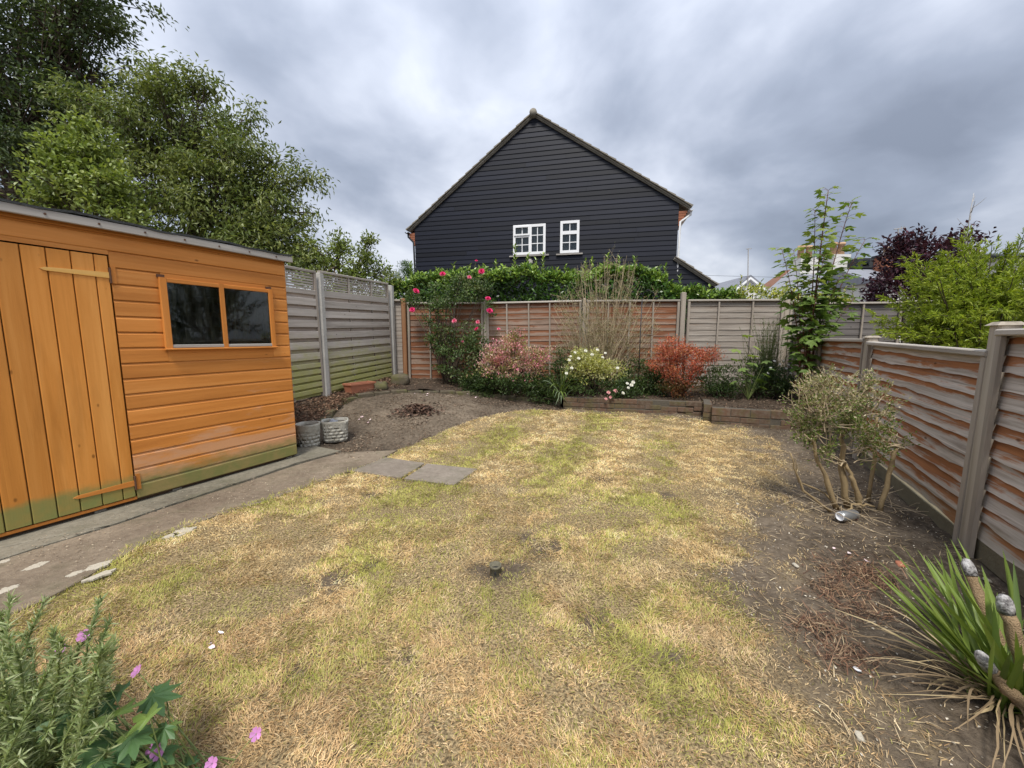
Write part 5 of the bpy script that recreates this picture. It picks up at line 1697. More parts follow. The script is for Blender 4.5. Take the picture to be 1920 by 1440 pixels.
PURPLE = [(0.040, 0.014, 0.026), (0.060, 0.018, 0.032), (0.028, 0.012, 0.022), (0.085, 0.025, 0.04), (0.045, 0.03, 0.05)]
shrub('purple_shrub', 'dark purple leaved shrub between the conifer and the slate roof', 'shrub', out_base(1720, 7.6) ,
      [blob(1690, 500, 7.6, 42, 40), blob(1740, 490, 7.7, 40, 34), blob(1725, 560, 7.5, 60, 50), blob(1660, 540, 7.4, 26, 30), blob(1722, 455, 7.6, 12, 18), blob(1680, 465, 7.6, 16, 20), blob(1790, 470, 7.8, 34, 26), blob(1815, 440, 7.8, 14, 12), blob(1650, 600, 7.3, 40, 40)],
      240, 34, .085, .085, .042, PURPLE, tmpl=T_LEAF, up=.3, out=.45, stems=40, sr=.012, lo=.2)
# bare leader sticking out of the conifer
bl = thing('bare_twig_shrub', (*out_base(1812, 6.0)[:2], 0), 'bare upright grey twigs above the golden conifer', 'shrub')
mb = MB(); lo_ = np.array(bl.location)
p0 = at(1800, 560, 6.0); p1 = at(1826, 362, 6.0)
MB().tube(bend(lo_, p0, (0, 0, 0), 4) - lo_, np.linspace(.03, .016, 4), 6).build('stem', M['grey_board'], bl, True)
mb.tube(bend(p0, p1, (-.03, 0, 0), 6, .01) - lo_, np.linspace(.014, .003, 6), 5)
for s, dx, dz in ((.35, .18, .25), (.45, -.2, .22), (.55, .14, .26), (.65, -.12, .2), (.75, .10, .2), (.82, -.06, .14), (.86, .08, .12), (.3, -.3, .2), (.92, .03, .1), (.5, .3, .1)):
    c = p0 + (p1 - p0) * s
    mb.tube(bend(c, c + np.array((dx, rng.normal() * .08, dz)), (0, 0, -.02), 4) - lo_, np.linspace(.006, .002, 4), 4, False)
mb.build('twigs', M['grey_board'], bl, True)


# ------------------------------------------------------------------ plants of the back bed
def flower_mesh(name, mat, rings, r):
    """a rosette of cupped petals; rings = (petals, radius factor, tilt)"""
    P, A, Nv, L, Wd, C = [], [], [], [], [], []
    for k, (n, f, tilt, c) in enumerate(rings):
        for i in range(n):
            a = 2 * math.pi * (i + .37 * k) / n + rng.normal() * .12
            d = np.array((math.cos(a) * math.cos(tilt), math.sin(a) * math.cos(tilt), math.sin(tilt)))
            P.append(d * r * .05); A.append(d); Nv.append(np.array((-math.cos(a) * math.sin(tilt), -math.sin(a) * math.sin(tilt), math.cos(tilt))))
            L.append(r * f); Wd.append(r * f * .85); C.append(np.array(c) * rng.uniform(.8, 1.15))
    V, Fc = leaf_arrays(np.array(P), np.array(A), np.array(Nv), np.array(L), np.array(Wd), T_PETAL)
    return np_mesh(name, V, Fc, M[mat], np.repeat(np.clip(np.array(C), 0, 1), len(T_PETAL[0]), 0))


ROSE = (0.74, 0.05, 0.20); ROSE2 = (0.62, 0.025, 0.12); PINK = (0.76, 0.24, 0.34)
rose_me = flower_mesh('rose_flower', 'petal', [(6, 1.0, .15, ROSE), (6, .85, .6, ROSE), (5, .6, 1.0, ROSE2), (4, .4, 1.3, ROSE2)], .062)
rose_pale = flower_mesh('rose_flower_pale', 'petal', [(6, 1.0, .15, PINK), (6, .85, .6, PINK), (5, .6, 1.0, ROSE)], .058)

rb = bed_at(836, 6.98)
rose = shrub('climbing_rose', 'climbing rose with red and pink blooms on the brown back fence', 'rose', rb,
             [blob(828, 555, 7.05, 38, 26), blob(815, 590, 7.05, 22, 34), blob(870, 640, 6.9, 40, 34), blob(862, 690, 6.85, 40, 26), blob(890, 660, 6.8, 26, 36), blob(885, 545, 7.1, 30, 18), blob(870, 530, 7.15, 30, 14), blob(830, 640, 6.95, 24, 26), blob(905, 540, 7.15, 10, 22), blob(775, 560, 7.15, 12, 18), blob(918, 575, 7.1, 8, 14)],
             210, 34, .06, .048, .026, [(0.055, 0.10, 0.028), (0.08, 0.13, 0.036), (0.11, 0.165, 0.05), (0.19, 0.22, 0.09), (0.045, 0.08, 0.026)], tmpl=T_LEAF, stems=46, sr=.010, up=.15)
lo_ = np.array(rose.location)
m = MB()
for (a, b, c, r_) in (((838, 726), (826, 650), (818, 560), .026), ((830, 700), (840, 610), (835, 560), .014), ((870, 728), (880, 690), (868, 650), .014), ((880, 726), (845, 700), (862, 680), .008)):
    pts = [at(*a, 6.95), at(*b, 7.0), at(*c, 7.05)]
    pts[0][2] = bed_z(pts[0][0], 6.95) - .01
    tt = np.linspace(0, 1, 8)[:, None]
    pth = (1 - tt) ** 2 * pts[0] + 2 * tt * (1 - tt) * pts[1] + tt ** 2 * pts[2]
    m.tube(pth - lo_ + rng.normal(size=pth.shape) * .006, np.linspace(r_, r_ * .6, 8), 7)
m.build('trunk', M['bark'], rose, True)
m = MB()
for k, (px, py, pale, s) in enumerate([(830, 514, 0, 1), (903, 509, 0, 1.05), (880, 520, 1, .8), (780, 546, 0, 1.1), (773, 581, 0, .95), (915, 560, 0, .95), (918, 583, 0, 1.1), (852, 602, 1, .95), (896, 604, 1, .8), (894, 617, 0, .85), (893, 489, 0, .45), (868, 640, 1, .5), (935, 617, 1, .6)]):
    Y = 6.75 if py > 590 else 6.95
    p = at(px, py, Y)
    q = at(px * .75 + 860 * .25, py + 34, 7.0)
    m.tube(bend(q, p, (0, 0, .02), 4) - lo_, .0035, 4, False)
    put('flower', rose_pale if pale else rose_me, rose, p - lo_, (R(rng.uniform(35, 75)), R(rng.uniform(-25, 25)), R(rng.uniform(-40, 40))), s * .88)
m.build('flower_stalks', M['green_stem'], rose, True)

LOWG = [(0.04, 0.075, 0.022), (0.06, 0.10, 0.028), (0.085, 0.13, 0.036), (0.03, 0.055, 0.017)]
z_px = lambda py, Y: at(960, py, Y)[2]
shrub('pink_tipped_shrub', 'dense shrub with pink and cream young leaves right of the rose', 'shrub', bed_at(955, 6.6),
      [blob(958, 668, 6.55, 40, 30), blob(930, 690, 6.5, 32, 26), blob(1005, 682, 6.5, 28, 24), blob(962, 642, 6.6, 20, 16), blob(915, 712, 6.5, 34, 22), blob(960, 715, 6.4, 55, 20), blob(1010, 712, 6.4, 32, 22), blob(890, 718, 6.6, 28, 20), blob(965, 632, 6.6, 14, 12), blob(1015, 664, 6.5, 20, 14), blob(925, 665, 6.55, 20, 16)],
      340, 36, .05, .045, .021, LOWG, tips=[(0.70, 0.28, 0.36), (0.64, 0.20, 0.30), (0.70, 0.34, 0.40), (0.68, 0.48, 0.40), (0.40, 0.42, 0.12), (0.25, 0.29, 0.07), (0.14, 0.19, 0.05)], tip_z=(z_px(700, 6.5), .22), up=.5, stems=46)
shrub('golden_variegated_shrub', 'rounded yellow and green variegated shrub below the dry twigs', 'shrub', bed_at(1115, 6.25),
      [blob(1110, 690, 6.2, 42, 28), blob(1080, 700, 6.2, 24, 24), blob(1145, 700, 6.2, 26, 24), blob(1110, 722, 6.1, 48, 18), blob(1100, 670, 6.2, 30, 14)],
      190, 32, .045, .038, .020, LOWG + [(0.08, 0.12, 0.03)], tips=[(0.42, 0.42, 0.10), (0.52, 0.50, 0.18), (0.30, 0.33, 0.07), (0.55, 0.55, 0.32)], tip_z=(z_px(708, 6.2), .18), up=.5, stems=36)
shrub('red_leaved_shrub', 'shrub with bright orange red foliage in the back bed', 'shrub', bed_at(1280, 6.05),
      [blob(1262, 655, 6.0, 34, 22), blob(1295, 672, 5.95, 44, 22), blob(1330, 668, 6.0, 22, 14), blob(1240, 680, 6.1, 28, 22), blob(1280, 705, 5.9, 38, 24), blob(1270, 728, 5.9, 34, 16)],
      230, 36, .05, .034, .014, [(0.14, 0.09, 0.03), (0.10, 0.09, 0.03), (0.22, 0.06, 0.025), (0.06, 0.07, 0.02)], tips=[(0.50, 0.09, 0.05), (0.60, 0.15, 0.08), (0.36, 0.06, 0.045), (0.55, 0.26, 0.11), (0.42, 0.14, 0.10), (0.24, 0.10, 0.04)], tip_z=(z_px(708, 6.0), .22), up=.5, stems=60, bark='red_stem')
for (px, py, Y, rx, ry, lab, nm) in ((1190, 705, 6.3, 34, 36, 'dark green leafy shrub behind the thin black pole', 'dark_shrub'), (1055, 690, 6.5, 28, 40, 'dark leafy shrub between the pink and the golden shrubs', 'dark_shrub'),
                                 (1345, 712, 6.0, 40, 30, 'low dark green plant right of the red shrub', 'low_plant'),
                                 (1228, 712, 6.25, 26, 30, 'dark leafy shrub just left of the red shrub', 'dark_shrub'), (1425, 705, 5.9, 42, 34, 'mid green leafy plant in the middle of the right raised bed', 'low_plant'), (1010, 722, 6.35, 40, 20, 'low dark green plant below the pink tipped shrub', 'low_plant'), (905, 722, 6.6, 44, 22, 'low dark green plant below the climbing rose', 'low_plant')):
    shrub(nm, lab, 'shrub', bed_at(px, Y), [blob(px, py, Y, rx, ry), blob(px + 5, py + 20, Y - .05, rx * 1.1, ry * .6)], 80, 30, .05, .045, .018, LOWG + [(0.08, 0.115, 0.03)], stems=26, group='dark green filler shrubs of the back bed')


# the dry, nearly leafless shrub
def dry_shrub():
    b = bed_at(1125, 6.75)
    root = thing('dry_twiggy_shrub', b, 'tall dry shrub of bare tan twigs in front of the back fence', 'shrub')
    lo = np.array(b)
    st = MB(); tw = MB(); Ps, As = [], []
    for k in range(150):
        px = rng.uniform(1035, 1240); py = 478 + max(0, abs(px - 1138) - 45) * 1.3 + rng.random() ** 1.1 * 150
        tip = at(px, py, 6.75 + rng.normal() * .22)
        a = lo + np.array((rng.normal() * .05, rng.normal() * .05, 0))
        kn = a + (tip - a) * .35; kn[0] = a[0] + (tip[0] - a[0]) * .55
        pth = bend(a, tip, (kn - (a + tip) / 2) * .5, 8, .02)
        st.tube(pth - lo, np.linspace(.0065 * rng.uniform(.6, 1.3), .0016, 8), 4, False)
        for j in range(8):
            s = rng.uniform(.35, .98); i = s * 7; q = int(min(i, 6)); c = pth[q] + (pth[q + 1] - pth[q]) * (i - q)
            d = nrm(pth[-1] - pth[3]) * .6 + rng.normal(size=3) * .6
            e = c + d * rng.uniform(.06, .22)
            tw.tube(bend(c, e, rng.normal(size=3) * .012, 4) - lo, np.linspace(.0026, .0011, 4), 3, False)
            n = 12
            u = rng.random(n)[:, None]
            Ps.append(c + (e - c) * u + rng.normal(size=(n, 3)) * .014); As.append(nrm(d + rng.normal(size=(n, 3)) * .5))
    st.build('stems', M['twig'], root, True); tw.build('twigs', M['twig'], root, True)
    P = np.concatenate(Ps); n = len(P)
    C = palette([(0.30, 0.27, 0.14), (0.37, 0.31, 0.20), (0.22, 0.23, 0.10), (0.30, 0.22, 0.18), (0.26, 0.28, 0.12)], n, 40, rng.integers(0, 40, n), .2)
    leaf_obj('withered_leaves', P, np.concatenate(As), rng.normal(size=(n, 3)), .026 * rng.uniform(.6, 1.4, n), .009 * rng.uniform(.6, 1.3, n), C, T_FOLD, M['leaf'], root)


dry_shrub()


# strap leaved clumps
def strap_clump(name, label, cat, base, tips, w, cols, seg=7, sag=.5, mats=None, parts=True, up=0.75):
    """each leaf is one narrow tapering blade from the base to its tip"""
    root = thing(name, base, label, cat)
    lo = np.array(base)
    for k, tip in enumerate(tips):
        tip = np.array(tip) - lo
        a = np.array((rng.normal() * .03, rng.normal() * .03, 0.0))
        hgt = max(np.linalg.norm(tip[:2] - a[:2]) * sag, .02)
        mid = a + (tip - a) * .5 + np.array((0, 0, hgt * up))
        tt = np.linspace(0, 1, seg)[:, None]
        pth = (1 - tt) ** 2 * a + 2 * tt * (1 - tt) * mid + tt ** 2 * tip
        d = nrm(np.gradient(pth, axis=0))
        side = nrm(np.cross(d, np.array((0, 0, 1.0)) + rng.normal(size=3) * .25))
        nn = np.cross(side, d)
        ww = w * rng.uniform(.7, 1.2) * np.array([.7 + .3 * min(1, 3 * s) if s < .6 else max(.03, 1 - ((s - .6) / .4) ** 1.6) for s in tt[:, 0]])
        Lf = pth - side * ww[:, None] / 2 + nn * ww[:, None] * .18; Rt = pth + side * ww[:, None] / 2 + nn * ww[:, None] * .18
        V = np.concatenate([Lf, pth, Rt]); n = seg
        Fc = np.array([(i, n + i, n + i + 1, i + 1) for i in range(n - 1)] + [(n + i, 2 * n + i, 2 * n + i + 1, n + i + 1) for i in range(n - 1)])
        np_obj('leaf', V, Fc, M[mats[int(rng.integers(0, len(mats)))]], root, smooth=True)
    return root


M['blade_green'] = solid_leaf('blade_green', (0.13, 0.20, 0.035), (0.22, 0.29, 0.06))
M['blade_green2'] = solid_leaf('blade_green2', (0.07, 0.12, 0.025), (0.15, 0.21, 0.045))
M['blade_dry'] = solid_leaf('blade_dry', (0.36, 0.27, 0.14), (0.50, 0.40, 0.24), 0.15, .15, .7)
M['blade_brown'] = solid_leaf('blade_brown', (0.17, 0.12, 0.07), (0.30, 0.22, 0.13), 0.15, .1, .75)
M['blade_grey'] = solid_leaf('blade_grey', (0.09, 0.13, 0.065), (0.17, 0.21, 0.12))

db = bed_at(1052, 6.05); db[2] = max(db[2], w1top - .02)
tips = []
for k in range(34):
    a = rng.uniform(-math.pi, 0.2) if k % 3 else rng.uniform(0, 6.28)
    r_ = rng.uniform(.12, .42)
    tips.append(db + np.array((math.cos(a) * r_ * .9, math.sin(a) * r_ * .7, rng.uniform(-.10, .36) if k % 2 else rng.uniform(.25, .58))))
for px, py in ((1040, 752), (1046, 760), (1052, 764), (1058, 758), (1036, 748), (1062, 750), (1030, 735)):
    tips.append(at(px, py - 6, 5.75))
strap_clump('strap_leaved_plant', 'drooping grey green strap leaved plant at the edge of the lawn', 'plant', db, tips, .021, None, mats=['blade_grey', 'blade_grey', 'blade_green2'], sag=.9)

# wispy broom-like shrub and filler on the right of the bed
gb = bed_at(1440, 6.1)
root = thing('wispy_green_shrub', gb, 'wispy green broom like shrub in front of the grey panel', 'shrub')
mb = MB(); Ps, As = [], []
for k in range(130):
    tip = at(rng.normal(1442, 22), 590 + rng.random() ** .8 * 90, 6.1 + rng.normal() * .15)
    a = gb + np.array((rng.normal() * .05, rng.normal() * .05, -.01))
    pth = bend(a, tip, (0, 0, .1), 6, .008); mb.tube(pth - gb, np.linspace(.004, .0012, 6), 3, False)
    n = 26; s = rng.uniform(.3, 1, n); i = np.minimum((s * 5).astype(int), 4)
    Ps.append(pth[i] + (pth[i + 1] - pth[i]) * (s * 5 - i)[:, None]); As.append(nrm(pth[-1] - pth[2] + rng.normal(size=(n, 3)) * .25))
mb.build('stems', M['green_stem'], root, True)
P = np.concatenate(Ps); n = len(P)
leaf_obj('foliage', P, np.concatenate(As), rng.normal(size=(n, 3)), .036 * rng.uniform(.6, 1.3, n), .0055, palette([(0.07, 0.105, 0.035), (0.11, 0.145, 0.05), (0.17, 0.18, 0.08)], n, 30, rng.integers(0, 30, n), .2), T_FOLD, M['leaf'], root)

shrub('white_flowered_plant', 'low plant with tiny white flowers at the foot of the sapling', 'plant', bed_at(1462, 5.75), [blob(1462, 705, 5.7, 24, 24), blob(1440, 720, 5.65, 30, 18), blob(1480, 722, 5.6, 24, 18)],
      60, 30, .045, .034, .014, LOWG, tips=[(0.06, 0.1, 0.03), (0.04, 0.08, 0.03)], tip_z=(.6, .2), stems=20)
small_white = flower_mesh('small_flower', 'petal', [(5, 1.0, .2, (0.78, 0.76, 0.80)), (3, .4, 1.0, (0.7, 0.65, 0.3))], .016)
wf = bpy.data.objects['white_flowered_plant']
for px, py in ((1452, 677), (1462, 683), (1474, 691), (1445, 690), (1478, 684), (1468, 676), (1440, 700), (1482, 700)):
    put('flower', small_white, wf, at(px, py, 5.55) - np.array(wf.location), (R(50), R(rng.uniform(-20, 20)), 0), 1.1)

# a rose bush with white blooms and a pink one low down by the wall
wr = shrub('white_rose', 'small white flowering rose leaning over the low brick wall', 'rose', bed_at(1170, 6.05), [blob(1175, 728, 5.98, 22, 18), blob(1150, 735, 5.95, 18, 12), blob(1190, 738, 5.95, 16, 10)],
           40, 26, .04, .036, .02, LOWG + [(0.07, 0.11, 0.035)], tmpl=T_LEAF, stems=14, sr=.005)
WHITE = (0.80, 0.79, 0.74)
wrose = flower_mesh('white_bloom', 'petal', [(6, 1.0, .15, WHITE), (6, .8, .6, WHITE), (4, .5, 1.1, WHITE)], .034)
prose = flower_mesh('pink_bloom', 'petal', [(6, 1.0, .15, (0.72, 0.36, 0.38)), (6, .8, .6, (0.75, 0.4, 0.4)), (4, .5, 1.1, (0.7, 0.3, 0.32))], .036)
for px, py, me, Y in ((1176, 719, wrose, 5.85), (1184, 722, wrose, 5.85), (1178, 727, wrose, 5.82), (1187, 717, wrose, 5.9), (1168, 737, wrose, 5.82), (1154, 733, prose, 5.82), (1141, 736, prose, 5.82), (1136, 748, prose, 5.8), (1145, 745, prose, 5.8)):
    put('flower', me, wr, at(px, py, Y) - np.array(wr.location), (R(rng.uniform(40, 70)), R(rng.uniform(-20, 20)), 0), rng.uniform(.6, .9))
gv = bpy.data.objects['golden_variegated_shrub']
for px, py in ((1078, 661), (1070, 668), (1067, 675), (1120, 656), (1135, 662), (1085, 672), (1110, 665), (1158, 690), (1072, 690), (1062, 700), (1098, 658), (1130, 670)):
    put('flower', wrose, gv, at(px, py, 5.95) - np.array(gv.location), (R(55), R(rng.uniform(-20, 20)), 0), rng.uniform(.4, .8))

# thin black pole with a small feeder dish
pb = bed_at(1199, 6.25)
pole = thing('feeder_pole', pb, 'thin black metal pole with crook and small dish in the back bed', 'bird feeder')
l_ = lambda px, py, Y=6.25: at(px, py, Y) - pb
MB().tube([(0, 0, -.05), l_(1200, 640), l_(1204, 560)], .008, 8).build('pole', M['metal_dark'], pole, True)
MB().tube([l_(1204, 560), l_(1207, 549), l_(1215, 543), l_(1225, 548), l_(1228, 556)], .005, 6).build('crook', M['metal_dark'], pole, True)
MB().tube([l_(1201, 628), l_(1218, 629)], .004, 6).build('arm', M['metal_dark'], pole)
d_ = l_(1218, 628)
MB().lathe([(.004, -.022), (.05, -.006), (.062, .006), (.058, .006), (.046, -.002), (.003, -.016)], 16, d_).build('dish', M['concrete_grey'], pole, True)


# sycamore sapling: a bundle of red-brown stems with large lobed leaves, each leaf an object
def lobed_mesh(name, mat, lobes=5, fold=.12, notch=.46):
    pts = [(0, 0, 0)]
    angs = np.radians(np.linspace(-118, 118, lobes * 4 - 1)) if lobes == 5 else np.radians(np.linspace(-130, 130, lobes * 4 - 1))
    prof = []
    lob = {5: [.52, .86, 1.0, .86, .52], 7: [.55, .8, .92, 1.0, .92, .8, .55]}[lobes]
    for i in range(lobes * 4 - 1):
        k, r_ = divmod(i, 4)
        top = lob[k]
        prof.append([top * .72, top, top * .74, notch][r_])
    for a, r_ in zip(angs, prof):
        x, y = math.sin(a) * r_ * .62, .12 + math.cos(a) * r_ * .62
        pts.append((x, y, -fold * abs(x) * 1.4 - .10 * max(y, 0) ** 2 + .03 * math.sin(9 * a)))
    pts.append((0, .1, .02))
    n = len(angs)
    fs = [(n + 1, 1 + i, 2 + i) for i in range(n - 1)] + [(0, 1, n + 1), (0, n + 1, n)]
    me = bpy.data.meshes.new(name); me.from_pydata(pts, [], fs); me.materials.append(mat); me.update()
    return me


def aim(d, roll=0.0):
    """euler that turns +Y to direction d with +Z kept upward"""
    d = Vector([float(v) for v in d]).normalized()
    q = d.to_track_quat('Y', 'Z')
    e = q.to_euler()
    return e


M['syc'] = solid_leaf('sycamore_leaf', (0.095, 0.165, 0.035), (0.17, 0.25, 0.052), .35, .36)
M['syc_young'] = solid_leaf('sycamore_young_leaf', (0.20, 0.275, 0.06), (0.29, 0.35, 0.09), .3, .4)
M['ger'] = solid_leaf('geranium_leaf', (0.045, 0.105, 0.035), (0.085, 0.16, 0.055), .3, .22)
M['ger_young'] = solid_leaf('geranium_young_leaf', (0.12, 0.20, 0.04), (0.20, 0.28, 0.07), .3, .28)
syc_me = lobed_mesh('sycamore_leaf', M['syc']); syc_y = lobed_mesh('sycamore_young_leaf', M['syc_young'])


def sapling():
    b = bed_at(1512, 5.35); b[2] -= .01
    root = thing('sycamore_sapling', b, 'tall multi stemmed sycamore sapling with big lobed leaves in the right corner', 'sapling')
    lo = np.array(b)
    stems = [(1553, 357, 5.3, .017), (1528, 395, 5.35, .012), (1597, 380, 5.45, .013), (1466, 468, 5.2, .010), (1488, 470, 5.3, .009), (1622, 450, 5.4, .011), (1545, 480, 5.15, .012), (1575, 520, 5.2, .010), (1503, 560, 5.2, .009), (1600, 560, 5.3, .009), (1530, 560, 5.15, .009)]
    for k, (px, py, Y, r_) in enumerate(stems):
        tip = at(px, py, Y)
        a = lo + np.array((rng.normal() * .05, rng.normal() * .04, 0))
        knee = np.array((lo[0] + (tip[0] - lo[0]) * .22 + rng.normal() * .02, lo[1], lo[2] + (tip[2] - lo[2]) * .58))
        tt = np.linspace(0, 1, 11)[:, None]
        pth = (1 - tt) ** 2 * a + 2 * tt * (1 - tt) * knee + tt ** 2 * tip
        MB().tube(pth - lo, np.linspace(r_, r_ * .25, 11), 6).build('stem', M['red_stem'], root, True)
        pet = MB()
        n = max(5, int(np.linalg.norm(tip - a) / .115))
        for j, s in enumerate(np.linspace(.36 if k < 7 else .3, 1.0, n)):
            i = s * 10; q = min(int(i), 9); c = pth[q] + (pth[q + 1] - pth[q]) * (i - q)
            for h in range(2 if s < .97 else 4):
                ang = j * math.pi / 2 + h * math.pi / (1 if s < .97 else 2) + rng.normal() * .35
                size = rng.uniform(.17, .26) * (1.0 - .45 * max(0, (s - .6) / .4))
                pl_ = rng.uniform(.09, .17) * (1.05 - .5 * s)
                dd = np.array((math.cos(ang), math.sin(ang), .35))
                e = c + nrm(dd) * pl_
                pet.tube(np.array([c, (c + e) / 2 + (0, 0, .01), e]) - lo, .0022, 3, False)
                d2 = np.array((math.cos(ang), math.sin(ang), rng.uniform(-.45, .05)))
                o = put('leaf', syc_y if s > .72 and k < 7 and rng.random() < .6 else syc_me, root, e - lo, aim(d2), size)
                o.rotation_euler.rotate_axis('Y', rng.normal() * .35)
        pet.build('leaf_stalks', M['red_stem'], root)
    # lower leaves round the foot
    for k in range(26):
        p = at(rng.normal(1528, 22), rng.uniform(590, 700), 5.2 + rng.normal() * .12)
        o = put('leaf', syc_me, root, p - lo, aim((rng.normal(), -.6 + rng.normal() * .5, -.35)), rng.uniform(.13, .2))
        o.rotation_euler.rotate_axis('Y', rng.normal() * .4)


sapling()
sb = bed_at(1408, 5.65)
root = thing('sycamore_seedling', sb, 'young sycamore seedling with a few big leaves beside the red shrub', 'seedling')
m = MB()
for px, py, s in ((1392, 628, .2), (1383, 655, .22), (1370, 672, .2), (1402, 665, .22), (1396, 700, .2), (1418, 712, .2), (1436, 676, .18), (1418, 650, .16), (1412, 680, .2), (1390, 690, .18), (1430, 700, .18), (1400, 712, .17), (1445, 690, .14), (1375, 715, .15), (1425, 725, .15)):
    p = at(px, py, 5.6 + rng.normal() * .06)
    m.tube(bend((0, 0, 0), p - sb, (0, 0, .06), 5), np.linspace(.005, .002, 5), 4, False)
    o = put('leaf', syc_y if py < 670 else syc_me, root, p - sb, aim((rng.normal() * .8, -.8, -.25)), s)
    o.rotation_euler.rotate_axis('Y', rng.normal() * .3)
m.build('stalks', M['green_stem'], root, True)


# ------------------------------------------------------------------ clipped bush by the right fence
def clipped_bush():
    b = gpt(1600, 955)
    root = thing('clipped_bush', b, 'hard pruned bush with thick bare stems and sparse leaves by the right fence', 'bush')
    lo = np.array(b)
    Y = b[1]
    k = lambda px, py, dy=0.0: at(px, py, Y + dy)
    trunks = [([(1570, 940), (1545, 890), (1530, 850), (1525, 800)], .020, .00), ([(1590, 950), (1580, 880), (1580, 820), (1600, 780)], .026, .05), ([(1615, 945), (1600, 905), (1585, 870)], .024, .02),
              ([(1650, 955), (1668, 890), (1675, 850), (1690, 835)], .021, -.05), ([(1630, 920), (1638, 860), (1640, 820), (1645, 780)], .017, .12), ([(1560, 945), (1510, 920), (1490, 880), (1482, 850)], .010, -.05),
              ([(1575, 950), (1530, 915), (1500, 905), (1490, 860)], .008, .05), ([(1575, 965), (1605, 945), (1640, 950)], .012, -.06)]
    ends = []
    for pts, r_, dy in trunks:
        P = np.array([k(px, py, dy) for px, py in pts]); P[0][2] = max(P[0][2], 0) * .2 - .01
        tt = np.linspace(0, len(P) - 1, 10); Q = np.stack([np.interp(tt, np.arange(len(P)), P[:, i]) for i in range(3)], 1)
        Q[1:-1] += rng.normal(size=(8, 3)) * .006
        MB().tube(Q - lo, np.linspace(r_ * .8, r_ * .42, 10) * (1 + .12 * rng.normal(size=10)), 8).build('trunk', M['pale_bark'], root, True)
        ends.append(Q[-1])
    blobs = [blob(1530, 765, Y, 42, 52, 45), blob(1615, 762, Y, 46, 36, 45), blob(1555, 728, Y, 34, 26, 36), blob(1676, 815, Y - .03, 16, 34, 25), blob(1512, 815, Y, 20, 40, 25), blob(1640, 840, Y, 22, 28, 25), blob(1545, 845, Y, 22, 28, 25), blob(1548, 705, Y, 7, 22, 10), blob(1632, 722, Y, 14, 20, 14), blob(1590, 800, Y, 40, 22, 40)]
    cc, cn, r = clumps(blobs, 300, .1)
    tw = MB(); P_, A_ = [], []
    for c, n_ in zip(cc, cn):
        e = ends[int(np.argmin([np.linalg.norm((q - c)) + rng.random() * .15 for q in ends[:5]]))]
        q = e + (c - e) * .45 + rng.normal(size=3) * .03
        tw.tube(bend(q, c, rng.normal(size=3) * .02, 4) - lo, np.linspace(.0042, .0016, 4), 4, False)
        if rng.random() < .3: tw.tube(bend(e, q, rng.normal(size=3) * .02, 4) - lo, np.linspace(.009, .0045, 4), 5, False)
        for j in range(3):
            d = nrm(n_ * .6 + np.array((0, 0, .9)) + rng.normal(size=3) * .6) * rng.uniform(.03, .10)
            tw.tube(np.array([c, c + d]) - lo, np.array((.0018, .0010)), 3, False)
            m = 7; u = rng.random((m, 1))
            P_.append(c + d * u + rng.normal(size=(m, 3)) * .010); A_.append(nrm(d + rng.normal(size=(m, 3)) * .04))
    tw.build('twigs', M['twig'], root, True)
    P = np.concatenate(P_); n = len(P)
    low = sstep(.82, .62, P[:, 2])
    pick = rng.random(n) < .30 + .6 * low
    C = np.where(pick[:, None], palette([(0.12, 0.19, 0.035), (0.17, 0.24, 0.05), (0.085, 0.145, 0.028), (0.25, 0.29, 0.08)], n, 40, rng.integers(0, 40, n), .2),
                 palette([(0.50, 0.43, 0.28), (0.42, 0.35, 0.21), (0.33, 0.33, 0.15), (0.58, 0.52, 0.37)], n, 40, rng.integers(0, 40, n), .2))
    leaf_obj('foliage', P, np.concatenate(A_), rng.normal(size=(n, 3)), .021 * rng.uniform(.6, 1.3, n), .0095 * rng.uniform(.7, 1.3, n), C, T_FOLD, M['leaf'], root)
    dm = MB()
    for k2 in range(60):
        a = lo + np.array((rng.normal() * .22, rng.normal() * .15, .015)); ang = rng.uniform(0, 6.28)
        e = a + np.array((math.cos(ang), math.sin(ang), rng.uniform(.0, .5))) * rng.uniform(.08, .3)
        dm.tube(bend(a, e, rng.normal(size=3) * .02, 4) - lo, np.linspace(.0025, .001, 4), 3, False)
    dm.build('dead_twigs', M['twig'], root)


clipped_bush()

# drinks can lying on its side
cp = gpt(1588, 976)
can = thing('drinks_can', cp, 'empty grey drinks can lying on the bare soil below the clipped bush', 'can')
can.rotation_euler = (0, 0, R(14))
m, t = new_mat('can_print')
tc = t.n('ShaderNodeTexCoord').outputs['Object']
sx = t.n('ShaderNodeSeparateXYZ', {0: tc})
ang = t.math('ARCTAN2', sx.outputs[1], sx.outputs[2])
band = t.math('MULTIPLY', t.math('GREATER_THAN', sx.outputs[0], .012), t.math('LESS_THAN', t.math('ABSOLUTE', t.math('SUBTRACT', ang, -.5)), .35))
cc_ = t.mix(t.math('MULTIPLY', band, t.ramp(t.noise(tc, 60, 3), [(.4, 0.0), (.5, 1.0)])), (0.28, 0.29, 0.30), (0.55, 0.03, 0.04))
finish(t, cc_, .35, None, metal=.6)
M['can_print'] = m
prof = [(.024, -.0665), (.0265, -.064), (.033, -.056), (.033, .054), (.029, .061), (.0265, .064), (.0275, .066)]
o = MB().lathe(prof, 28, close=False).build('can_body', M['can_print'], can, True, loc=(0, 0, .034))
o.rotation_euler = (0, R(90), 0)
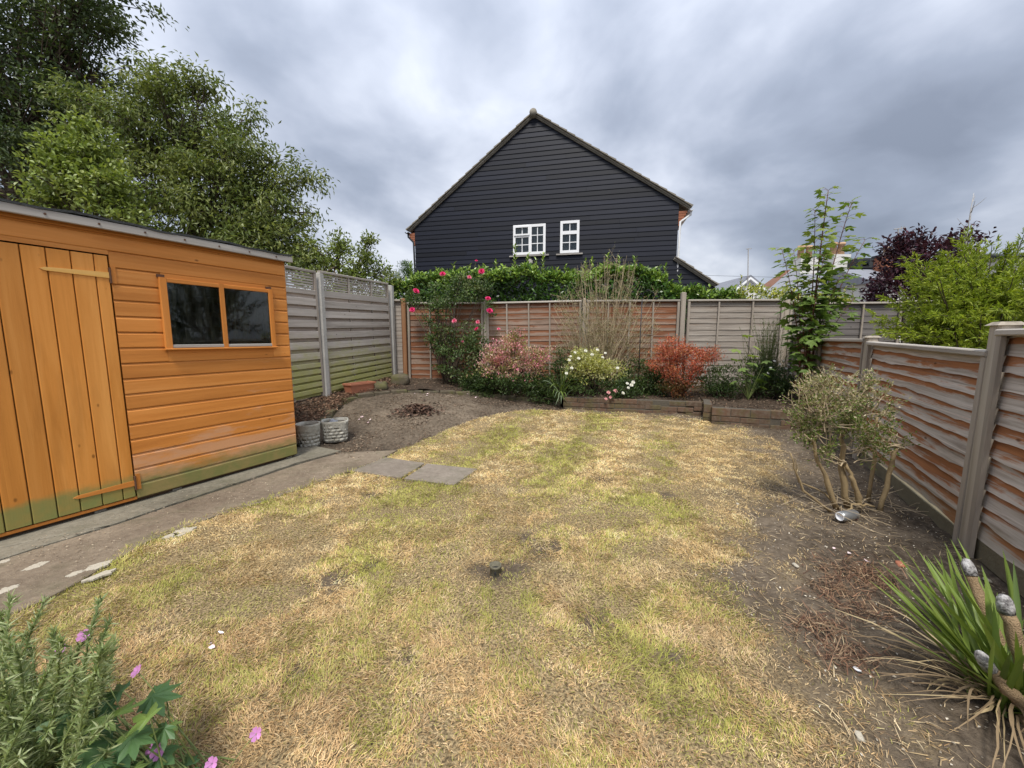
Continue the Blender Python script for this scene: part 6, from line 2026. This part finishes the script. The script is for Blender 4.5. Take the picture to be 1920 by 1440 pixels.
# sideways: the lathe axis now runs along x, print coordinates use object space
o2 = MB().lathe([(.0255, .0), (.021, .004), (.001, .004)], 24).build('can_end', M['aluminium'], can, True, loc=(.0635, 0, .034)); o2.rotation_euler = (0, R(-90), 0)
o2 = MB().lathe([(.0265, 0), (.0275, .0015), (.022, .001), (.020, -.006), (.001, -.008)], 24, close=False).build('can_end', M['upvc'], can, True, loc=(-.0655, 0, .034)); o2.rotation_euler = (0, R(-90), 0)


# ------------------------------------------------------------------ spiky clump and pruned stump in the near right corner
sb = gpt(1890, 1330)
tips = []
for px, py, Y in [(1770, 1015, 1.9), (1782, 1010, 1.75), (1795, 1008, 1.7), (1720, 1030, 1.8), (1690, 1060, 1.75), (1660, 1020, 2.0), (1645, 1050, 1.8), (1700, 1100, 1.6), (1810, 1030, 1.6), (1850, 1090, 1.5), (1880, 1030, 1.6),
                  (1900, 1050, 1.5), (1830, 1100, 1.5), (1760, 1090, 1.6), (1740, 1120, 1.55), (1720, 1150, 1.5), (1690, 1130, 1.6), (1870, 1110, 1.4), (1905, 1120, 1.4), (1930, 1060, 1.5), (1960, 1080, 1.5), (1780, 1060, 1.7),
                  (1800, 1140, 1.45), (1840, 1060, 1.6), (1750, 1040, 1.8), (1730, 1075, 1.7), (1860, 1160, 1.35), (1890, 1180, 1.35), (1920, 1160, 1.35), (1810, 1090, 1.6), (1775, 1130, 1.5), (1950, 1150, 1.35), (1980, 1120, 1.4)]:
    tips.append(at(px, py, Y * .93))
for k in range(46):
    a = rng.uniform(1.2, 4.4); r_ = rng.uniform(.12, .38)
    tips.append(sb + np.array((math.cos(a) * r_, math.sin(a) * r_, rng.uniform(.22, .44))))
sp = strap_clump('spiky_leaved_plant', 'clump of sword shaped green leaves in the near right corner', 'plant', sb, tips, .0185, None, mats=['blade_green', 'blade_green', 'blade_green2'], sag=.16, up=.6)
# its dead leaves lie round it
for k in range(84):
    ang = rng.uniform(1.7, 4.6) if k < 64 else rng.uniform(0, 6.28)
    r0, r1 = rng.uniform(.03, .12), rng.uniform(.2, .48)
    a = np.array((math.cos(ang) * r0, math.sin(ang) * r0, rng.uniform(.02, .07)))
    e = np.array((math.cos(ang + rng.normal() * .2) * r1, math.sin(ang + rng.normal() * .2) * r1, .012 + rng.random() * .05))
    e[2] += float(gz(sb[0] + e[0], sb[1] + e[1])) 
    pth = bend(a, e, (rng.normal() * .03, rng.normal() * .03, rng.uniform(.02, .12)), 7, .0015)
    d = nrm(np.gradient(pth, axis=0)); side = nrm(np.cross(d, np.array((0, 0, 1.0)) + rng.normal(size=3) * .4))
    w = .0065 * rng.uniform(.35, 1.3) * np.array([1, 1, 1, .95, .8, .5, .05])
    V = np.concatenate([pth - side * w[:, None] / 2, pth + side * w[:, None] / 2]); Fc = np.array([(i, 7 + i, 8 + i, i + 1) for i in range(6)])
    np_obj('dead_leaf', V, Fc, M['blade_dry' if k % 3 == 0 else 'blade_brown'], sp, smooth=True)

st = gpt(1990, 1390)
stump = thing('pruned_stump', st, 'stump with three sawn branches and pale cut ends among the spiky leaves', 'stump')
lo_ = np.array(st)
for (pts, r_) in (([(1985, 1400, 1.02), (1930, 1330, 1.02), (1885, 1290, 1.03), (1845, 1238, 1.05)], .0165), ([(1990, 1400, 1.05), (1935, 1300, 1.1), (1905, 1200, 1.13), (1884, 1128, 1.16)], .019), ([(1985, 1390, 1.1), (1890, 1250, 1.2), (1835, 1120, 1.3), (1815, 1060, 1.34)], .017)):
    P = np.array([at(*p) for p in pts]); P[0][2] = -.02
    tt = np.linspace(0, 3, 12); Q = np.stack([np.interp(tt, np.arange(4), P[:, i]) for i in range(3)], 1)
    Q[1:-1] += rng.normal(size=(10, 3)) * .003
    br = MB().tube(Q[:11] - lo_, r_ * np.linspace(1.25, .95, 11), 10).build('branch', M['stump_bark'], stump, True)
    tip = Q[10:12].copy(); d = nrm(tip[1] - tip[0])
    cap = np.array([tip[0] - d * .004, tip[0] + d * .02, tip[0] + d * .04, tip[0] + d * .052, tip[0] + d * .056])
    MB().tube(cap - lo_, r_ * np.array((1.06, 1.08, .95, .6, .15)), 12).build('cut_end', M['cut_wood'], br, True)

# ------------------------------------------------------------------ near left corner: rosemary and hardy geranium
def rosemary():
    b = gplane(60, 1500, 0.0); b = np.array((-1.12, .80, 0.0))
    root = thing('rosemary_bush', b, 'rosemary bush with grey green needle leaves in the near left corner', 'bush')
    mb = MB(); Ps, As, Ns, Cs = [], [], [], []
    tips = [(20, 1118, 1.02), (82, 1128, 1.02), (190, 1122, 1.04), (100, 1180, .98), (160, 1190, 1.0), (45, 1190, .98), (215, 1200, 1.0), (0, 1150, 1.0), (205, 1165, 1.03), (-40, 1130, 1.0), (130, 1230, .95), (200, 1260, .93)]
    for k in range(100):
        tips.append((rng.uniform(-160, 205), rng.uniform(1190, 1420), rng.uniform(.72, 1.0)))
    for (px, py, Y) in tips:
        tip = at(px, py, Y)
        a = b + np.array((rng.normal() * .08, rng.normal() * .07, 0))
        if tip[2] < .06: tip[2] = .06
        pth = bend(a, tip, (-.03, 0, -.02), 8, .004)
        mb.tube(pth - b, np.linspace(.004, .0015, 8), 4, False)
        ln = np.linalg.norm(tip - a); n = int(ln / .0022)
        s = np.sqrt(rng.uniform(.12, 1.0, n)); i = np.minimum((s * 7).astype(int), 6)
        c = pth[i] + (pth[i + 1] - pth[i]) * (s * 7 - i)[:, None]
        ax = nrm(pth[i + 1] - pth[i])
        Ps.append(c); As.append(nrm(ax * rng.uniform(.5, 1.1, (n, 1)) + nrm(rng.normal(size=(n, 3))) * .8)); Ns.append(nrm(rng.normal(size=(n, 3)) + np.array((0, 0, 1.2))))
        Cs.append(palette([(0.23, 0.30, 0.115), (0.30, 0.365, 0.16), (0.16, 0.225, 0.085), (0.45, 0.49, 0.28)], n, 3, rng.integers(0, 3, n), .2))
    mb.build('stems', M['green_stem'], root, True)
    P = np.concatenate(Ps); n = len(P)
    leaf_obj('needles', P, np.concatenate(As), np.concatenate(Ns), .027 * rng.uniform(.6, 1.2, n), .0038 * rng.uniform(.8, 1.3, n), np.concatenate(Cs), T_STRIP, M['leaf'], root)


rosemary()
ger_me = lobed_mesh('geranium_leaf', M['ger'], 7, .2, .5); ger_y = lobed_mesh('geranium_young_leaf', M['ger_young'], 5, .12, .4)
gb = np.array((-.80, .84, 0.0))
ger = thing('hardy_geranium', gb, 'pink flowered geranium with lobed leaves in the near left corner', 'plant')
m = MB()
PK = (0.62, 0.27, 0.58)
gfl = flower_mesh('geranium_flower', 'petal', [(5, 1.0, .3, PK)], .024)
for px, py, Y, s, yg in [(275, 1300, .92, .115, 0), (200, 1310, .92, .12, 0), (310, 1290, .95, .09, 0), (230, 1290, .95, .09, 0), (180, 1350, .86, .11, 0), (140, 1400, .8, .12, 0), (220, 1390, .82, .12, 0), (300, 1400, .84, .10, 0), (260, 1430, .8, .10, 0), (120, 1440, .76, .1, 0),
                          (230, 1370, .84, .06, 1), (180, 1420, .78, .06, 1), (310, 1390, .86, .05, 1), (270, 1350, .88, .045, 1), (320, 1350, .9, .045, 1), (350, 1430, .85, .07, 0), (240, 1440, .78, .06, 1), (290, 1370, .87, .05, 1), (200, 1440, .77, .07, 1), (380, 1440, .84, .06, 0), (160, 1290, .93, .07, 0)] + [(rng.uniform(120, 340), rng.uniform(1320, 1470), rng.uniform(.76, .9), rng.uniform(.05, .11), int(k % 3 == 0)) for k in range(26)]:
    p = at(px, py, Y) + np.array((0, 0, -.01))
    if p[2] < .03: p[2] = .03 + rng.random() * .03
    m.tube(bend((rng.normal() * .03, rng.normal() * .03, 0), p - gb, (0, 0, .03), 6), np.linspace(.003, .0014, 6), 4, False)
    o = put('leaf', ger_y if yg else ger_me, ger, p - gb, aim((rng.normal() * .7, -.35 + rng.normal() * .5, -.10)), s)
    o.rotation_euler.rotate_axis('Y', rng.normal() * .25)
for px, py, Y in ((158, 1192, .98), (115, 1219, .95), (258, 1259, .95), (283, 1414, .84), (292, 1403, .84), (297, 1411, .83), (481, 1376, .88), (398, 1432, .84)):
    p = at(px, py, Y)
    m.tube(bend((rng.normal() * .03, rng.normal() * .03, 0), p - gb, (0, 0, .05), 6), .0013, 4, False)
    put('flower', gfl, ger, p - gb, (R(rng.uniform(35, 60)), R(rng.uniform(-20, 20)), rng.uniform(-.4, .4)), .66)
m.build('stalks', M['green_stem'], ger, True)


# ------------------------------------------------------------------ pots and small things
def stone_pot(label, c, rx, ry, h, corner, seed, yaw):
    """cast pot whose sides are rows of proud stone blocks"""
    root = thing('stone_planter', c, label, 'planter', yaw, 'cast stone planters by the shed corner')
    n = 40
    def ring(f, z):
        out = []
        for k in range(n):
            a = 2 * math.pi * k / n
            ca, sa = math.cos(a), math.sin(a)
            p = (abs(ca) ** corner + abs(sa) ** corner) ** (-1 / corner)
            out.append((ca * p * rx * f, sa * p * ry * f, z))
        return out
    prof = [(.80, 0), (.84, .03 * h), (.96, h * .92), (.98, h), (.86, h), (.84, h * .84)]
    V = sum([ring(f, z) for f, z in prof], [])
    fs = [(i * n + k, i * n + (k + 1) % n, (i + 1) * n + (k + 1) % n, (i + 1) * n + k) for i in range(len(prof) - 1) for k in range(n)] + [tuple(range(n - 1, -1, -1))]
    MB().add(V, fs).build('pot_body', M['cast_stone'], root, True)
    rows = 6
    for r_ in range(rows):
        z0 = h * (.04 + .93 * r_ / rows); z1 = h * (.04 + .93 * (r_ + 1) / rows) - .006
        cnt = 15
        for j in range(cnt):
            a0 = 2 * math.pi * (j + .5 * (r_ % 2)) / cnt + .02 + random.uniform(-.03, .03); a1 = a0 + 2 * math.pi / cnt - .05
            if math.sin(a0 + .2 + yaw) > .5: continue
            vs = []
            for z, f in ((z0, .84 + .12 * z0 / h), (z1, .84 + .12 * z1 / h)):
                for a in (a0, (a0 + a1) / 2, a1):
                    for e in (-.01, random.uniform(.002, .010)):
                        p = (abs(math.cos(a)) ** corner + abs(math.sin(a)) ** corner) ** (-1 / corner)
                        vs.append((math.cos(a) * p * rx * (f + e), math.sin(a) * p * ry * (f + e), z + random.uniform(-.002, .002)))
            MB().add(vs, [(1, 3, 9, 7), (3, 5, 11, 9), (0, 1, 7, 6), (5, 4, 10, 11), (6, 7, 9, 8), (8, 9, 11, 10), (1, 0, 2, 3), (3, 2, 4, 5)]).build('stone_block', M['cast_stone'], root, True)
    sv = ring(.85, h * .86)
    MB().add(sv, [tuple(range(n))]).build('soil', M['bed_soil'], root)
    return root


pc = gpt(580, 838); pc[2] += .012
stone_pot('round pale stone pot touching the shed corner', pc, .125, .125, .25, 2.0, 1, 0)
pc2 = gpt(630, 826); pc2[2] += .005
pot2 = stone_pot('square pale stone pot next to the round pot', pc2, .145, .13, .235, 4.0, 2, R(24))
for k in range(7):
    a = rng.uniform(0, 6.28); r_ = rng.uniform(0, .06)
    MB().hexa([(x * .03, y * .022, z * .008 + .006) for x, y, z in ((-1, -1, -1), (1, -1.2, -1), (1.1, 1, -1), (-1, .9, -1), (-.9, -.8, 1), (.9, -1, 1), (.8, .9, 1), (-.9, .7, 1))]).build('stone_chip', M['slate'], pot2, loc=(math.cos(a) * r_, math.sin(a) * r_, .235 * .87 + .006)).rotation_euler = (rng.normal() * .3, rng.normal() * .3, rng.uniform(0, 6))

tp = bed_pt(675, 735)
tr = thing('terracotta_trough', tp, 'long terracotta trough at the foot of the slatted fence', 'planter', LYAW - R(18))
wv = lambda w, l, z: [(-l, -w, z), (l, -w, z), (l, w, z), (-l, w, z)]
lv = wv(.075, .20, 0) + wv(.092, .225, .13) + wv(.10, .235, .13) + wv(.10, .235, .155) + wv(.082, .215, .155) + wv(.07, .2, .05)
fs = [(3, 2, 1, 0)]
for b in range(0, 20, 4): fs += [(b + k, b + (k + 1) % 4, b + 4 + (k + 1) % 4, b + 4 + k) for k in range(4)]
fs.append((20, 21, 22, 23))
MB().add(lv, fs).build('trough_body', M['terracotta'], tr)
MB().add(wv(.078, .205, .118), [(0, 1, 2, 3)]).build('soil', M['bed_soil'], tr)


def rock(label, c, sx, sy, sz, seed, yaw=0.0, mat='edging'):
    n, m_ = 12, 8
    V = []
    for i in range(m_ + 1):
        th = math.pi * i / m_
        for k in range(n):
            ph = 2 * math.pi * k / n
            d = np.array((math.sin(th) * math.cos(ph), math.sin(th) * math.sin(ph), math.cos(th)))
            d = np.sign(d) * np.abs(d) ** .6
            f = 1 + .8 * (fbm(d[0] * 2 + seed, d[1] * 2 + d[2] * 1.7, seed, 3) - .5)
            V.append((d[0] * sx * f, d[1] * sy * f, max(d[2] * sz * f, -sz * .4) + sz * .35))
    fs = [(i * n + k, i * n + (k + 1) % n, (i + 1) * n + (k + 1) % n, (i + 1) * n + k)[::-1] for i in range(m_) for k in range(n)]
    o = MB().add(V, fs).build('rock', M[mat], None, True, loc=c)
    o.rotation_euler = (0, 0, yaw)
    return tag(o, label, 'rock', 'lumps of stone in the far left corner')


rock('long block of grey stone standing in front of the brown corner post', bed_pt(748, 722), .17, .10, .14, 3, .1)
rock('rounded grey stone between the terracotta trough and the grey block', bed_pt(715, 730), .11, .09, .10, 7, .4)

# clothes dryer socket in the lawn
sp_ = gpt(929, 1076)
so = thing('ground_socket', sp_, 'short rusty metal socket sticking up out of the lawn', 'socket')
MB().lathe([(.026, -.04), (.027, .036), (.030, .038), (.030, .050), (.0265, .050), (.0255, .0), (.001, .0)], 24, close=False).build('tube', M['old_metal'], so, True)
MB().lathe([(.0245, 0), (.0245, .008)], 18).build('inner_plug', M['metal_dark'], so, loc=(0, 0, .018))
MB().lathe([(.006, 0), (.006, .008)], 10).build('bolt', M['metal_dark'], so, loc=(0, -.0265, .02)).rotation_euler = (R(90), 0, 0)
# shard of terracotta and pale stones lying on the soil
for px, py, sx, lab, mat in ((1688, 1060, .03, 'small terracotta shard on the soil left of the spiky clump', 'terracotta'), (1492, 1061, .018, 'pale yellow pebble on the bare soil near the dry roots', 'mortar_white'), (1757, 1247, .018, 'white pebble among the dead spiky leaves', 'upvc'), (1722, 1266, .016, 'pale chip of stone on the soil left of the stump', 'mortar_white'), (1611, 1382, .017, 'cream pebble at the foot of the bare soil', 'mortar_white'), (1607, 1256, .012, 'small white chip in the bare soil beside the lawn', 'upvc'), (1850, 1088, .018, 'yellowish pebble by the foot of the right fence', 'mortar_white'), (1383, 945, .014, 'pale pebble at the ragged right edge of the lawn', 'mortar_white')):
    p = gpt(px, py)
    o = rock(lab, p, sx, sx * .6, sx * .35, px * .1, rng.uniform(0, 3), mat)
    o.name = 'pebble' if mat != 'terracotta' else 'terracotta_shard'
    tag(o, lab, 'pebble' if mat != 'terracotta' else 'shard', 'pebbles on the bare soil')

# the overhead wire
wire = MB()
pts = [at(1300, 505, 30) + np.array((0, 0, .2)), at(1440, 519, 34), at(1480, 520, 36)]
wire.tube(np.array([np.array((at(1180, 512, 32)))] + [at(1345, 517, 33), at(1500, 521, 34), at(1700, 520, 35)]), .012, 4).build('overhead_wire', M['metal_dark'])
tag(bpy.data.objects['overhead_wire'], 'thin overhead wire crossing the sky right of the black house', 'wire')


# ------------------------------------------------------------------ lawn: short parched grass, blade by blade
GREEN_SPOTS = [(800, 960, .30, .9), (850, 925, .22, .8), (660, 1035, .16, .9), (700, 1075, .12, .9), (1150, 930, .30, .6), (1120, 1000, .25, .5), (880, 1140, .28, .55), (560, 955, .2, .6), (470, 1130, .12, .8), (330, 1090, .15, .6), (260, 1050, .15, .6), (1180, 1240, .2, .6), (1250, 1300, .2, .6), (850, 850, .4, .55), (1000, 840, .5, .4), (1150, 800, .5, .35), (820, 820, .25, .6), (1300, 840, .3, .45), (700, 1330, .12, .35), (420, 1290, .12, .4), (960, 1110, .15, .6)]


def build_lawn():
    dens0 = 44000
    yy = np.linspace(.2, 7.2, 300)
    dw = np.where(yy < 1.5, 1.0, (1.5 / yy) ** 1.25)
    area_w = 5.6
    N = int(np.trapezoid(dw, yy) * dens0 * area_w) if hasattr(np, 'trapezoid') else int(np.trapz(dw, yy) * dens0 * area_w)
    cdf = np.cumsum(dw); cdf /= cdf[-1]
    y = np.interp(rng.random(N), cdf, yy); x = rng.uniform(-2.6, 3.0, N)
    keep = (np.abs(x) < y * 1.40 + .55)
    x, y = x[keep], y[keep]
    m = lawn_mask(x, y)
    thin = fbm(x * 4.5, y * 4.5, 61, 4)
    bare = np.zeros(len(x))
    for px, py, r_ in BARE:
        g = gpt(px, py); bare = np.maximum(bare, np.clip(1.3 - np.hypot(x - g[0], (y - g[1])) / (r_ + .04 * fbm(x * 20, y * 20, 5, 2)), 0, 1))
    keep = rng.random(len(x)) < m ** 1.5 * (.35 + 1.15 * sstep(.30, .55, thin)) * (1 - .8 * bare)
    for q in SLABS:
        d_in = in_poly(x, y, [p[:2] for p in q]); dd = poly_dist(x, y, [p[:2] for p in q])
        keep &= ~(d_in & (dd > .012 + .02 * fbm(x * 15, y * 15, 3, 2)))
    x, y, m, thin, bare = x[keep], y[keep], m[keep], thin[keep], bare[keep]
    n = len(x)
    far = np.clip(y / 1.5, 1, 4)
    gr = .08 + 1.0 * (fbm(x * 1.3, y * 1.3, 71, 3) - .5) + 1.5 * (fbm(x * 5, y * 5, 73, 4) - .5)
    for px, py, r_, s in GREEN_SPOTS:
        g = gpt(px, py); gr = gr + s * np.exp(-((x - g[0]) ** 2 + (y - g[1]) ** 2) / (2 * (r_ * .75) ** 2))
    stripe = np.sin((x * .93 - y * .37) * 2 * math.pi / .92 + 1.2)      # mower stripes running to the back
    gr = gr + .46 * stripe * sstep(2.0, 3.2, y) + .16 * sstep(2.6, 4.2, y)
    edge = poly_dist(x, y, [np.array(p) for p in PATH_EDGE] + [np.array(p) for p in PATH_EDGE[::-1]])
    gr = gr + .35 * np.exp(-edge / .12)
    gr = gr - .8 * sstep(.9, 1.8, x - .12 * y) - .1 * sstep(1.6, .8, y)
    green = rng.random(n) < np.clip(gr, 0.02, .92)
    straw = palette([(0.71, 0.55, 0.285), (0.60, 0.435, 0.21), (0.80, 0.66, 0.40), (0.47, 0.315, 0.145), (0.71, 0.52, 0.27), (0.31, 0.205, 0.10)], n, 4000, ((x * 9).astype(int) * 57 + (y * 9).astype(int)) % 4000, .16, .65)
    grn = palette([(0.35, 0.34, 0.080), (0.43, 0.41, 0.11), (0.25, 0.265, 0.055), (0.53, 0.495, 0.17)], n, 4000, ((x * 9).astype(int) * 31 + (y * 9).astype(int)) % 4000, .16, .6)
    C = np.where(green[:, None], grn, straw)
    patch = .74 + .55 * fbm(x * 2.3, y * 2.3, 77, 4) + .25 * (fbm(x * 14, y * 14, 79, 3) - .5)      # bleached and browner patches
    C = C * patch[:, None]
    tan = sstep(2.2, 1.2, y)[:, None] * (~green)[:, None]
    C = C * (1 + tan * np.array((.0, -.05, -.02)))
    bleach = (np.clip(-stripe, 0, 1) * sstep(2.2, 3.4, y))[:, None]
    C = np.clip(C * (1 + .16 * bleach), 0, .9)
    # lean follows tufts
    az = fbm(x * 6, y * 6, 81, 2) * 14 + rng.normal(size=n) * 1.1
    tilt = np.where(green, rng.uniform(.4, 1.25, n), rng.uniform(.8, 1.5, n))
    L = rng.uniform(.010, .026, n) * (1 + .5 * np.exp(-edge / .05)) * (.8 + .4 * sstep(.35, .6, thin))
    w = rng.uniform(.0012, .0023, n) * far ** .8
    d1 = np.stack([np.cos(az) * np.sin(tilt), np.sin(az) * np.sin(tilt), np.cos(tilt)], 1)
    t2 = np.minimum(tilt + rng.uniform(.0, .4, n), 1.6)
    az2 = az + rng.normal(size=n) * .2
    d2 = np.stack([np.cos(az2) * np.sin(t2), np.sin(az2) * np.sin(t2), np.cos(t2)], 1)
    sv = nrm(np.stack([-np.sin(az), np.cos(az), rng.normal(size=n) * .35], 1)) * (w / 2)[:, None]
    p = np.stack([x, y, gz(x, y) + soil_relief(x, y) * (1 - .65 * m) - .002 + rng.random(n) * .008], 1)
    mid = p + d1 * (L * .55)[:, None]; tip = mid + d2 * (L * .45)[:, None]
    V = np.stack([p - sv, p + sv, mid + sv * .85, mid - sv * .85, tip], 1).reshape(-1, 3)
    b = (np.arange(n) * 5)[:, None]
    Fc = np.stack([b + np.array((0, 1, 2)), b + np.array((0, 2, 3)), b + np.array((3, 2, 4))], 1).reshape(-1, 3)
    o = np_obj('lawn_grass', V, Fc, M['grass'], None, np.repeat(C, 5, 0))
    tag(o, 'short parched straw and green lawn grass', 'grass', kind='stuff')
    print('grass blades', n)


build_lawn()


# dry stalks, chaff and leaf litter lying on the bare soil
def litter(name, label, n, xy, L, Wd, cols, zoff=.006, lift=.25, mat='litter', tmpl=T_STRIP, zfun=None):
    x, y = xy
    n = len(x)
    z = np.array([zfun(a, b) for a, b in zip(x, y)]) if zfun else gz(x, y) + soil_relief(x, y)
    P = np.stack([x, y, z + zoff], 1)
    a = rng.uniform(0, 6.28, n)
    A = np.stack([np.cos(a), np.sin(a), rng.normal(size=n) * lift], 1)
    Nv = nrm(np.array((0, 0, 1.0)) + rng.normal(size=(n, 3)) * .35)
    V, Fc = leaf_arrays(P, A, Nv, L * rng.uniform(.4, 1.3, n), Wd * rng.uniform(.6, 1.3, n), tmpl)
    o = np_obj(name, V, Fc, M[mat], None, np.repeat(palette(cols, n, 30, rng.integers(0, 30, n), .2), len(tmpl[0]), 0))
    return tag(o, label, 'litter', kind='stuff')


# right hand soil strip
n = 90000
y = rng.uniform(.5, 5.6, n) ** 1.0; x = rng.uniform(.7, 4.4, n)
fence_x = RP0[0] + (y - RP0[1]) * RD[0] / RD[1]
lm = lawn_mask(x, y)
near_lawn = np.exp(-poly_dist(x, y, LAWN) / .28)
keep = (x < fence_x - .04) & (lm < .9) & (rng.random(n) < .045 + .8 * near_lawn ** 1.6 * sstep(.3, .6, fbm(x * 4, y * 4, 91, 3)) + .18 * sstep(.54, .7, fbm(x * 3, y * 3, 95, 3)))
litter('dry_stalk_litter', 'dry straw stalks scattered on the bare soil at the right', 0, (x[keep], y[keep]), .045, .0023, [(0.50, 0.39, 0.23), (0.38, 0.28, 0.15), (0.60, 0.49, 0.31), (0.22, 0.15, 0.09), (0.15, 0.10, 0.06)])
n = 9000
y2 = rng.uniform(.5, 5.4, n); x2 = rng.uniform(.9, 4.3, n)
fx2 = RP0[0] + (y2 - RP0[1]) * RD[0] / RD[1]
k2 = (x2 < fx2 - .04) & (lawn_mask(x2, y2) < .5)
litter('soil_chips', 'pale chips and crumbs scattered through the bare soil', 0, (x2[k2], y2[k2]), .011, .007, [(0.50, 0.44, 0.34), (0.34, 0.28, 0.20), (0.06, 0.045, 0.035), (0.10, 0.08, 0.06), (0.62, 0.57, 0.48)], .004, .3, tmpl=T_FOLD)
# reddish dry roots
pts = []
for px, py, sp2, k in ((1600, 1075, .10, 520), (1560, 1100, .07, 260), (1530, 1175, .06, 260), (1590, 1230, .07, 300), (1640, 1080, .06, 200), (1610, 1140, .07, 260)):
    g = gpt(px, py); pts.append(np.stack([rng.normal(g[0], sp2, k), rng.normal(g[1], sp2 * .7, k)], 1))
pts = np.concatenate(pts)
litter('dry_roots', 'reddish brown dry roots and stems on the bare soil', 0, (pts[:, 0], pts[:, 1]), .06, .0032, [(0.17, 0.085, 0.05), (0.11, 0.06, 0.04), (0.26, 0.155, 0.095), (0.07, 0.042, 0.03), (0.36, 0.26, 0.16)], .008, .35)
# raked heap of dead leaves on the dirt patch
g = gpt(785, 772); k = 900
rr = np.abs(rng.normal(0, .14, k)); aa = rng.uniform(0, 6.28, k)
px_, py_ = g[0] + np.cos(aa) * rr * 1.2, g[1] + np.sin(aa) * rr
litter('leaf_heap', 'small heap of brown dead leaves on the dirt patch', 0, (px_, py_), .05, .028, [(0.12, 0.07, 0.05), (0.08, 0.05, 0.038), (0.20, 0.13, 0.09), (0.055, 0.037, 0.03)], tmpl=T_LEAF, lift=.5,
       zfun=lambda a, b: float(gz(a, b)) + .015 + max(0, .085 * (1 - math.hypot(a - g[0], b - g[1]) / .2)) * rng.random())
# mulch in the corner bed
q = BEDL[:, 3:22].reshape(-1, 3); idx = rng.integers(0, len(q), 5200)
mx_, my_ = q[idx, 0] + rng.normal(size=5200) * .05, q[idx, 1] + rng.normal(size=5200) * .05
zz_ = q[idx, 2] + rng.random(5200) * .03
o = litter('mulch', 'brown bark mulch and leaf litter in the corner bed', 0, (mx_, my_), .042, .016, [(0.16, 0.085, 0.055), (0.22, 0.13, 0.085), (0.10, 0.06, 0.04), (0.30, 0.21, 0.14), (0.07, 0.045, 0.03)], lift=.45, tmpl=T_FOLD,
           zfun=(lambda it: (lambda a, b: next(it)))(iter(zz_)))
# litter on the other bed soil and over the dirt patch
q = np.concatenate([BEDB[:, 1:].reshape(-1, 3), BEDR.reshape(-1, 3)]); idx = rng.integers(0, len(q), 4200)
zz2 = q[idx, 2] + rng.random(4200) * .02
litter('bed_litter', 'dry leaves and chips on the soil of the back beds', 0, (q[idx, 0] + rng.normal(size=4200) * .04, q[idx, 1] + rng.normal(size=4200) * .04), .035, .013, [(0.12, 0.08, 0.05), (0.2, 0.13, 0.09), (0.28, 0.22, 0.16), (0.07, 0.05, 0.035)], lift=.4, tmpl=T_FOLD,
       zfun=(lambda it: (lambda a, b: next(it)))(iter(zz2)))
n = 24000
x = rng.uniform(-2.9, .8, n); y = rng.uniform(3.6, 6.6, n)
keep = (lawn_mask(x, y) < .4) & (rng.random(n) < .25 + .75 * sstep(.45, .65, fbm(x * 3, y * 3, 99, 3)))
dshed = (np.stack([x, y], 1) - SH.o[:2]) @ SH.d; keep &= (dshed > .15) | (((np.stack([x, y], 1) - SH.o[:2]) @ SH.n) < -.1)
ep = np.array([p[:2] for p in EDGE]); keep &= in_poly(x, y, np.concatenate([ep, np.array([[1.0, 5.0], [-.5, 4.2], [-1.2, 3.5], [-2.2, 3.8]])]))
litter('dirt_patch_litter', 'brown leaf crumbs and chaff on the bare dirt patch', 0, (x[keep], y[keep]), .028, .010, [(0.13, 0.085, 0.055), (0.20, 0.14, 0.10), (0.34, 0.27, 0.19), (0.08, 0.055, 0.04)], lift=.3, tmpl=T_FOLD)
# fallen petals
petal_xy = [gpt(px, py) for px, py in ((785, 741), (795, 743), (805, 742), (678, 785), (690, 790), (680, 786), (1580, 1041), (875, 742), (890, 748), (412, 1201), (1390, 760))]
pp = np.array(petal_xy)
litter('fallen_petals', 'few pale pink petals fallen on the ground', 0, (np.repeat(pp[:, 0], 3) + rng.normal(size=33) * .03, np.repeat(pp[:, 1], 3) + rng.normal(size=33) * .03), .03, .025, [(0.7, 0.5, 0.52), (0.75, 0.62, 0.62)], .015, .2, tmpl=T_LEAF)
# loose grit on the concrete path
n = 5200
s_ = rng.uniform(-.25, 2.6, n); q_ = rng.uniform(-1.0, .25, n)
xy = SH.o[:2] - SH.d * s_[:, None] + SH.n * q_[:, None]
keep = path_side(xy[:, 0], xy[:, 1]) & (lawn_mask(xy[:, 0], xy[:, 1]) < .3) & (rng.random(n) < .1 + .9 * sstep(.42, .7, fbm(xy[:, 0] * 3, xy[:, 1] * 3, 105, 3)))
x, y = xy[keep, 0], xy[keep, 1]
litter('path_grit', 'pale grit and chaff strewn over the concrete path', 0, (x, y), .011, .006, [(0.34, 0.28, 0.20), (0.24, 0.18, 0.12), (0.46, 0.40, 0.30), (0.12, 0.085, 0.06)], .005, .1, tmpl=T_FOLD,
       zfun=lambda a, b: float(gz(a, b)) + .021)


for o in bpy.data.objects:      # thin joined sets of twigs and stalks
    if o.parent is not None and o.name.split('.')[0] in ('twigs', 'dead_twigs', 'leaf_stalks', 'stalks', 'flower_stalks', 'stems', 'branches', 'tile_courses'):
        o['kind'] = 'stuff'
